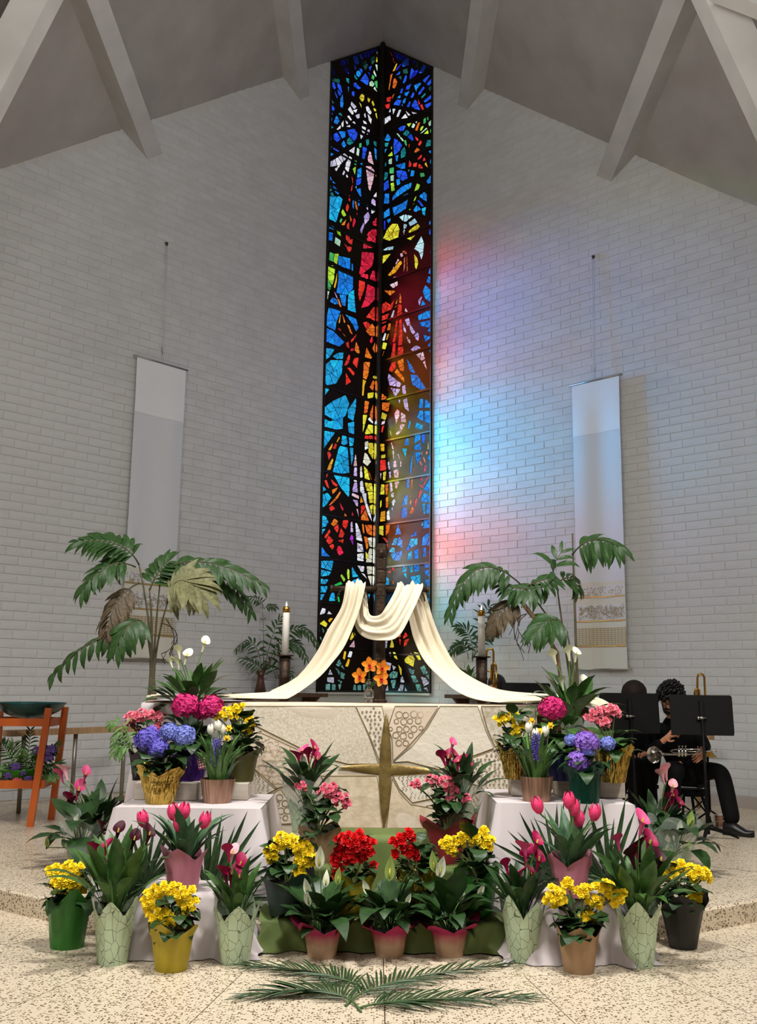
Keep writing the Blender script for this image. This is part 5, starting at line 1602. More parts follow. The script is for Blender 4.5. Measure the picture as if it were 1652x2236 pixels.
# ---- front row on the floor
t, z0, m = plant('begonia_pot', 'yellow begonia in a bright green wrapper, far left of the front row', 'plant', 135, 2076, 0, 'green', 72, 90, 108, 4, 0.25, 1)
leaves(t, 'begonia', z0, 41, (0.09, 0.16), (10, 67), 0.95, 0.05, cz=0.20); leaves(t, 'begonia', z0 + 0.08, 12, (0.09, 0.13), (20, 70), 0.95, 0.04)
blooms(t, z0, 'yellow', ((122, 1902, 18, 12, 6), (160, 1900, 24, 14, 8), (140, 1925, 30, 18, 12), (175, 1930, 10, 16, 4)), 0.03)
t, z0, m = plant('calla_lily', 'maroon calla lily in veined mint paper, left front', 'plant', 236, 2111, 0, 'mint', 66, 86, 126, 5, 0.22, 2)
leaves(t, 'calla', z0, 34, (0.30, 0.50), (52, 86), 1.05, 0.04)
callas(t, z0, ((222, 1802, 'maroon', -.2, .8), (258, 1815, 'maroon', .3, 1.1), (293, 1832, 'maroon', .4), (326, 1822, 'maroon', .5, 1.1), (206, 1852, 'magenta', -.5), (232, 1848, 'magenta', .1), (246, 1880, 'maroon', 0, 1.4), (228, 1975, 'maroon', -.6, .7)), 0.085)
t, z0, m = plant('begonia_pot', 'yellow begonia in a mustard yellow wrapper, left front', 'plant', 366, 2126, 0, 'yellow', 70, 92, 94, 4, 0.3, 3)
leaves(t, 'begonia', z0, 45, (0.08, 0.15), (5, 62), 0.95, 0.05, cz=0.14); leaves(t, 'begonia', z0 + 0.06, 10, (0.08, 0.12), (20, 70), 0.95, 0.04)
blooms(t, z0, 'yellow', ((328, 1968, 20, 22, 9), (358, 1940, 26, 12, 7), (400, 1950, 28, 14, 8), (345, 2000, 26, 18, 9), (412, 1975, 22, 16, 8), (372, 2010, 14, 10, 4)), 0.026)
t, z0, m = plant('calla_lily', 'magenta calla lily in veined mint paper beside the left table leg', 'plant', 508, 2110, 0, 'mint', 62, 88, 118, 5, 0.24, 4)
leaves(t, 'calla', z0, 26, (0.22, 0.34), (55, 86), 1.1, 0.035)
callas(t, z0, ((497, 1858, 'magenta', -.3, 1.1), (508, 1862, 'pale', .3), (524, 1888, 'magenta', .5, 1.2), (490, 1905, 'magenta', -.4, 1.2), (506, 1908, 'magenta', .1, 1.3), (522, 1915, 'magenta', .3)), 0.085)
for i, (bx, by, sp, lb) in enumerate(((701, 2096, ((697, 1870, 0, 0, 1.3), (712, 1918, 1, .05, .9), (668, 1935, 0, -.3, 1), (740, 1912, 2, .15, 1), (672, 1958, 0, -.2)), 'left one of the three front peace lilies'),
                                      (850, 2094, ((851, 1895, 2, .05, 1.4), (797, 1936, 0, -.4, .9), (864, 1972, 0, .2, .7), (892, 1962, 0, .4, .7), (842, 1985, 0, 0, .5)), 'middle one of the three front peace lilies'),
                                      (983, 2093, ((948, 1880, 2, -.1, 1.25), (964, 1892, 0, .25, 1.3), (992, 1938, 0, 0, .9), (1008, 1950, 0, .1, .8), (1050, 1942, 0, .5, .8), (963, 1930, 0, -.05, .6)), 'right one of the three front peace lilies'))):
    t, z0, m = plant('peace_lily', lb + ', in pink-edged kraft paper', 'plant', bx, by, 0, 'blush', 62, 80, 70, 5, 1.0, 5 + i, 'front row of peace lilies')
    leaves(t, 'peace', z0, 26, (0.24, 0.38), (42, 86), 1.35, 0.03)
    leaves(t, 'peace', z0, 12, (0.16, 0.22), (28, 60), 1.5, 0.03)
    spathes(t, z0, sp, 0.1)
t, z0, m = plant('calla_lily', 'pink calla lily in veined mint paper beside the right table', 'plant', 1146, 2106, 0, 'mint', 62, 86, 118, 5, 0.24, 9)
leaves(t, 'calla_dark', z0, 30, (0.24, 0.38), (48, 86), 1.1, 0.035)
callas(t, z0, ((1144, 1852, 'pink', -.3, 1.3), (1172, 1840, 'magenta', .5, 1.2), (1148, 1868, 'magenta', .1, 1.3), (1176, 1878, 'magenta', .4, 1.2), (1104, 1888, 'magenta', -.4), (1136, 1905, 'pink', 0, .9), (1122, 1928, 'magenta', .3, .9), (1160, 1908, 'magenta', .2, .8)), 0.085)
t, z0, m = plant('begonia_pot', 'yellow begonia in a plain kraft wrapper, right front', 'plant', 1270, 2130, 0, 'kraft', 66, 88, 96, 4, 0.28, 10)
leaves(t, 'begonia', z0, 45, (0.09, 0.16), (5, 62), 1.0, 0.05, cz=0.14); leaves(t, 'mid', z0 + 0.05, 8, (0.10, 0.14), (20, 70), 1.1, 0.04)
blooms(t, z0, 'yellow', ((1212, 1958, 22, 24, 10), (1238, 1930, 10, 8, 4), (1272, 1948, 16, 14, 6), (1318, 1938, 20, 12, 6), (1345, 1958, 22, 16, 8), (1298, 1972, 18, 12, 6), (1284, 2002, 14, 12, 5)), 0.026)
t, z0, m = plant('calla_lily', 'maroon calla lily in veined mint paper, right front', 'plant', 1403, 2116, 0, 'mint', 62, 88, 128, 5, 0.24, 11)
leaves(t, 'calla', z0, 36, (0.28, 0.48), (46, 86), 1.05, 0.04)
callas(t, z0, ((1402, 1795, 'pink', .4, 1.4), (1418, 1842, 'magenta', .5, 1.5), (1392, 1850, 'maroon', -.2, 1.5), (1348, 1835, 'pink', -.3, 1.1), (1378, 1868, 'maroon', -.4, 1.4), (1442, 1880, 'maroon', .4, 1.5), (1405, 1890, 'maroon', 0, 1.3), (1384, 1855, 'magenta', -.6, .9)), 0.085)
t, z0, m = plant('begonia_pot', 'yellow begonia in a black wrapper, far right of the front row', 'plant', 1500, 2076, 0, 'black', 58, 90, 104, 3, 0.42, 12)
leaves(t, 'begonia', z0, 45, (0.09, 0.16), (10, 67), 0.95, 0.05, cz=0.20); leaves(t, 'begonia', z0 + 0.07, 12, (0.09, 0.13), (20, 70), 0.95, 0.04)
blooms(t, z0, 'yellow', ((1466, 1910, 18, 14, 6), (1484, 1892, 14, 10, 5), (1518, 1906, 26, 14, 8), (1540, 1912, 12, 10, 4), (1515, 1955, 17, 15, 7)), 0.028)

# ---- middle rows on the green steps
t, z0, m = plant('begonia_pot', 'yellow begonia in a dark green pot at the left end of the green cloth', 'plant', 622, 2004, ST1, 'forest', 74, 100, 84, 4, 0.3, 13)
leaves(t, 'begonia', z0, 45, (0.09, 0.17), (5, 72), 1.0, 0.05, cz=0.22)
blooms(t, z0, 'yellow', ((594, 1862, 16, 18, 7), (622, 1836, 22, 14, 8), (654, 1848, 24, 16, 9), (664, 1878, 20, 24, 11), (655, 1905, 12, 12, 5), (690, 1880, 8, 10, 3)), 0.027)
t, z0, m = plant('begonia_pot', 'red begonia in a golden yellow wrapper on the green cloth', 'plant', 770, 2002, ST1, 'yellow', 62, 84, 86, 5, 0.3, 14)
leaves(t, 'begonia', z0, 41, (0.08, 0.15), (10, 72), 1.0, 0.05, cz=0.22)
blooms(t, z0, 'red', ((772, 1838, 34, 24, 15), (800, 1850, 20, 22, 8), (762, 1868, 24, 18, 9), (736, 1878, 10, 26, 6), (742, 1832, 8, 7, 2), (738, 1905, 9, 14, 3), (811, 1893, 5, 5, 1)), 0.03)
t, z0, m = plant('begonia_pot', 'smaller red begonia in a gold foil pot on the green cloth', 'plant', 914, 2002, ST1, 'gold', 64, 86, 92, 5, 0.25, 15)
leaves(t, 'begonia', z0, 41, (0.08, 0.14), (10, 72), 1.0, 0.05, cz=0.22)
blooms(t, z0, 'red', ((872, 1840, 16, 14, 5), (890, 1824, 14, 10, 4), (900, 1862, 16, 14, 5), (858, 1868, 5, 5, 1)), 0.03)
t, z0, m = plant('begonia_pot', 'yellow begonia in a mid green wrapper at the right end of the green cloth', 'plant', 1044, 2006, ST1, 'green', 66, 88, 92, 4, 0.3, 16)
leaves(t, 'begonia', z0, 45, (0.09, 0.17), (5, 72), 1.05, 0.05, cz=0.22)
blooms(t, z0, 'yellow', ((976, 1844, 12, 14, 5), (1004, 1836, 14, 14, 5), (1034, 1828, 20, 16, 8), (1062, 1842, 14, 16, 6), (985, 1856, 12, 10, 4), (1056, 1816, 8, 6, 3)), 0.027)
t, z0, m = plant('begonia_pot', 'pink begonia in a brown kraft wrapper, left step before the altar', 'plant', 694, 1886, ST2, 'kraft', 64, 86, 74, 4, 0.25, 17)
leaves(t, 'begonia', z0, 45, (0.09, 0.17), (5, 72), 1.0, 0.05, cz=0.26)
blooms(t, z0, 'pink', ((660, 1718, 13, 9, 5), (718, 1726, 24, 14, 11), (740, 1744, 22, 14, 8), (758, 1758, 8, 9, 3)), 0.021)
t, z0, m = plant('begonia_pot', 'pink begonia in a rose red wrapper, right step before the altar', 'plant', 978, 1888, ST2, 'red', 50, 94, 92, 5, 0.45, 18)
leaves(t, 'begonia', z0, 45, (0.09, 0.16), (5, 72), 1.0, 0.05, cz=0.26)
blooms(t, z0, 'pink', ((910, 1715, 12, 9, 5), (948, 1706, 22, 10, 8), (978, 1712, 20, 14, 8), (985, 1698, 8, 6, 2), (992, 1728, 12, 8, 4), (1018, 1746, 10, 8, 3), (984, 1742, 8, 6, 2)), 0.021)
for bx, sp, lb, sd in ((664, ((650, 1650, 'magenta', -.5, 1.1), (660, 1640, 'pink', .1), (672, 1646, 'magenta', -.2), (686, 1635, 'magenta', .5, 1.1), (692, 1658, 'magenta', .5, 1.2)), 'magenta calla lily in cellophane behind the left pink begonia', 19),
                       (1010, ((965, 1652, 'magenta', -.6, 1.2), (978, 1655, 'magenta', .2, 1.3), (988, 1625, 'pink', .4, .9), (1000, 1664, 'magenta', .1, 1.1), (1020, 1668, 'magenta', .6, 1.2), (992, 1650, 'magenta', .4)), 'magenta calla lily in cellophane behind the right pink begonia', 20)):
    f = at(bx, 1822, 6.2)
    t = thing('calla_lily', lb, 'plant', (f.x, 6.22, ST3), group=None)
    z0 = pot(t, 'mint', 0.075, 0.095, 0.16, 5, 0.2, sd)
    g = G(); g.grid(lambda u, v: V(((0.085 + 0.06 * v + 0.012 * math.sin(u * 44 + v * 3)) * math.cos(2 * PI * u), (0.085 + 0.05 * v + 0.012 * math.sin(u * 44)) * math.sin(2 * PI * u), 0.1 + v * (0.22 + 0.03 * math.sin(u * 20)))), 40, 6, closed=True)
    obj('cellophane', g, FILM, t)
    leaves(t, 'calla_dark', z0 + 0.04, 30, (0.22, 0.36), (42, 84), 1.15, 0.04, cz=0.1)
    callas(t, z0, sp, 0.085)

# ---- left table
def hydrangea(t, heads, col, z0):
    for px, py, rpx, dy in heads:
        p = loc(t, px, py, dy)
        r = rpx * mpp(t.location.y + dy, t.location.z + p.z)
        put('flower_head', random.choice(HYD[col]), t, Matrix.Translation(p) @ Matrix.Rotation(0.55, 4, 'X') @ Matrix.Rotation(rnd(0, 6), 4, 'Z') @ Matrix.Scale(r * 0.92, 4))
        stem_to(t, z0, p, None, 0.006, M('woody_stem', (88, 96, 58), 0.7))


t, z0, m = plant('hydrangea', 'purple and blue hydrangea in a gold foil pot, front of the left table', 'plant', 342, 1758, TZL, 'gold', 60, 84, 76, 4, 0.42, 22)
hydrangea(t, ((322, 1614, 28, -.02), (345, 1634, 24, -.04)), 'purple', z0)
hydrangea(t, ((370, 1598, 22, 0.0), (402, 1606, 26, -.02)), 'blue', z0)
hydrangea(t, ((330, 1600, 18, 0.03), ), 'lilac', z0)
leaves(t, 'hydrangea', z0, 26, (0.12, 0.20), (0, 55), 1.1, 0.04, cz=0.12)
t, z0, m = plant('bulb_planter', 'ribbed bronze pot of white tulips, daffodils and a purple hyacinth, left table', 'plant', 469, 1756, TZL, 'bronze', 58, 76, 52, 5, 0, 23, 'planters of spring bulbs')
BULB = [(t, z0, ((460, 1592), (486, 1594), (476, 1584)), (471, 1642), ((500, 1590), (477, 1588), (496, 1612)))]
t, z0, m = plant('hydrangea', 'hot pink hydrangea with two heads in a purple foil pot', 'plant', 408, 1706, PL['la'], 'purple', 62, 78, 66, 5, 0.25, 24)
hydrangea(t, ((404, 1541, 31, -.02), (461, 1544, 29, 0.0), (440, 1556, 20, .04)), 'hot', z0)
leaves(t, 'hydrangea', z0 + 0.02, 34, (0.14, 0.23), (0, 60), 1.2, 0.05, cz=0.16)
t, z0, m = plant('begonia_pot', 'salmon pink begonia in a dark plum pot behind the purple hydrangea', 'plant', 312, 1704, PL['la'], 'plum', 58, 76, 64, 4, 0.25, 25)
leaves(t, 'begonia', z0, 53, (0.09, 0.17), (0, 72), 1.0, 0.05, cz=0.26)
blooms(t, z0, 'salmon', ((294, 1568, 22, 10, 8), (318, 1562, 24, 12, 9), (345, 1566, 16, 10, 6), (284, 1578, 12, 10, 4), (302, 1604, 11, 10, 4), (344, 1590, 12, 9, 4)), 0.023)
for i in range(7):                              # a small parlour palm frond at the table's left end
    pass
t, z0, m = plant('begonia_pot', 'yellow begonia in an olive brown wrapper, back of the left table', 'plant', 520, 1708, PL['lb'], 'olive', 56, 74, 70, 3, 0.5, 26)
leaves(t, 'begonia', z0, 49, (0.09, 0.16), (0, 72), 1.0, 0.05, cz=0.26)
blooms(t, z0, 'yellow', ((498, 1560, 20, 14, 9), (514, 1548, 14, 8, 5), (478, 1566, 8, 8, 3), (545, 1572, 12, 8, 5), (538, 1592, 12, 7, 4), (528, 1542, 5, 5, 2), (550, 1586, 6, 6, 2)), 0.021)

# ---- right table
t, z0, m = plant('begonia_pot', 'yellow begonia in a gold foil pot at the altar end of the right table', 'plant', 1127, 1703, PL['ra'], 'gold', 44, 66, 72, 3, 0.2, 27)
leaves(t, 'begonia', z0, 49, (0.08, 0.14), (0, 72), 1.0, 0.05, cz=0.26)
blooms(t, z0, 'yellow', ((1094, 1572, 16, 11, 7), (1114, 1568, 14, 12, 6), (1122, 1558, 8, 6, 3), (1134, 1588, 16, 12, 7), (1124, 1600, 14, 8, 5)), 0.021)
t, z0, m = plant('bulb_planter', 'ribbed bronze pot of white tulips, daffodils and a purple hyacinth, right table', 'plant', 1176, 1753, TZR, 'bronze', 58, 72, 54, 5, 0, 28, 'planters of spring bulbs')
BULB.append((t, z0, ((1152, 1588), (1188, 1596), (1169, 1602)), (1172, 1632), ((1201, 1584), (1177, 1597), (1160, 1574))))
t, z0, m = plant('hydrangea', 'magenta hydrangea with one round head in a navy pot', 'plant', 1228, 1706, PL['rb'], 'blue', 54, 70, 74, 4, 0.1, 29)
hydrangea(t, ((1206, 1548, 31, -.02),), 'hot', z0)
leaves(t, 'mid', z0 + 0.02, 32, (0.14, 0.22), (0, 60), 1.2, 0.05, cz=0.16)
t, z0, m = plant('hydrangea', 'lilac and blue hydrangea in an emerald foil pot, front of the right table', 'plant', 1283, 1756, TZR, 'emerald', 60, 72, 80, 5, 0.75, 30)
hydrangea(t, ((1280, 1620, 28, -.02), (1262, 1662, 26, -.05)), 'lilac', z0)
hydrangea(t, ((1246, 1616, 15, 0.02), (1326, 1624, 18, 0.03), (1282, 1640, 16, -.04)), 'blue', z0)
leaves(t, 'hydrangea', z0, 18, (0.11, 0.17), (0, 50), 1.1, 0.04, cz=0.08)
t, z0, m = plant('begonia_pot', 'salmon pink begonia in a gold foil pot at the outer end of the right table', 'plant', 1344, 1710, PL['rc'], 'gold', 54, 74, 72, 3, 0.35, 31)
leaves(t, 'mid', z0, 26, (0.12, 0.19), (0, 60), 1.1, 0.05, cz=0.14)
blooms(t, z0, 'salmon', ((1304, 1556, 14, 10, 6), (1330, 1550, 18, 10, 7), (1342, 1556, 14, 10, 5), (1296, 1570, 12, 8, 4), (1318, 1578, 16, 10, 7), (1286, 1564, 8, 6, 2)), 0.023)

for t, z0, tul, hy, daf in BULB:
    leaves(t, 'strap', z0, 34, (0.2, 0.34), (68, 88), 1.0, 0.07)
    leaves(t, 'tulip', z0, 10, (0.2, 0.28), (66, 86), 1.0, 0.06)
    for px, py in tul:
        p = loc(t, px, py + 12, rnd(-.04, .03))
        put('tulip_bloom', TULIP['white'], t, Matrix.Translation(p) @ Matrix.Rotation(rnd(-.2, .2), 4, 'Y') @ Matrix.Scale(0.062, 4))
        stem_to(t, z0, p, None, 0.004, r0=0.05)
    p = loc(t, hy[0], hy[1] + 28, -.07)
    put('flower_spike', HYA, t, Matrix.Translation(p) @ Matrix.Scale(0.15, 4))
    stem_to(t, z0, p + V((0, 0, 0.02)), None, 0.008)
    for px, py in daf:
        p = loc(t, px, py, rnd(-.05, 0))
        q = V((rnd(-.4, .4), -1, rnd(0, .4))).normalized().to_track_quat('Z', 'Y').to_matrix().to_4x4()
        fo = put('daffodil_bloom', DAFP, t, Matrix.Translation(p) @ q @ Matrix.Scale(0.023, 4))
        put('cup', DAFC, fo, Matrix.Identity(4))
        stem_to(t, z0, p, None, 0.003, r0=0.05)
t = BULB[0][0]
p = loc(t, 440, 1668, -.06)
g = G(); g.box((-0.022, -0.0015, -0.03), (0.022, 0.0015, 0.03), mx=Matrix.Translation(p) @ Matrix.Rotation(-.25, 4, 'Y'))
tg = obj('plant_tag', g, M('plant_tag_white', (226, 218, 216), 0.5), t, smooth=False)
g = G()
for k in range(4): g.box((-0.022, -0.003, -0.028 + k * .016), (0.022, -0.0018, -0.022 + k * .016), mx=Matrix.Translation(p) @ Matrix.Rotation(-.25, 4, 'Y'))
for k in range(3): g.box((-0.018 + k * .014, -0.0032, -0.03), (-0.013 + k * .014, -0.0019, 0.03), mx=Matrix.Translation(p) @ Matrix.Rotation(-.25, 4, 'Y'))
obj('check_print', g, M('tag_crimson', (120, 24, 44), 0.5), tg, smooth=False)

# ---- white calla lilies standing behind both tables on plinths
for px, zp, sp, lb, kind, sd in ((414, 1.08, ((390, 1422, 'white', -.3, 1.1), (408, 1432, 'white', .4, 1.2), (388, 1445, 'white', -.4, 1.1), (447, 1405, 'white', .5, 1.2), (372, 1446, 'white', -.7, .8)), 'white calla lily on a plinth behind the left flower table', 'silver', 33),
                                 (1250, 1.02, ((1208, 1432, 'white', -.5, 1.2), (1240, 1424, 'white', -.2, 1.2), (1258, 1428, 'white', .3, 1.1), (1226, 1490, 'white', -.3, 1.1), (1275, 1490, 'white', .5, 1.2)), 'white calla lily on a plinth behind the right flower table', 'silver', 34)):
    x = at(px, 1540, 6.74).x
    g = G(); g.box((x - 0.11, 6.73, PLAT + 0.002), (x + 0.11, 6.868, zp - 0.004), 0.006)
    tag(obj('plinth', g, plank_m, smooth=False), 'narrow white plinth hidden behind the %s flower table' % ('left' if px < 800 else 'right'), 'plinth', 'plinths behind the tables')
    t = thing('calla_lily', lb, 'plant', (x, 6.80, zp))
    z0 = pot(t, kind, 0.06, 0.072, 0.16, 5, 0.3, sd)
    leaves(t, 'calla', z0, 40, (0.26, 0.44), (30, 86), 1.2, 0.04, cz=0.06)
    callas(t, z0, sp, 0.085)

# ---- pink tulips on the covered crates
for bx, by, sp, nm, sd in ((392, 1948, ((315, 1792, -.5), (378, 1777, -.1), (400, 1775, .15), (390, 1802, 0), (443, 1795, .4)), 'left', 35), (1252, 1962, ((1178, 1762, -.6), (1242, 1752, 0), (1252, 1768, .1), (1263, 1792, .1), (1296, 1778, .35)), 'right', 36)):
    t, z0, m = plant('tulip_pot', 'pink tulips in a dusty pink wrapper before the %s table' % nm, 'plant', bx, by, 0.318, 'pink', 66, 84, 82, 4, 0.32, sd, 'pots of pink tulips')
    leaves(t, 'tulip', z0, 20, (0.22, 0.36), (50, 84), 1.15, 0.05)
    for px, py, le in sp:
        p = loc(t, px, py + 14, rnd(-.05, .03))
        put('tulip_bloom', TULIP['pink'], t, Matrix.Translation(p) @ Matrix.Rotation(le * .5, 4, 'Y') @ Matrix.Rotation(rnd(0, 1), 4, 'Z') @ Matrix.Scale(0.085, 4))
        stem_to(t, z0, p, None, 0.0052, r0=0.04)

# ---- fan palm leaves leaning against the cloths behind the tulips
for cx, cy, Y, a0, a1, n, Lp, lb in ((318, 1930, 5.80, 30, 250, 26, 150, 'dark fan palm leaf standing left of the pink tulips, left table'), (455, 1960, 5.80, -40, 110, 24, 190, 'dark fan palm leaf between the pink tulips and the magenta calla, left table'),
                                     (1215, 1920, 5.82, 45, 235, 26, 170, 'dark fan palm leaf standing left of the pink tulips, right table'), (1330, 1930, 5.82, -20, 170, 24, 170, 'dark fan palm leaf standing right of the pink tulips, right table')):
    c = at(cx, cy, Y)
    t = thing('fan_palm_leaf', lb, 'palm leaf', (c.x, Y, 0.32), group=None)
    cl = c - V(t.location)
    g = G(); g.tube([(0, 0.0, 0.0), cl * 0.5 + V((0, 0.01, 0)), cl], 0.006, 6); obj('stalk', g, M('palm_stalk', (72, 92, 50), 0.5), t)
    for i in range(n):
        a = math.radians(a0 + (a1 - a0) * (i + rnd(-.3, .3)) / (n - 1))
        L = Lp * mpp(Y, 0.6) * rnd(.75, 1.1) * (0.75 + 0.25 * abs(math.sin(a)))
        put('leaflet', random.choice(LEAF['blade']), t, orient(cl, V((math.cos(a), rnd(-.22, .0), math.sin(a))), V((rnd(-.6, .6), -1, 0)), L, L * 0.8))

# ---- plants on the platform at both outer ends
for x, y, z, sp, spc, lb, lb2, sd in ((172, 1900, PLAT, ((142, 1682, 'pale', -.5, 1.4), (132, 1690, 'pink', -.6, 1.2), (187, 1690, 'pink', .4, 1.2), (172, 1724, 'pink', .4, 1.5), (150, 1742, 'magenta', -.4, 1.2), (155, 1752, 'magenta', -.1, 1.1)),
                                  ((103, 1838, 2, -.1, .8), (140, 1838, 2, -.2, .9), (168, 1790, 0, .5, 1.2), (150, 1862, 0, 0, .7)), 'pink calla lily on the platform behind the green-potted begonia, far left', 'peace lily with broad dark leaves behind the green-potted begonia, far left', 37),
                                 (1478, 1912, PLAT, ((1452, 1682, 'pale', -.2, 1.4), (1444, 1692, 'pale', -.5, 1.3), (1468, 1718, 'pale', .3, 1.2), (1460, 1742, 'magenta', -.4, 1.2), (1470, 1738, 'magenta', .2, 1.1), (1484, 1756, 'magenta', .4, 1.1), (1452, 1768, 'magenta', 0, 1.0)),
                                  ((1484, 1806, 0, .1, 1.2), (1508, 1788, 2, .15, 1.4), (1502, 1848, 2, .3, 1.0)), 'pale pink calla lily on the platform before the seated musicians', 'peace lily in veined mint paper before the music stand, far right', 38)):
    sgn = -1 if x < 800 else 1
    f = fl(x, y, z)
    t = thing('calla_lily', lb, 'plant', (f.x - sgn * 0.02, f.y + 0.34, z))
    z0 = pot(t, 'forest', 0.07, 0.088, 0.17, 4, 0.2, sd)
    leaves(t, 'calla_dark', z0, 30, (0.30, 0.46), (55, 86), 1.1, 0.04, cz=0.06)
    callas(t, z0, sp, 0.09)
    t = thing('peace_lily', lb2, 'plant', (f.x + sgn * 0.02, f.y + 0.08, z))
    z0 = pot(t, 'mint', 0.07, 0.09, 0.18, 5, 0.3, sd + 5)
    if sgn > 0:
        g = G(); g.grid(lambda u, v: V(((0.09 + 0.10 * v + 0.014 * math.sin(u * 44 + v * 3)) * math.cos(2 * PI * u), (0.09 + 0.07 * v + 0.012 * math.sin(u * 44)) * math.sin(2 * PI * u), 0.1 + v * (0.25 + 0.05 * math.sin(u * 20)))), 40, 6, closed=True)
    else:
        g = G(); g.grid(lambda u, v: V(((0.09 + 0.06 * v + 0.012 * math.sin(u * 44 + v * 3)) * math.cos(2 * PI * u), (0.09 + 0.05 * v + 0.012 * math.sin(u * 44)) * math.sin(2 * PI * u), 0.1 + v * (0.24 + 0.04 * math.sin(u * 20)))), 40, 6, closed=True)
    obj('cellophane', g, FILM, t)
    leaves(t, 'peace', z0, 26, (0.26, 0.42), (15, 80), 1.4, 0.03, cz=0.06)
    spathes(t, z0, spc, 0.095)

# ================================================================ palms
def frond(root, b, m_, e, kind, n, Lpx, Y=(0, 0, 0), droop=0.35, rad=0.004, mat=None, floor=None, ang=(75, 25), start=0.15, wide=1.0):
    """One pinnate frond: rib along three pixels (base, middle, tip), a leaflet object on each side at every step."""
    if floor is None: P = [at(q[0], q[1], root.location.y + dy) - V(root.location) for q, dy in zip((b, m_, e), Y)]
    else: P = [fl(q[0], q[1], floor + dy) - V(root.location) for q, dy in zip((b, m_, e), Y)]
    mid = P[1] * 2 - (P[0] + P[2]) / 2          # the curve passes through the middle pixel
    g = G(); g.tube([bez(P[0], mid, P[2], k / 10) for k in range(11)], [rad * (1.3 - 0.09 * k) for k in range(11)], 5)
    fr = obj('frond', g, mat or STEM, root)
    mp_ = mpp(root.location.y if floor is None else fl(*m_, floor).y, 1.5 if floor is None else 0)
    for i in range(n):
        t = start + (1 - start) * (i + 0.5) / n
        p = bez(P[0], mid, P[2], t)
        d = (bez(P[0], mid, P[2], min(1, t + .02)) - bez(P[0], mid, P[2], t - .02)).normalized()
        nrm = V((0, -0.75, 0.65)) if floor is None else V((0, 0, 1))
        s = d.cross(nrm).normalized()
        a = math.radians(ang[0] + (ang[1] - ang[0]) * t)
        L = Lpx * mp_ * (0.65 + 0.5 * math.sin(PI * min(1, t * 0.9 + 0.08))) * rnd(.88, 1.12)
        for sg in (-1, 1):
            q = (d * math.cos(a) + s * sg * math.sin(a) + V((0, rnd(-.15, .15), -droop if floor is None else rnd(0.0, 0.16)))).normalized()
            nn = nrm + V((rnd(-.4, .4), rnd(-.3, .3), rnd(-.3, .3)))
            put('leaflet', random.choice(LEAF[kind]), fr, orient(p, q, nn, L, L * wide))
    return fr


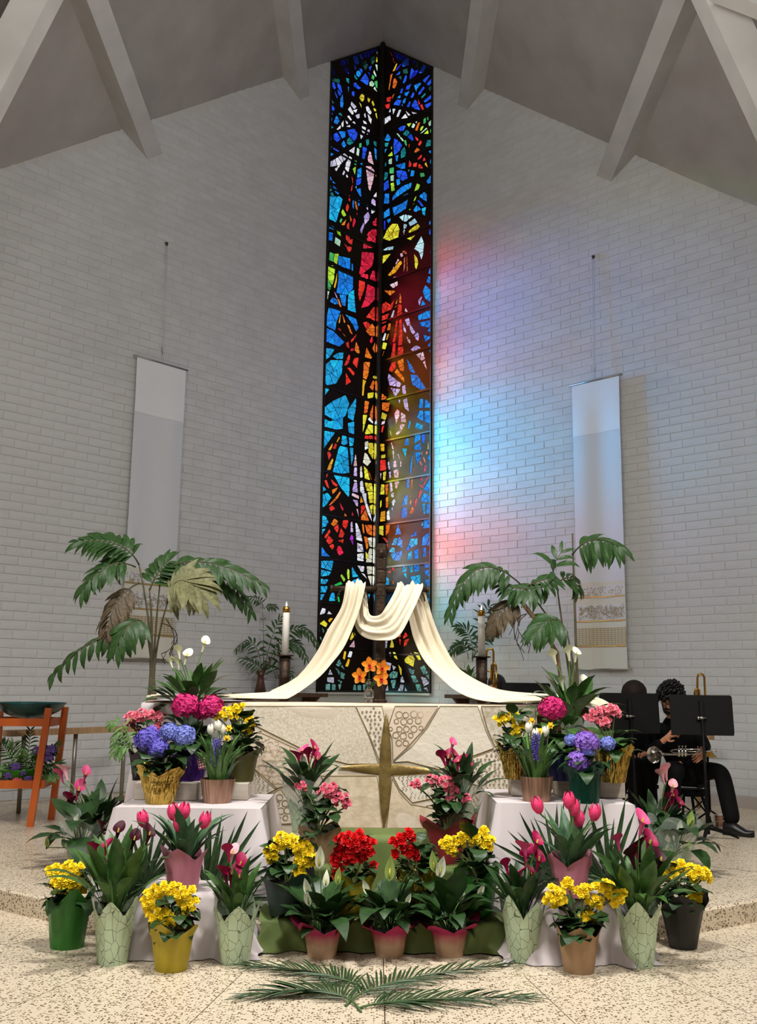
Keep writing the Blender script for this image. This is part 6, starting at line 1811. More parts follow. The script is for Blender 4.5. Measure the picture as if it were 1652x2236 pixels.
cane = M('palm_stem_dark', (66, 70, 46), 0.6, col2=(92, 80, 58), scale=14)
for nm, Y, bx, fronds, canes, lb in (
    ('left', 8.3, 328, (((304, 1234), (254, 1188), (165, 1184), 'lance', 13, 52, (0, -.1, -.1), .05), ((296, 1238), (235, 1236), (176, 1296), 'lance', 13, 46, (-.05, -.2, -.3), .25), ((304, 1272), (254, 1318), (231, 1395), 'lance_brown', 12, 50, (0, -.15, -.2), .3),
                        ((319, 1395), (220, 1393), (108, 1478), 'lance', 11, 46, (0, -.2, -.3), .6), ((353, 1246), (452, 1228), (578, 1280), 'lance', 16, 46, (0, -.1, -.2), .3), ((350, 1262), (470, 1256), (548, 1336), 'lance', 13, 44, (0, .05, 0), .5),
                        ((365, 1318), (392, 1268), (445, 1300), 'lance_olive', 14, 66, (0, -.2, -.3), .15), ((319, 1368), (288, 1358), (252, 1420), 'lance', 7, 56, (0, -.2, -.3), .5), ((326, 1290), (345, 1250), (368, 1226), 'lance', 8, 52, (0, 0, 0), .2)),
     (((322, 1534), (328, 1400), (304, 1236)), ((330, 1534), (331, 1380), (326, 1285)), ((336, 1534), (340, 1430), (365, 1316)), ((333, 1534), (338, 1400), (352, 1246)), ((340, 1534), (330, 1440), (318, 1366))), 'tall palm with arching fronds behind the left end of the altar'),
    ('right', 8.2, 1258, (((1248, 1212), (1296, 1178), (1356, 1196), 'lance', 10, 60, (0, -.15, -.3), .55), ((1216, 1272), (1150, 1286), (1098, 1275), 'lance', 12, 44, (0, -.1, -.1), .3), ((1150, 1290), (1050, 1240), (980, 1345), 'lance', 15, 46, (0, -.2, -.3), .5),
                         ((1238, 1382), (1206, 1352), (1164, 1388), 'lance', 10, 52, (0, -.2, -.3), .4), ((1144, 1314), (1100, 1328), (1070, 1380), 'lance_brown', 9, 46, (0, -.1, -.1), .4), ((1212, 1262), (1209, 1235), (1230, 1200), 'lance', 4, 46, (0, -.1, -.1), .0),
                         ((1214, 1275), (1245, 1262), (1262, 1290), 'lance', 7, 40, (0, 0, 0), .3), ((1140, 1285), (1180, 1268), (1210, 1262), 'lance', 7, 38, (0, -.1, -.1), .3)),
     (((1262, 1545), (1256, 1380), (1249, 1165)), ((1254, 1545), (1232, 1400), (1214, 1268)), ((1250, 1545), (1235, 1420), (1150, 1288)), ((1258, 1545), (1252, 1460), (1238, 1382))), 'tall palm with arching fronds behind the right end of the altar')):
    b = at(bx, 1560, Y)
    t = thing('potted_palm', lb, 'palm', (b.x, Y, PLAT), group=None)
    g = G(); g.lathe([(0.13, 0), (0.16, 0.05), (0.18, 0.34), (0.19, 0.36), (0.17, 0.36), (0.16, 0.3)], 24); obj('pot', g, M('clay_pot', (120, 74, 52), 0.8), t)
    g = G(); g.lathe([(0.165, 0.31), (1e-6, 0.33)], 16); obj('soil', g, SOIL, t)
    for c in canes:
        P = [at(q[0], q[1], Y) - V(t.location) for q in c]
        P0 = V((P[0].x * 0.3, rnd(-.05, .05), 0.31))
        pts = [P0 + (P[0] - P0) * k / 3 for k in range(3)] + [bez(P[0], P[1] * 2 - (P[0] + P[2]) / 2, P[2], k / 8) for k in range(9)]
        g = G(); g.tube(pts, [0.016] * 3 + [0.014 - 0.001 * k for k in range(9)], 6); obj('cane', g, cane, t)
    for b_, m_, e_, kind, n, L, yy, dr in fronds: frond(t, b_, m_, e_, kind, n, L * 1.12, yy, dr, 0.006, cane, wide=1.2)
    if nm == 'right':
        g = G(); g.tube([at(1128, 1300, Y - .1) - V(t.location), at(1150, 1330, Y - .1) - V(t.location), at(1176, 1362, Y - .05) - V(t.location), at(1216, 1425, Y) - V(t.location), V((0, 0, 0.31))], [.016, .02, .018, .016, .016], 7)
        obj('cut_cane', g, M('cut_cane', (158, 128, 96), 0.7, col2=(110, 92, 66), scale=16), t, label='thick brown cut cane')
        tw = ((1150, 1340), (1122, 1365), (1136, 1420)); tw2 = ((1148, 1342), (1130, 1372), (1158, 1405))
    else: tw = ((352, 1360), (386, 1385), (370, 1425)); tw2 = ((362, 1350), (380, 1400), (352, 1428))
    for w in (tw, tw2):
        P = [at(q[0], q[1], Y - .12) - V(t.location) for q in w]
        g = G(); g.tube([bez(P[0], P[1] * 2 - (P[0] + P[2]) / 2, P[2], k / 8) for k in range(9)], 0.004, 4)
        for k in range(4, 9): g.tube([bez(P[0], P[1] * 2 - (P[0] + P[2]) / 2, P[2], k / 8), bez(P[0], P[1] * 2 - (P[0] + P[2]) / 2, P[2], k / 8) + V((rnd(-.06, .06), 0, -.08))], 0.003, 4)
        obj('dry_twig', g, M('dry_twig', (58, 48, 36), 0.8), t)

# ---- ledges behind the altar with cut greenery in vases
shelf_m = M('walnut_ledge', (96, 66, 46), 0.5, col2=(76, 50, 34), scale=5, stretch=(8, 1, 1))
for side, pxa, pxb, lb in (('left', 525, 692, 'dark wooden credence shelf under the palms at the left wall'), ('right', 992, 1120, 'dark wooden credence shelf under the greenery at the right wall')):
    sa, sb = wall_sz(side, pxa, 1518, 0.2)[0], wall_sz(side, pxb, 1518, 0.2)[0]
    sa, sb = max(min(sa, sb), SWIN[side] + .05), max(sa, sb)
    zz = 1.29 if side == 'left' else 1.30
    O = wp(side, (sa + sb) / 2, zz, 0.02)
    t = thing('credence_shelf', lb, 'shelf', O, group='credence shelves')
    g = G(); g.prism([wp(side, sa, zz - .05, .02) - O, wp(side, sb, zz - .05, .02) - O, wp(side, sb, zz - .05, .42) - O, wp(side, sa, zz - .05, .42) - O], V((0, 0, 0)), V((0, 0, 0.05))); obj('board', g, shelf_m, t, smooth=False)
    for s in (sa + .1, sb - .1):
        g = G(); g.prism([wp(side, s, zz - .05, .02) - O, wp(side, s, zz - .05, .36) - O, wp(side, s, zz - .3, .02) - O], DIR[side] * -.02, DIR[side] * .02); obj('bracket', g, shelf_m, t, smooth=False)
Zs = 1.291
sl = wall_sz('left', 568, 1505, 0.25)[0]
O = wp('left', sl, Zs, 0.25)
t = thing('palm_vase', 'brown waisted vase of palm sprays on the left credence shelf', 'vase', O)
g = G(); g.lathe([(0.075, 0), (0.078, 0.01), (0.045, 0.16), (0.042, 0.22), (0.062, 0.29), (0.058, 0.29), (0.036, 0.2)], 20); obj('body', g, M('brown_glazed_vase', (84, 50, 38), 0.25, col2=(66, 38, 28), scale=9), t)
for b_, m_, e_, n, L in (((574, 1469), (575, 1390), (572, 1318), 5, 10), ((574, 1326), (559, 1306), (516, 1306), 10, 17), ((576, 1330), (590, 1322), (603, 1328), 6, 16), ((572, 1466), (552, 1404), (514, 1420), 10, 22), ((577, 1466), (640, 1374), (694, 1412), 13, 28), ((580, 1460), (632, 1404), (668, 1440), 12, 26), ((576, 1462), (596, 1385), (612, 1352), 8, 24), ((573, 1466), (556, 1450), (522, 1436), 8, 20)):
    frond(t, b_, m_, e_, 'lance', n, L, (0, -.05, -.1), .25, 0.004, cane)
sl2 = wall_sz('left', 604, 1510, 0.2)[0]
O = wp('left', sl2, Zs, 0.3)
t = thing('glass_vase', 'clear glass vase of trailing greenery beside the left candlestick', 'vase', O)
g = G(); g.lathe([(0.05, 0), (0.05, 0.01), (0.035, 0.12), (0.06, 0.24), (0.057, 0.24), (0.032, 0.12), (0.045, 0.015), (1e-6, 0.014)], 18); obj('body', g, glassm, t)
for b_, m_, e_, n, L in (((604, 1480), (612, 1440), (632, 1436), 6, 24), ((602, 1482), (590, 1450), (574, 1452), 6, 22), ((606, 1482), (622, 1462), (636, 1478), 6, 20)):
    frond(t, b_, m_, e_, 'lance', n, L, (0, -.05, -.1), .4, 0.004, cane)
s3 = wall_sz('right', 1020, 1500, 0.25)[0]
O = wp('right', s3, 1.301, 0.25)
t = thing('bromeliad_bowl', 'dark bowl with a red-hearted bromeliad and palm sprays on the right credence shelf', 'plant', O)
g = G(); g.lathe([(0.06, 0), (0.11, 0.06), (0.12, 0.16), (0.115, 0.16), (0.1, 0.08), (1e-6, 0.1)], 20); obj('bowl', g, M('dark_bowl', (40, 34, 30), 0.4), t)
leaves(t, 'strap', 0.14, 26, (0.2, 0.3), (35, 85), 2.2, 0.04)
for i in range(9):
    a = i * 2.4
    put('bract', leaf_mesh('bract', M('bromeliad_red', (108, 34, 44), 0.5), p_lance, 0.4, 0.3), t, orient((0, 0, .2), V((math.cos(a) * .5, math.sin(a) * .5, 1)), V((-math.cos(a), -math.sin(a), .5)), 0.17))
for b_, m_, e_, n, L in (((1022, 1440), (1008, 1408), (975, 1430), 12, 24), ((1030, 1440), (1024, 1385), (996, 1368), 11, 24), ((1032, 1438), (1092, 1358), (1126, 1388), 11, 28), ((1030, 1440), (1058, 1342), (1072, 1330), 10, 26), ((1030, 1445), (1048, 1400), (1062, 1384), 7, 24)):
    frond(t, b_, m_, e_, 'lance', n, L, (0, -.05, -.1), .3, 0.004, cane)

# ---- small palm spray hanging out at the left end of the left table
t = thing('palm_spray', 'small pale palm spray drooping at the outer corner of the left table', 'plant', (at(300, 1620, 6.44).x, 6.44, PL['la']))
g = G(); g.lathe([(0.02, 0), (0.02, 0.06), (0.015, 0.06)], 10); obj('holder', g, PLASTIC, t)
for b_, m_, e_ in (((290, 1640), (268, 1596), (244, 1620)), ((288, 1640), (262, 1620), (246, 1648)), ((290, 1640), (266, 1580), (236, 1584)), ((292, 1642), (272, 1630), (258, 1652))):
    frond(t, b_, m_, e_, 'lance_light', 5, 26, (0, -.02, -.05), .5, 0.003)

# ---- four palm fronds laid on the floor in front
for b_, m_, e_, n, L, lb in (((788, 2209), (705, 2164), (534, 2176), 20, 62, 'palm frond on the floor, lower left one, its cut stem crossing the seam'), ((805, 2170), (712, 2128), (534, 2108), 20, 58, 'palm frond on the floor, upper left one, nearest the peace lily pots'),
                             ((782, 2202), (900, 2184), (1155, 2178), 20, 62, 'palm frond on the floor, lower right one, reaching farthest right'), ((754, 2196), (870, 2142), (1114, 2104), 20, 58, 'palm frond on the floor, upper right one, below the right peace lily')):
    p = fl(*m_, 0.0)
    t = thing('palm_frond', lb, 'palm leaf', (p.x, p.y, 0.0), group='palm fronds on the floor')
    frond(t, b_, m_, e_, 'blade', n + 12, L * 1.35, (0.006, 0.02, 0.012), 0, 0.0045, M('green_rib', (70, 100, 52), 0.5), floor=0.0, ang=(62, 18), start=0.2, wide=0.75)
# ================================================================ the font, the rails, the musicians
random.seed(33)
orange_wood = M('orange_stained_wood', (190, 92, 34), 0.4, col2=(164, 74, 24), scale=5, stretch=(1, 1, 0.15))
teal = M('teal_glazed_bowl', (10, 84, 82), 0.2, col2=(4, 60, 62), scale=6, bump=0.2, bscale=12)
steel = M('brushed_steel', (142, 134, 124), 0.35, metal=0.8)
oak = M('light_oak_rail', (176, 142, 104), 0.5, col2=(156, 122, 86), scale=5, stretch=(6, 6, 1))

# ---- baptismal font stand
fx, fy = -3.24, 9.32
font = thing('font_stand', 'orange wooden font stand with splayed legs at the left edge', 'stand', (fx, fy, PLAT), 0.12)
zt = 1.165 - PLAT


def fleg(a):
    """Leg positions, splayed: front right, front left, back right, back left."""
    return {'fr': ((0.20, -0.20), (0.27, -0.25)), 'fl': ((-0.20, -0.20), (-0.27, -0.25)), 'br': ((0.24, 0.20), (0.20, 0.25)), 'bl': ((-0.24, 0.20), (-0.20, 0.25))}[a]


for k, (tx, ty, bx, by) in enumerate(((0.235, -0.24, 0.15, -0.27), (-0.235, -0.24, -0.30, -0.27), (0.30, 0.2, 0.24, 0.2), (-0.30, 0.2, -0.28, 0.2))):
    g = G(); bar(g, (bx, by, 0), (tx, ty, zt), 0.058, 0.05, up=(0, 1, 0)); obj('leg', g, orange_wood, font, smooth=False)
for z, dx in ((zt - 0.13, 0.235), (0.36, 0.20)):
    for y in (-0.235, 0.2):
        g = G(); g.box((-dx - .05, y - .02, z - .035), (dx + (.08 if y > 0 else -.0), y + .02, z + .035)); obj('rail', g, orange_wood, font, smooth=False)
    for x in (-dx - .02, dx + .02):
        g = G(); g.box((x - .02, -.24, z - .035), (x + .02, .22, z + .035)); obj('side_rail', g, orange_wood, font, smooth=False)
g = G(); g.box((-.22, -.2, .355), (.22, .18, .385)); obj('shelf', g, orange_wood, font, smooth=False)
bowl = obj('font_bowl', G().lathe([(0.05, 0), (0.16, 0.02), (0.26, 0.07), (0.315, 0.14), (0.325, 0.15), (0.31, 0.15), (0.25, 0.08), (1e-6, 0.03)], 40), teal)
bowl.location = (fx + .03, fy - .02, 1.165 - 0.105)
tag(bowl, 'shallow teal bowl set into the orange stand', 'bowl')
tray = thing('fern_planter', 'bright green planter of ferns and purple flowers on the stand\'s lower shelf', 'plant', (fx - .03, fy - .02, PLAT + .386))
g = G(); g.lathe([(0.15, 0), (0.165, 0.085), (0.172, 0.09), (0.16, 0.088), (0.15, 0.07), (1e-6, 0.075)], 28); obj('tray', g, M('lime_plastic', (64, 158, 40), 0.35), tray)
fern = LEAF['lance_light'] + LEAF['lance']
for (bx, by), (mx_, my_), (ex, ey), kd in (((52, 1700), (62, 1640), (66, 1594), 'lance'), ((46, 1700), (20, 1650), (4, 1622), 'lance'), ((56, 1702), (36, 1650), (30, 1622), 'lance_light'), ((60, 1702), (80, 1660), (96, 1640), 'lance_light'), ((64, 1700), (104, 1650), (128, 1622), 'lance'), ((66, 1702), (110, 1676), (134, 1668), 'lance'),
                                         ((50, 1702), (18, 1680), (2, 1686), 'lance_light'), ((58, 1703), (56, 1668), (48, 1648), 'lance_light'), ((52, 1703), (30, 1690), (10, 1700), 'lance'), ((66, 1702), (100, 1690), (122, 1698), 'lance_light'), ((60, 1700), (84, 1672), (78, 1640), 'lance_light')):
    frond(tray, (bx, by), (mx_, my_), (ex, ey), kd, 11, 22, (0, -.05, -.1), .15, 0.004, cane)
gsp = G()
for i in range(46):
    a, q = rnd(0, 6.28), rnd(0.02, 1)
    d = V((math.cos(a), math.sin(a), rnd(-.4, 1))).normalized()
    floret(gsp, d, d, 0.32)
FLUFF = gsp.mesh('flower_cluster', M('violet_florets', (92, 66, 128), 0.6, col2=(70, 48, 104), scale=50), smooth=False)
for px, py, s in ((34, 1676, .05), (18, 1696, .045), (62, 1704, .045), (84, 1640, .05), (108, 1640, .06), (104, 1656, .05), (50, 1690, .03)):
    p = at(px, py, fy - .16) - V(tray.location)
    put('flower_cluster', FLUFF, tray, Matrix.Translation(p) @ Matrix.Scale(s, 4))
    stem_to(tray, .07, p, None, .003)
for px, py in ((36, 1702), (44, 1704), (82, 1698), (79, 1704), (32, 1704)):
    p = at(px, py, fy - .2) - V(tray.location)
    put('bloom', BLOOM['pink'][0], tray, orient(p, (0, 0, 1), (0, -1, .3), .022))

# ---- oak rails along both walls
for side, pts, lb in (('left', ((5, 1602), (300, 1586)), 'light oak rail on steel legs along the left wall'), ('right', ((1500, 1606), (1602, 1608)), 'light oak rail on steel legs along the right wall, behind the trumpeter')):
    if side == 'left': a, b = fl(75, 1772, PLAT), fl(262, 1750, PLAT); a = a + (a - b) * 0.35; b = b + (b - a) * 0.12
    else: b = wp('right', 5.5, 0, .45); a = wp('right', 3.6, 0, .45); b.z = a.z = PLAT
    t = thing('altar_rail', lb, 'rail', (a + b) / 2, 0)
    I = Matrix.Translation(-V(t.location))
    H = V((0, 0, 0.80))
    g = G(); bar(g, a + H - V((0, 0, .03)), b + H - V((0, 0, .03)), 0.12, 0.06); obj('top_rail', g, oak, t, smooth=False, mx=I)
    for q in (0.12, 0.5, 0.9):
        p = a + (b - a) * q
        g = G(); g.tube([p, p + H - V((0, 0, .06))], 0.022, 8); obj('leg', g, steel if side == 'left' else oak, t, mx=I)

# ---- people
skin_m = M('skin_tan', (196, 134, 104), 0.55, sub=0.0)
black_cloth = M('black_clothing', (8, 8, 9), 0.9, bump=0.2, bscale=14, spec=0.15)
trouser_m = M('black_trousers', (11, 10, 11), 0.85, bump=0.2, bscale=10, spec=0.15)
hair_b = M('black_hair', (16, 13, 12), 0.45)
hair_br = M('dark_brown_hair', (40, 28, 22), 0.7, col2=(20, 13, 11), scale=20, stretch=(8, 8, 0.5), spec=0.2)
leather = M('black_leather', (18, 17, 17), 0.35)


def skinned(name, J, E, mats, parent, levels=2, extra=None):
    """Grows one continuous surface round connected joints J {key: (point, radius)}."""
    keys = list(J)
    me = bpy.data.meshes.new(name)
    org = V(parent.location)
    me.from_pydata([V(J[k][0]) - org for k in keys], [(keys.index(a), keys.index(b)) for a, b in E], [])
    o = bpy.data.objects.new(name, me)
    COLL.objects.link(o)
    sk = o.modifiers.new('skin', 'SKIN')
    sk.use_smooth_shade = True
    for i, k in enumerate(keys):
        r = J[k][1]
        me.skin_vertices[0].data[i].radius = r if isinstance(r, tuple) else (r, r)
        me.skin_vertices[0].data[i].use_root = (i == 0)
    ss = o.modifiers.new('sub', 'SUBSURF')
    ss.levels = ss.render_levels = levels
    dg = bpy.context.evaluated_depsgraph_get()
    m2 = bpy.data.meshes.new_from_object(o.evaluated_get(dg))
    bpy.data.objects.remove(o)
    g = G()
    g.add([v.co for v in m2.vertices], [tuple(p.vertices) for p in m2.polygons])
    if extra: extra(g, org)
    return obj(name, g, mats, parent)


def head_shape(c, face, up, s=1.0):
    """Adds a modelled head: skull, jaw, nose, brow, lips and ears."""
    face = V(face).normalized()
    up = V(up)
    x = face.cross(up).normalized()
    u = x.cross(face)

    def add(g, org):
        c0 = V(c) - org

        def pt(a, b, d): return c0 + (x * a + face * b + u * d) * s
        n, m = 20, 16
        vs, fs = [], []
        for i in range(m + 1):
            th = PI * i / m
            for k in range(n):
                ph = 2 * PI * k / n
                a, b, d = math.sin(th) * math.cos(ph), math.sin(th) * math.sin(ph), math.cos(th)
                w = 0.076 * (1 - 0.22 * max(0, -d)) * a
                dep = 0.096 * b * (1 - 0.12 * max(0, -d) * (1 if b < 0 else -0.3))
                if b > 0.75 and abs(a) < 0.28 and -0.35 < d < 0.1: dep += 0.022 * (1 - abs(a) / .28) * (1 - abs(d + .2) / .3 if abs(d + .2) < .3 else 0)
                if b > 0.6 and 0.1 < abs(a) < 0.55 and 0.02 < d < 0.25: dep -= 0.007
                if b > 0.7 and abs(a) < 0.35 and -0.62 < d < -0.42: dep += 0.006
                vs.append(pt(w, dep, 0.118 * d))
        for i in range(m):
            for k in range(n): fs.append((i * n + k, i * n + (k + 1) % n, (i + 1) * n + (k + 1) % n, (i + 1) * n + k))
        g.add(vs, fs)
        for sg in (-1, 1):
            g.tube([pt(sg * .074, -.005, .025), pt(sg * .088, -.012, .03), pt(sg * .09, -.01, 0), pt(sg * .082, 0, -.028), pt(sg * .074, 0, -.02)], .009 * s, 6)
    return add, (lambda a, b, d: V(c) + (x * a + face * b + u * d) * s)


def hand(J, E, wrist_key, p, palm_dir, side_dir, curl, pre, r=.0085):
    """Five fingers of unequal length, rooted in the palm, bent twice; the thumb leaves the palm's side."""
    pd, sd, cd = V(palm_dir).normalized(), V(side_dir).normalized(), V(curl).normalized()
    k = pre + 'palm'
    J[k] = (V(p) + pd * .045, (.034, .018))
    E.append((wrist_key, k))
    for i, (o, L) in enumerate(((-.03, .068), (-.010, .08), (.011, .074), (.031, .058))):
        b = V(p) + pd * .085 + sd * o
        c1 = b + pd * L * .45 + cd * L * .2
        c2 = c1 + pd * L * .15 + cd * L * .5
        for nm, q, rr in (('a', b, r * 1.15), ('b', c1, r), ('c', c2, r * .8)): J[pre + str(i) + nm] = (q, rr)
        E += [(k, pre + str(i) + 'a'), (pre + str(i) + 'a', pre + str(i) + 'b'), (pre + str(i) + 'b', pre + str(i) + 'c')]
    b = V(p) + pd * .03 - sd * .04
    for nm, q, rr in (('t1', b, r * 1.3), ('t2', b + pd * .03 - sd * .012 + cd * .012, r * 1.1), ('t3', b + pd * .05 - sd * .002 + cd * .03, r * .9)): J[pre + nm] = (q, rr)
    E += [(k, pre + 't1'), (pre + 't1', pre + 't2'), (pre + 't2', pre + 't3')]


def person(label, P, face, tilt_up, hair, hands=True, glasses=False, beard=False):
    """P: dict of joints already in metres."""
    base = V((P['pel'].x, P['pel'].y, PLAT))
    t = thing('person', label, 'person', base)
    J = {'pel': (P['pel'], .11), 'belly': ((P['pel'] + P['chest']) / 2, .12), 'chest': (P['chest'], .13), 'neck0': (P['neck'] - V((0, 0, .03)), .06), 'neck': (P['neck'] + V((0, -.01, .03)), .052), 'nape': ((P['neck'] + P['head']) / 2, .05)}
    E = [('pel', 'belly'), ('belly', 'chest'), ('chest', 'neck0'), ('neck0', 'neck'), ('neck', 'nape')]
    SJ = {'pel': (P['pel'] + V((0, 0, .02)), .14), 'belly': (J['belly'][0], .152), 'chest': (P['chest'], .16), 'neck0': (P['neck'] - V((0, 0, .02)), .075), 'collar': (P['neck'] + V((0, 0, .02)), .062)}
    SE = [('pel', 'belly'), ('belly', 'chest'), ('chest', 'neck0'), ('neck0', 'collar')]
    TJ = {'pel': (P['pel'], .15)}
    TE = []
    for s in 'lr':
        J['sh' + s], J['el' + s], J['wr' + s] = (P['sh' + s], .05), (P['el' + s], .042), (P['wr' + s], .027)
        E += [('chest', 'sh' + s), ('sh' + s, 'el' + s), ('el' + s, 'wr' + s)]
        J['hip' + s], J['kn' + s], J['an' + s] = (P['hip' + s], .08), (P['kn' + s], .058), (P['an' + s], .04)
        E += [('pel', 'hip' + s), ('hip' + s, 'kn' + s), ('kn' + s, 'an' + s)]
        d = (P['wr' + s] - P['el' + s]).normalized()
        SJ['sh' + s], SJ['el' + s], SJ['wr' + s] = (P['sh' + s], .072), (P['el' + s], .06), (P['wr' + s] - d * .02, .043)
        SE += [('chest', 'sh' + s), ('sh' + s, 'el' + s), ('el' + s, 'wr' + s)]
        TJ['hip' + s], TJ['kn' + s], TJ['mid' + s], TJ['an' + s] = (P['hip' + s], .105), (P['kn' + s], .085), ((P['kn' + s] + P['an' + s]) / 2, .08), (P['an' + s] + V((0, 0, -.005)), .074)
        TE += [('pel', 'hip' + s), ('hip' + s, 'kn' + s), ('kn' + s, 'mid' + s), ('mid' + s, 'an' + s)]
        if hands: hand(J, E, 'wr' + s, P['wr' + s], d + P.get('hd' + s, V((0, 0, 0))), P.get('hs' + s, V((0, 0, 1))), P.get('hc' + s, V((0, 0, -1))), 'h' + s)
    add, hp = head_shape(P['head'], face, tilt_up)
    skinned('body', J, E, skin_m, t, 2, add)
    skinned('shirt', SJ, SE, black_cloth, t, 2)
    skinned('trousers', TJ, TE, trouser_m, t, 2)
    for s in 'lr':
        a = P['an' + s]
        f = P.get('ft' + s, V((0, -1, 0))).normalized()
        x = f.cross(V((0, 0, 1)))
        g = G()
        z0 = PLAT + .002

        def sh(u, v):
            L = -0.085 + .27 * v
            w = .042 * (0.75 + .5 * math.sin(PI * min(1, v * .8 + .15))) * (1 if v < .8 else math.sqrt(max(0, 1 - ((v - .8) / .2) ** 2)) * .98 + .02)
            h = (.115 if v < .35 else .115 - .06 * min(1, (v - .35) / .4))
            an = 2 * PI * u
            y, z = math.cos(an), math.sin(an)
            return V((a.x, a.y, z0)) + f * L + x * w * y + V((0, 0, max(0, h * (.42 + .58 * z) if z > -.6 else 0))) - base
        g.grid(sh, 16, 12, closed=True)
        so = obj('shoe', g, leather, t)
        g = G(); bar(g, V((a.x, a.y, z0 + .01)) - f * .085 - base, V((a.x, a.y, z0 + .01)) + f * .165 - base, .088, .024); obj('sole', g, M('black_sole', (12, 12, 12), .6), so, smooth=False)
    hair(t, hp, base)
    for sg in (-1, 1):
        g = G(); g.ball(hp(sg * .031, .082, .012) - base, .010, 8, 6); obj('eye', g, M('eye_white', (220, 210, 200), .3), t)
        g = G(); g.tube([hp(sg * .05, .083, .034) - base, hp(sg * .03, .092, .04) - base, hp(sg * .014, .092, .034) - base], .0045, 5); obj('eyebrow', g, hair_b, t)
    g = G(); g.tube([hp(-.024, .088, -.062) - base, hp(0, .1, -.06) - base, hp(.024, .088, -.062) - base], .006, 6); obj('mouth', g, M('lips', (150, 84, 76), .5), t)
    if glasses:
        g = G()
        for sg in (-1, 1):
            g.tube([hp(sg * .033 + .024 * math.cos(q), .100, .012 + .019 * math.sin(q)) - base for q in [2 * PI * i / 14 for i in range(15)]], .0028, 5, cap=False)
            g.tube([hp(sg * .057, .098, .018) - base, hp(sg * .079, .02, .022) - base, hp(sg * .082, -.012, .012) - base], .0028, 5)
        g.tube([hp(-.010, .103, .016) - base, hp(.010, .103, .016) - base], .0028, 5)
        obj('glasses', g, M('dark_frame', (26, 20, 18), .3), t)
    if beard:
        g = G()
        g.grid(lambda u, v: hp(math.cos(PI * (u * 1.1 - .05)) * (.077 - .012 * v), .01 + math.sin(PI * (u * 1.1 - .05)) * (.088 - .004 * v) + .006 * math.sin(u * 60 + v * 30), -.035 - .075 * v + .004 * math.sin(u * 50)) - base, 40, 8)
        obj('beard', g, hair_b, t)
    return t, base


def curly(t, hp, base):
    g = G()
    random.seed(5)
    for i in range(150):
        z = 1 - 1.25 * (i + .5) / 150
        a = i * 2.39996
        q = math.sqrt(max(0, 1 - z * z))
        x, y = q * math.cos(a), q * math.sin(a)
        if y > 0.55 and z < 0.25: continue
        r = rnd(.022, .034)
        c = hp(x * .108, -.012 + y * .118, .045 + z * .118)
        k = rnd(0, 6)
        g.tube([c + V((r * math.cos(k + j * .9), r * math.sin(k * 1.7 + j * .9), r * math.sin(k + j * .9 + 1))) * (.9 + .03 * j) - base for j in range(7)], .0085, 5)
    g.ball(hp(0, -.015, .05) - base, .103, 14, 10)
    obj('hair', g, hair_b, t, kind='stuff')


def straight(t, hp, base):
    g = G()

    def f(u, v):
        a = 2 * PI * u
        th = v * 2.3
        x, y = math.sin(min(th, 1.6)) * math.cos(a), math.sin(min(th, 1.6)) * math.sin(a)
        z = math.cos(min(th, 1.6)) - max(0, th - 1.6) * 2.6
        fr = 1.0
        return hp(x * .122 * (1 + .03 * math.sin(a * 17 + v * 3)), y * .126 * fr - .012, .0 + z * .128) - base
    g.grid(f, 120, 16, closed=True)
    obj('hair', g, hair_br, t)


def short(t, hp, base):
    g = G()

    def f(u, v):
        a, th = 2 * PI * u, v * 1.75
        x, y = math.sin(th) * math.cos(a), math.sin(th) * math.sin(a)
        lim = 0.5 if y > .4 else 1
        return hp(x * .088 * (1 + .03 * math.sin(a * 19 + v * 9)), y * .108 * (1 if y < .4 or th < 1.1 else .85) - .008, .022 + math.cos(th) * .112) - base
    g.grid(f, 40, 12, closed=True)
    obj('hair', g, hair_b, t)


P = dict(pel=at(1494, 1688, 9.6), chest=at(1474, 1612, 9.55), neck=at(1466, 1568, 9.5), head=at(1462, 1528, 9.40), shl=at(1428, 1592, 9.5), ell=at(1420, 1642, 9.28), wrl=at(1452, 1614, 9.16),
         shr=at(1516, 1590, 9.6), elr=at(1540, 1632, 9.45), wrr=at(1532, 1636, 9.24), hipl=at(1474, 1686, 9.5), knl=at(1471, 1678, 9.12), anl=fl(1462, 1812, PLAT) + V((0, 0, .09)), hipr=at(1514, 1686, 9.55), knr=at(1574, 1682, 9.3), anr=fl(1606, 1826, PLAT) + V((0, .05, .09)),
         ftr=V((.75, -.65, 0)), ftl=V((-.25, -1, 0)), hsr=V((-.3, 0, .3)), hdr=V((-.6, -.2, -1.2)), hcr=V((-.6, .6, -.4)), hsl=V((0, .4, .6)), hcl=V((.6, .1, -.5)))
person('man with curly black hair and glasses in black, seated with a trumpet on his lap', P, V((-.42, -.72, -.5)), V((-.1, -.35, 1)), curly, True, True, True)
P = dict(pel=at(1394, 1672, 10.1), chest=at(1390, 1600, 10.1), neck=at(1386, 1556, 10.05), head=at(1384, 1514, 9.98), shl=at(1354, 1584, 10.05), ell=at(1348, 1640, 9.95), wrl=at(1372, 1650, 9.75), shr=at(1424, 1584, 10.1), elr=at(1430, 1636, 9.95), wrr=at(1404, 1648, 9.75),
         hipl=at(1378, 1676, 10.05), knl=at(1384, 1662, 9.62), anl=fl(1388, 1792, PLAT) + V((0, 0, .09)), hipr=at(1408, 1676, 10.05), knr=at(1412, 1664, 9.62), anr=fl(1422, 1790, PLAT) + V((0, 0, .09)))
person('woman with long dark brown hair in black, seated behind the left music stand', P, V((-.15, -.75, -.65)), V((0, -.4, 1)), straight)
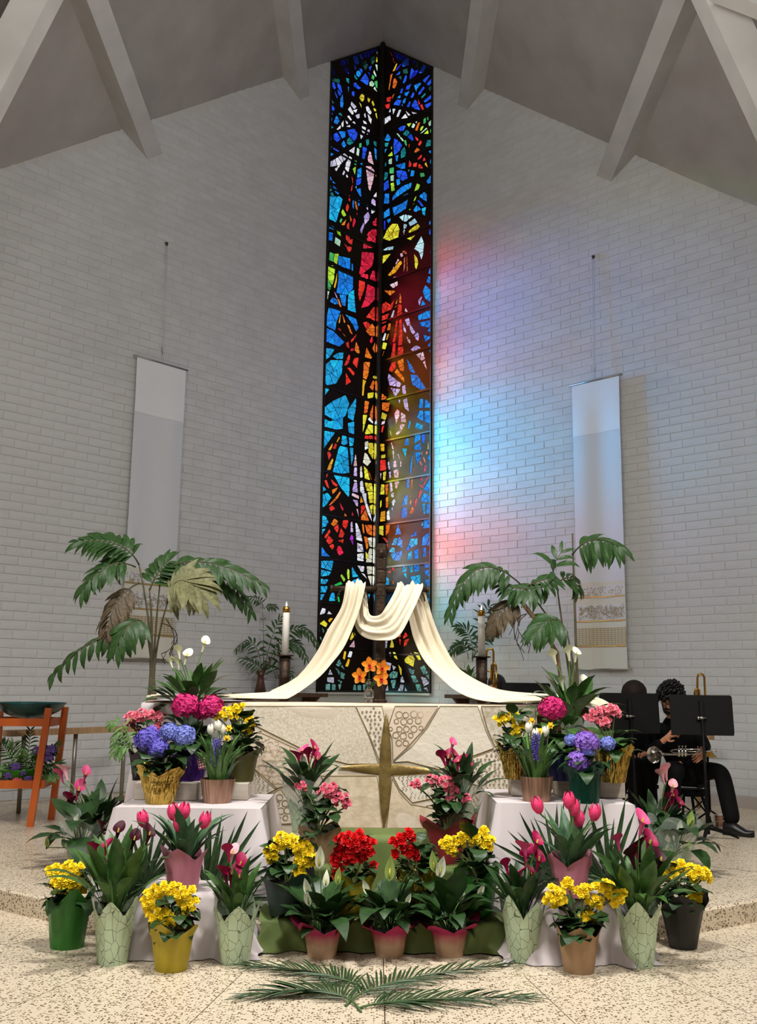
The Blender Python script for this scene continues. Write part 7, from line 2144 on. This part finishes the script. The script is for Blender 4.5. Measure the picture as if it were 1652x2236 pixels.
P = dict(pel=at(1090, 1650, 10.2), chest=at(1088, 1572, 10.2), neck=at(1085, 1532, 10.15), head=at(1084, 1500, 10.1), shl=at(1048, 1562, 10.15), ell=at(1040, 1612, 10.05), wrl=at(1062, 1610, 9.85), shr=at(1124, 1562, 10.2), elr=at(1130, 1614, 10.05), wrr=at(1104, 1614, 9.85),
         hipl=at(1072, 1652, 10.15), knl=at(1070, 1646, 9.7), anl=at(1068, 1770, 9.75), hipr=at(1106, 1652, 10.15), knr=at(1108, 1646, 9.7), anr=at(1110, 1770, 9.75))
P['anl'].z = P['anr'].z = PLAT + .09
person('person with short black hair seated behind the altar, beside the trombone', P, V((-.55, -.6, -.5)), V((-.1, -.35, 1)), short)

black_metal = M('black_metal', (7, 7, 7), 0.6, metal=0.0, spec=0.2)
for P0, lb in ((at(1500, 1712, 9.62), 'black padded stool under the man with the trumpet'), (at(1394, 1700, 10.12), 'black padded stool under the long-haired woman'), (at(1090, 1676, 10.22), 'black padded stool under the person behind the altar')):
    zs = P0.z - PLAT - .10
    t = thing('stool', lb, 'stool', (P0.x, P0.y, PLAT), 0.2, 'black musician stools')
    g = G(); g.lathe([(0.17, zs), (0.19, zs + .015), (0.19, zs + .04), (0.16, zs + .055), (1e-6, zs + .057)], 24); obj('seat', g, black_cloth, t)
    for k in range(4):
        a = PI / 4 + k * PI / 2
        g = G(); g.tube([(.13 * math.cos(a), .13 * math.sin(a), zs), (.22 * math.cos(a), .22 * math.sin(a), 0)], .013, 8); obj('leg', g, black_metal, t)
        b = a + PI / 2
        g = G()
        g.tube([(.2 * math.cos(a), .2 * math.sin(a), .1), (.165 * math.cos(b), .165 * math.sin(b), .27)], .008, 6)
        obj('brace', g, black_metal, t)


# ---- music stands
def music_stand(label, cx, cy, w, h, Y, yaw, tilt, base_px):
    c = at(cx, cy, Y)
    b = fl(*base_px, PLAT)
    t = thing('music_stand', label, 'music stand', (b.x, b.y, PLAT), 0, 'black music stands')
    R = Matrix.Translation(c - V(t.location)) @ Matrix.Rotation(yaw, 4, 'Z') @ Matrix.Rotation(tilt, 4, 'X')
    g = G()
    r = .02
    pts = [(w / 2 - r * (1 - math.cos(a)) if 0 else sx * (w / 2 - r) + r * math.cos(a), 0, sz * (h / 2 - r) + r * math.sin(a)) for sx, sz, a0 in ((1, 1, 0), (-1, 1, 90), (-1, -1, 180), (1, -1, 270)) for a in [math.radians(a0 + q) for q in (0, 30, 60, 90)]]
    g.prism([R @ V(p) for p in pts], R.to_3x3() @ V((0, -.003, 0)), R.to_3x3() @ V((0, .003, 0)))
    desk = obj('desk', g, black_metal, t, smooth=False)
    g = G(); g.box((-w / 2, .003, -h / 2), (w / 2, .06, -h / 2 + .004), mx=R); obj('lip', g, black_metal, desk, smooth=False)
    g = G(); g.box((-.02, -.022, -.02), (.02, -.003, h / 2 - .05), .004, mx=R); obj('bracket', g, black_metal, desk, smooth=False)
    hub = R @ V((0, -.03, -.03))
    g = G(); g.tube([hub + V((-.035, 0, 0)), hub + V((.035, 0, 0))], .013, 10); g.ball(hub + V((-.035, 0, 0)), .018, 8, 6); obj('clamp_knob', g, M('chrome', (170, 170, 172), .15, metal=1.0), t)
    g = G(); g.tube([hub, V((0, 0, .5)) + V((hub.x * .5, hub.y * .5, 0)), V((0, 0, .04))], [.011, .014, .017], 10); obj('pole', g, black_metal, t)
    for k in range(3):
        a = 0.05 + k * 2 * PI / 3
        d = V((math.cos(a), math.sin(a), 0))
        g = G(); g.tube([V((0, 0, .1)), d * .06 + V((0, 0, .085)), d * .16 + V((0, 0, .055)), d * .27 + V((0, 0, .008))], [.022, .02, .016, .008], 8); obj('leg', g, black_metal, t)
    return t


music_stand('black music stand in front of the man with the trumpet', 1531, 1561, .545, .35, 8.95, -.12, -.12, (1546, 1832))
music_stand('black music stand hiding the long-haired woman', 1374, 1557, .55, .36, 9.15, .06, -.1, (1392, 1822))
music_stand('black music stand showing above the right end of the altar', 1150, 1530, .46, .33, 9.3, .1, -.15, (1150, 1815))

# ---- brass instruments
silver = M('silver_plate', (200, 196, 190), 0.15, metal=1.0)
t = thing('trumpet', 'silver trumpet lying across the man\'s lap', 'trumpet', at(1470, 1646, 9.06))
o0 = V(t.location)


def tp(x, y, dy=0.0): return at(x, y, 9.06 + dy) - o0


g = G(); pa = [tp(1522, 1646), tp(1490, 1648), tp(1456, 1647, -.02), tp(1442, 1647, -.04), tp(1434, 1647.5, -.065), tp(1429, 1648, -.09), tp(1427, 1648, -.1)]; g.tube(pa, [.006, .0065, .010, .018, .034, .064, .074], 18, cap=False); obj('bell', g, silver, t)
g = G(); g.tube([tp(1522, 1646), tp(1530, 1643), tp(1528, 1637), tp(1518, 1636), tp(1470, 1637)], .0062, 8); g.tube([tp(1540, 1641), tp(1500, 1641)], .0055, 8); g.tube([tp(1470, 1637), tp(1463, 1640), tp(1470, 1644), tp(1500, 1644)], .006, 8); obj('tubing', g, silver, t)
for x in (1482, 1489, 1496):
    g = G(); g.tube([tp(x, 1652), tp(x, 1634)], .0115, 10); g.tube([tp(x, 1634), tp(x, 1629)], .004, 6); g.tube([tp(x, 1630), tp(x, 1628.5)], .009, 8); obj('valve', g, silver, t)
g = G(); g.tube([tp(1540, 1641), tp(1549, 1640), tp(1552, 1640)], [.005, .006, .011], 10); obj('mouthpiece', g, silver, t)

for nm, x0, yt, yb, Y, lb, flip in (('r', 1529, 1471, 1652, 9.9, 'brass trombone standing upright behind the right music stand', 1), ('l', 1070, 1416, 1560, 9.6, 'brass trombone standing upright beside the right candlestick', -1)):
    b = at(x0, yb, Y)
    t = thing('trombone', lb, 'trombone', (b.x, Y, PLAT), 0, 'upright trombones')
    o0 = V(t.location)

    def q(x, y): return at(x, y, Y) - o0
    s = flip
    g = G(); g.tube([q(x0 - 7 * s, yb - 60), q(x0 - 7 * s, yt + 8), q(x0 - 5 * s, yt + 2), q(x0, yt), q(x0 + 5 * s, yt + 2), q(x0 + 8 * s, yt + 8), q(x0 + 14 * s, yb - 50)], .011, 10); obj('slide', g, brass, t)
    g = G(); g.tube([q(x0 - 13 * s, yt + 45), q(x0 - 12 * s, yt + 36), q(x0 - 8 * s, yt + 32), q(x0 - 3 * s, yt + 36), q(x0 - 2 * s, yt + 70)], .011, 10); g.tube([q(x0 - 10 * s, yt + 50), q(x0 + 9 * s, yt + 50)], .007, 6); g.tube([q(x0 - 13 * s, yt + 45), q(x0 - 13 * s, yt + 95)], .009, 8); obj('tuning_slide', g, brass, t)
    g = G(); g.tube([q(x0 + 10 * s, yb - 60), q(x0 + 12 * s, yb - 35), q(x0 + 14 * s, yb - 14), q(x0 + 15 * s, yb - 5), q(x0 + 15 * s, yb)], [.012, .016, .032, .065, .095], 20, cap=False); obj('bell', g, brass, t)
    g = G(); zz = q(x0 + 15 * s, yb)
    g.tube([zz + V((0, 0, .02)), V((zz.x, zz.y, .12))], .012, 8)
    for k in range(3): g.tube([V((zz.x, zz.y, .12)), V((zz.x + .18 * math.cos(k * 2.1), zz.y + .18 * math.sin(k * 2.1), .006))], .009, 6)
    obj('floor_peg', g, black_metal, t)
    if s > 0:
        g = G(); g.tube([q(1538, 1640), q(1555, 1640), q(1560, 1640), q(1563, 1639)], [.007, .006, .008, .014], 8); obj('mouthpiece', g, silver, t)

# ---- paper cup on the floor
c = fl(1572, 1806, PLAT)
t = thing('paper_cup', 'brown patterned paper cup on the floor by the man\'s shoe', 'cup', (c.x, c.y + .03, PLAT))
g = G(); g.lathe([(.028, 0), (.03, .002), (.04, .108), (.038, .108), (.027, .006), (1e-6, .006)], 20); obj('body', g, M('coffee_cup_print', (176, 130, 100), .6, col2=(96, 52, 40), scale=60), t)
g = G(); g.lathe([(.04, .106), (.0425, .108), (.04, .111)], 20); obj('rim', g, M('cup_white', (230, 226, 220), .5), t)

# ---- low heater cover at the foot of the right wall
g = G()
a, b = wp('right', 5.0, 0, .03), wp('right', 7.2, 0, .03)
g.prism([a + V((0, 0, PLAT)), b + V((0, 0, PLAT)), b + V((0, 0, PLAT + .13)), a + V((0, 0, PLAT + .13))], V((0, 0, 0)), INN['right'] * .05)
obj('baseboard_right', g, M('grey_heater_cover', (172, 162, 156), .6), smooth=False, kind='structure')
# ---- unseen block on posts, added left of the window to shade the upper panes
g = G()
g.prism([V((-2.6, 13.2, 5.6)), V((-2.6, 17.6, 10.2)), V((-2.6, 17.6, 15)), V((-2.6, 13.2, 15))], V((0, 0, 0)), V((-4.4, 0, 0)))
for x, y, z in ((-6.6, 13.6, 6.1), (-6.6, 17.2, 9.9)): g.box((x - .1, y - .1, -.1), (x + .1, y + .1, z))
obj('sun_blocker', g, rear, smooth=False, kind='structure')
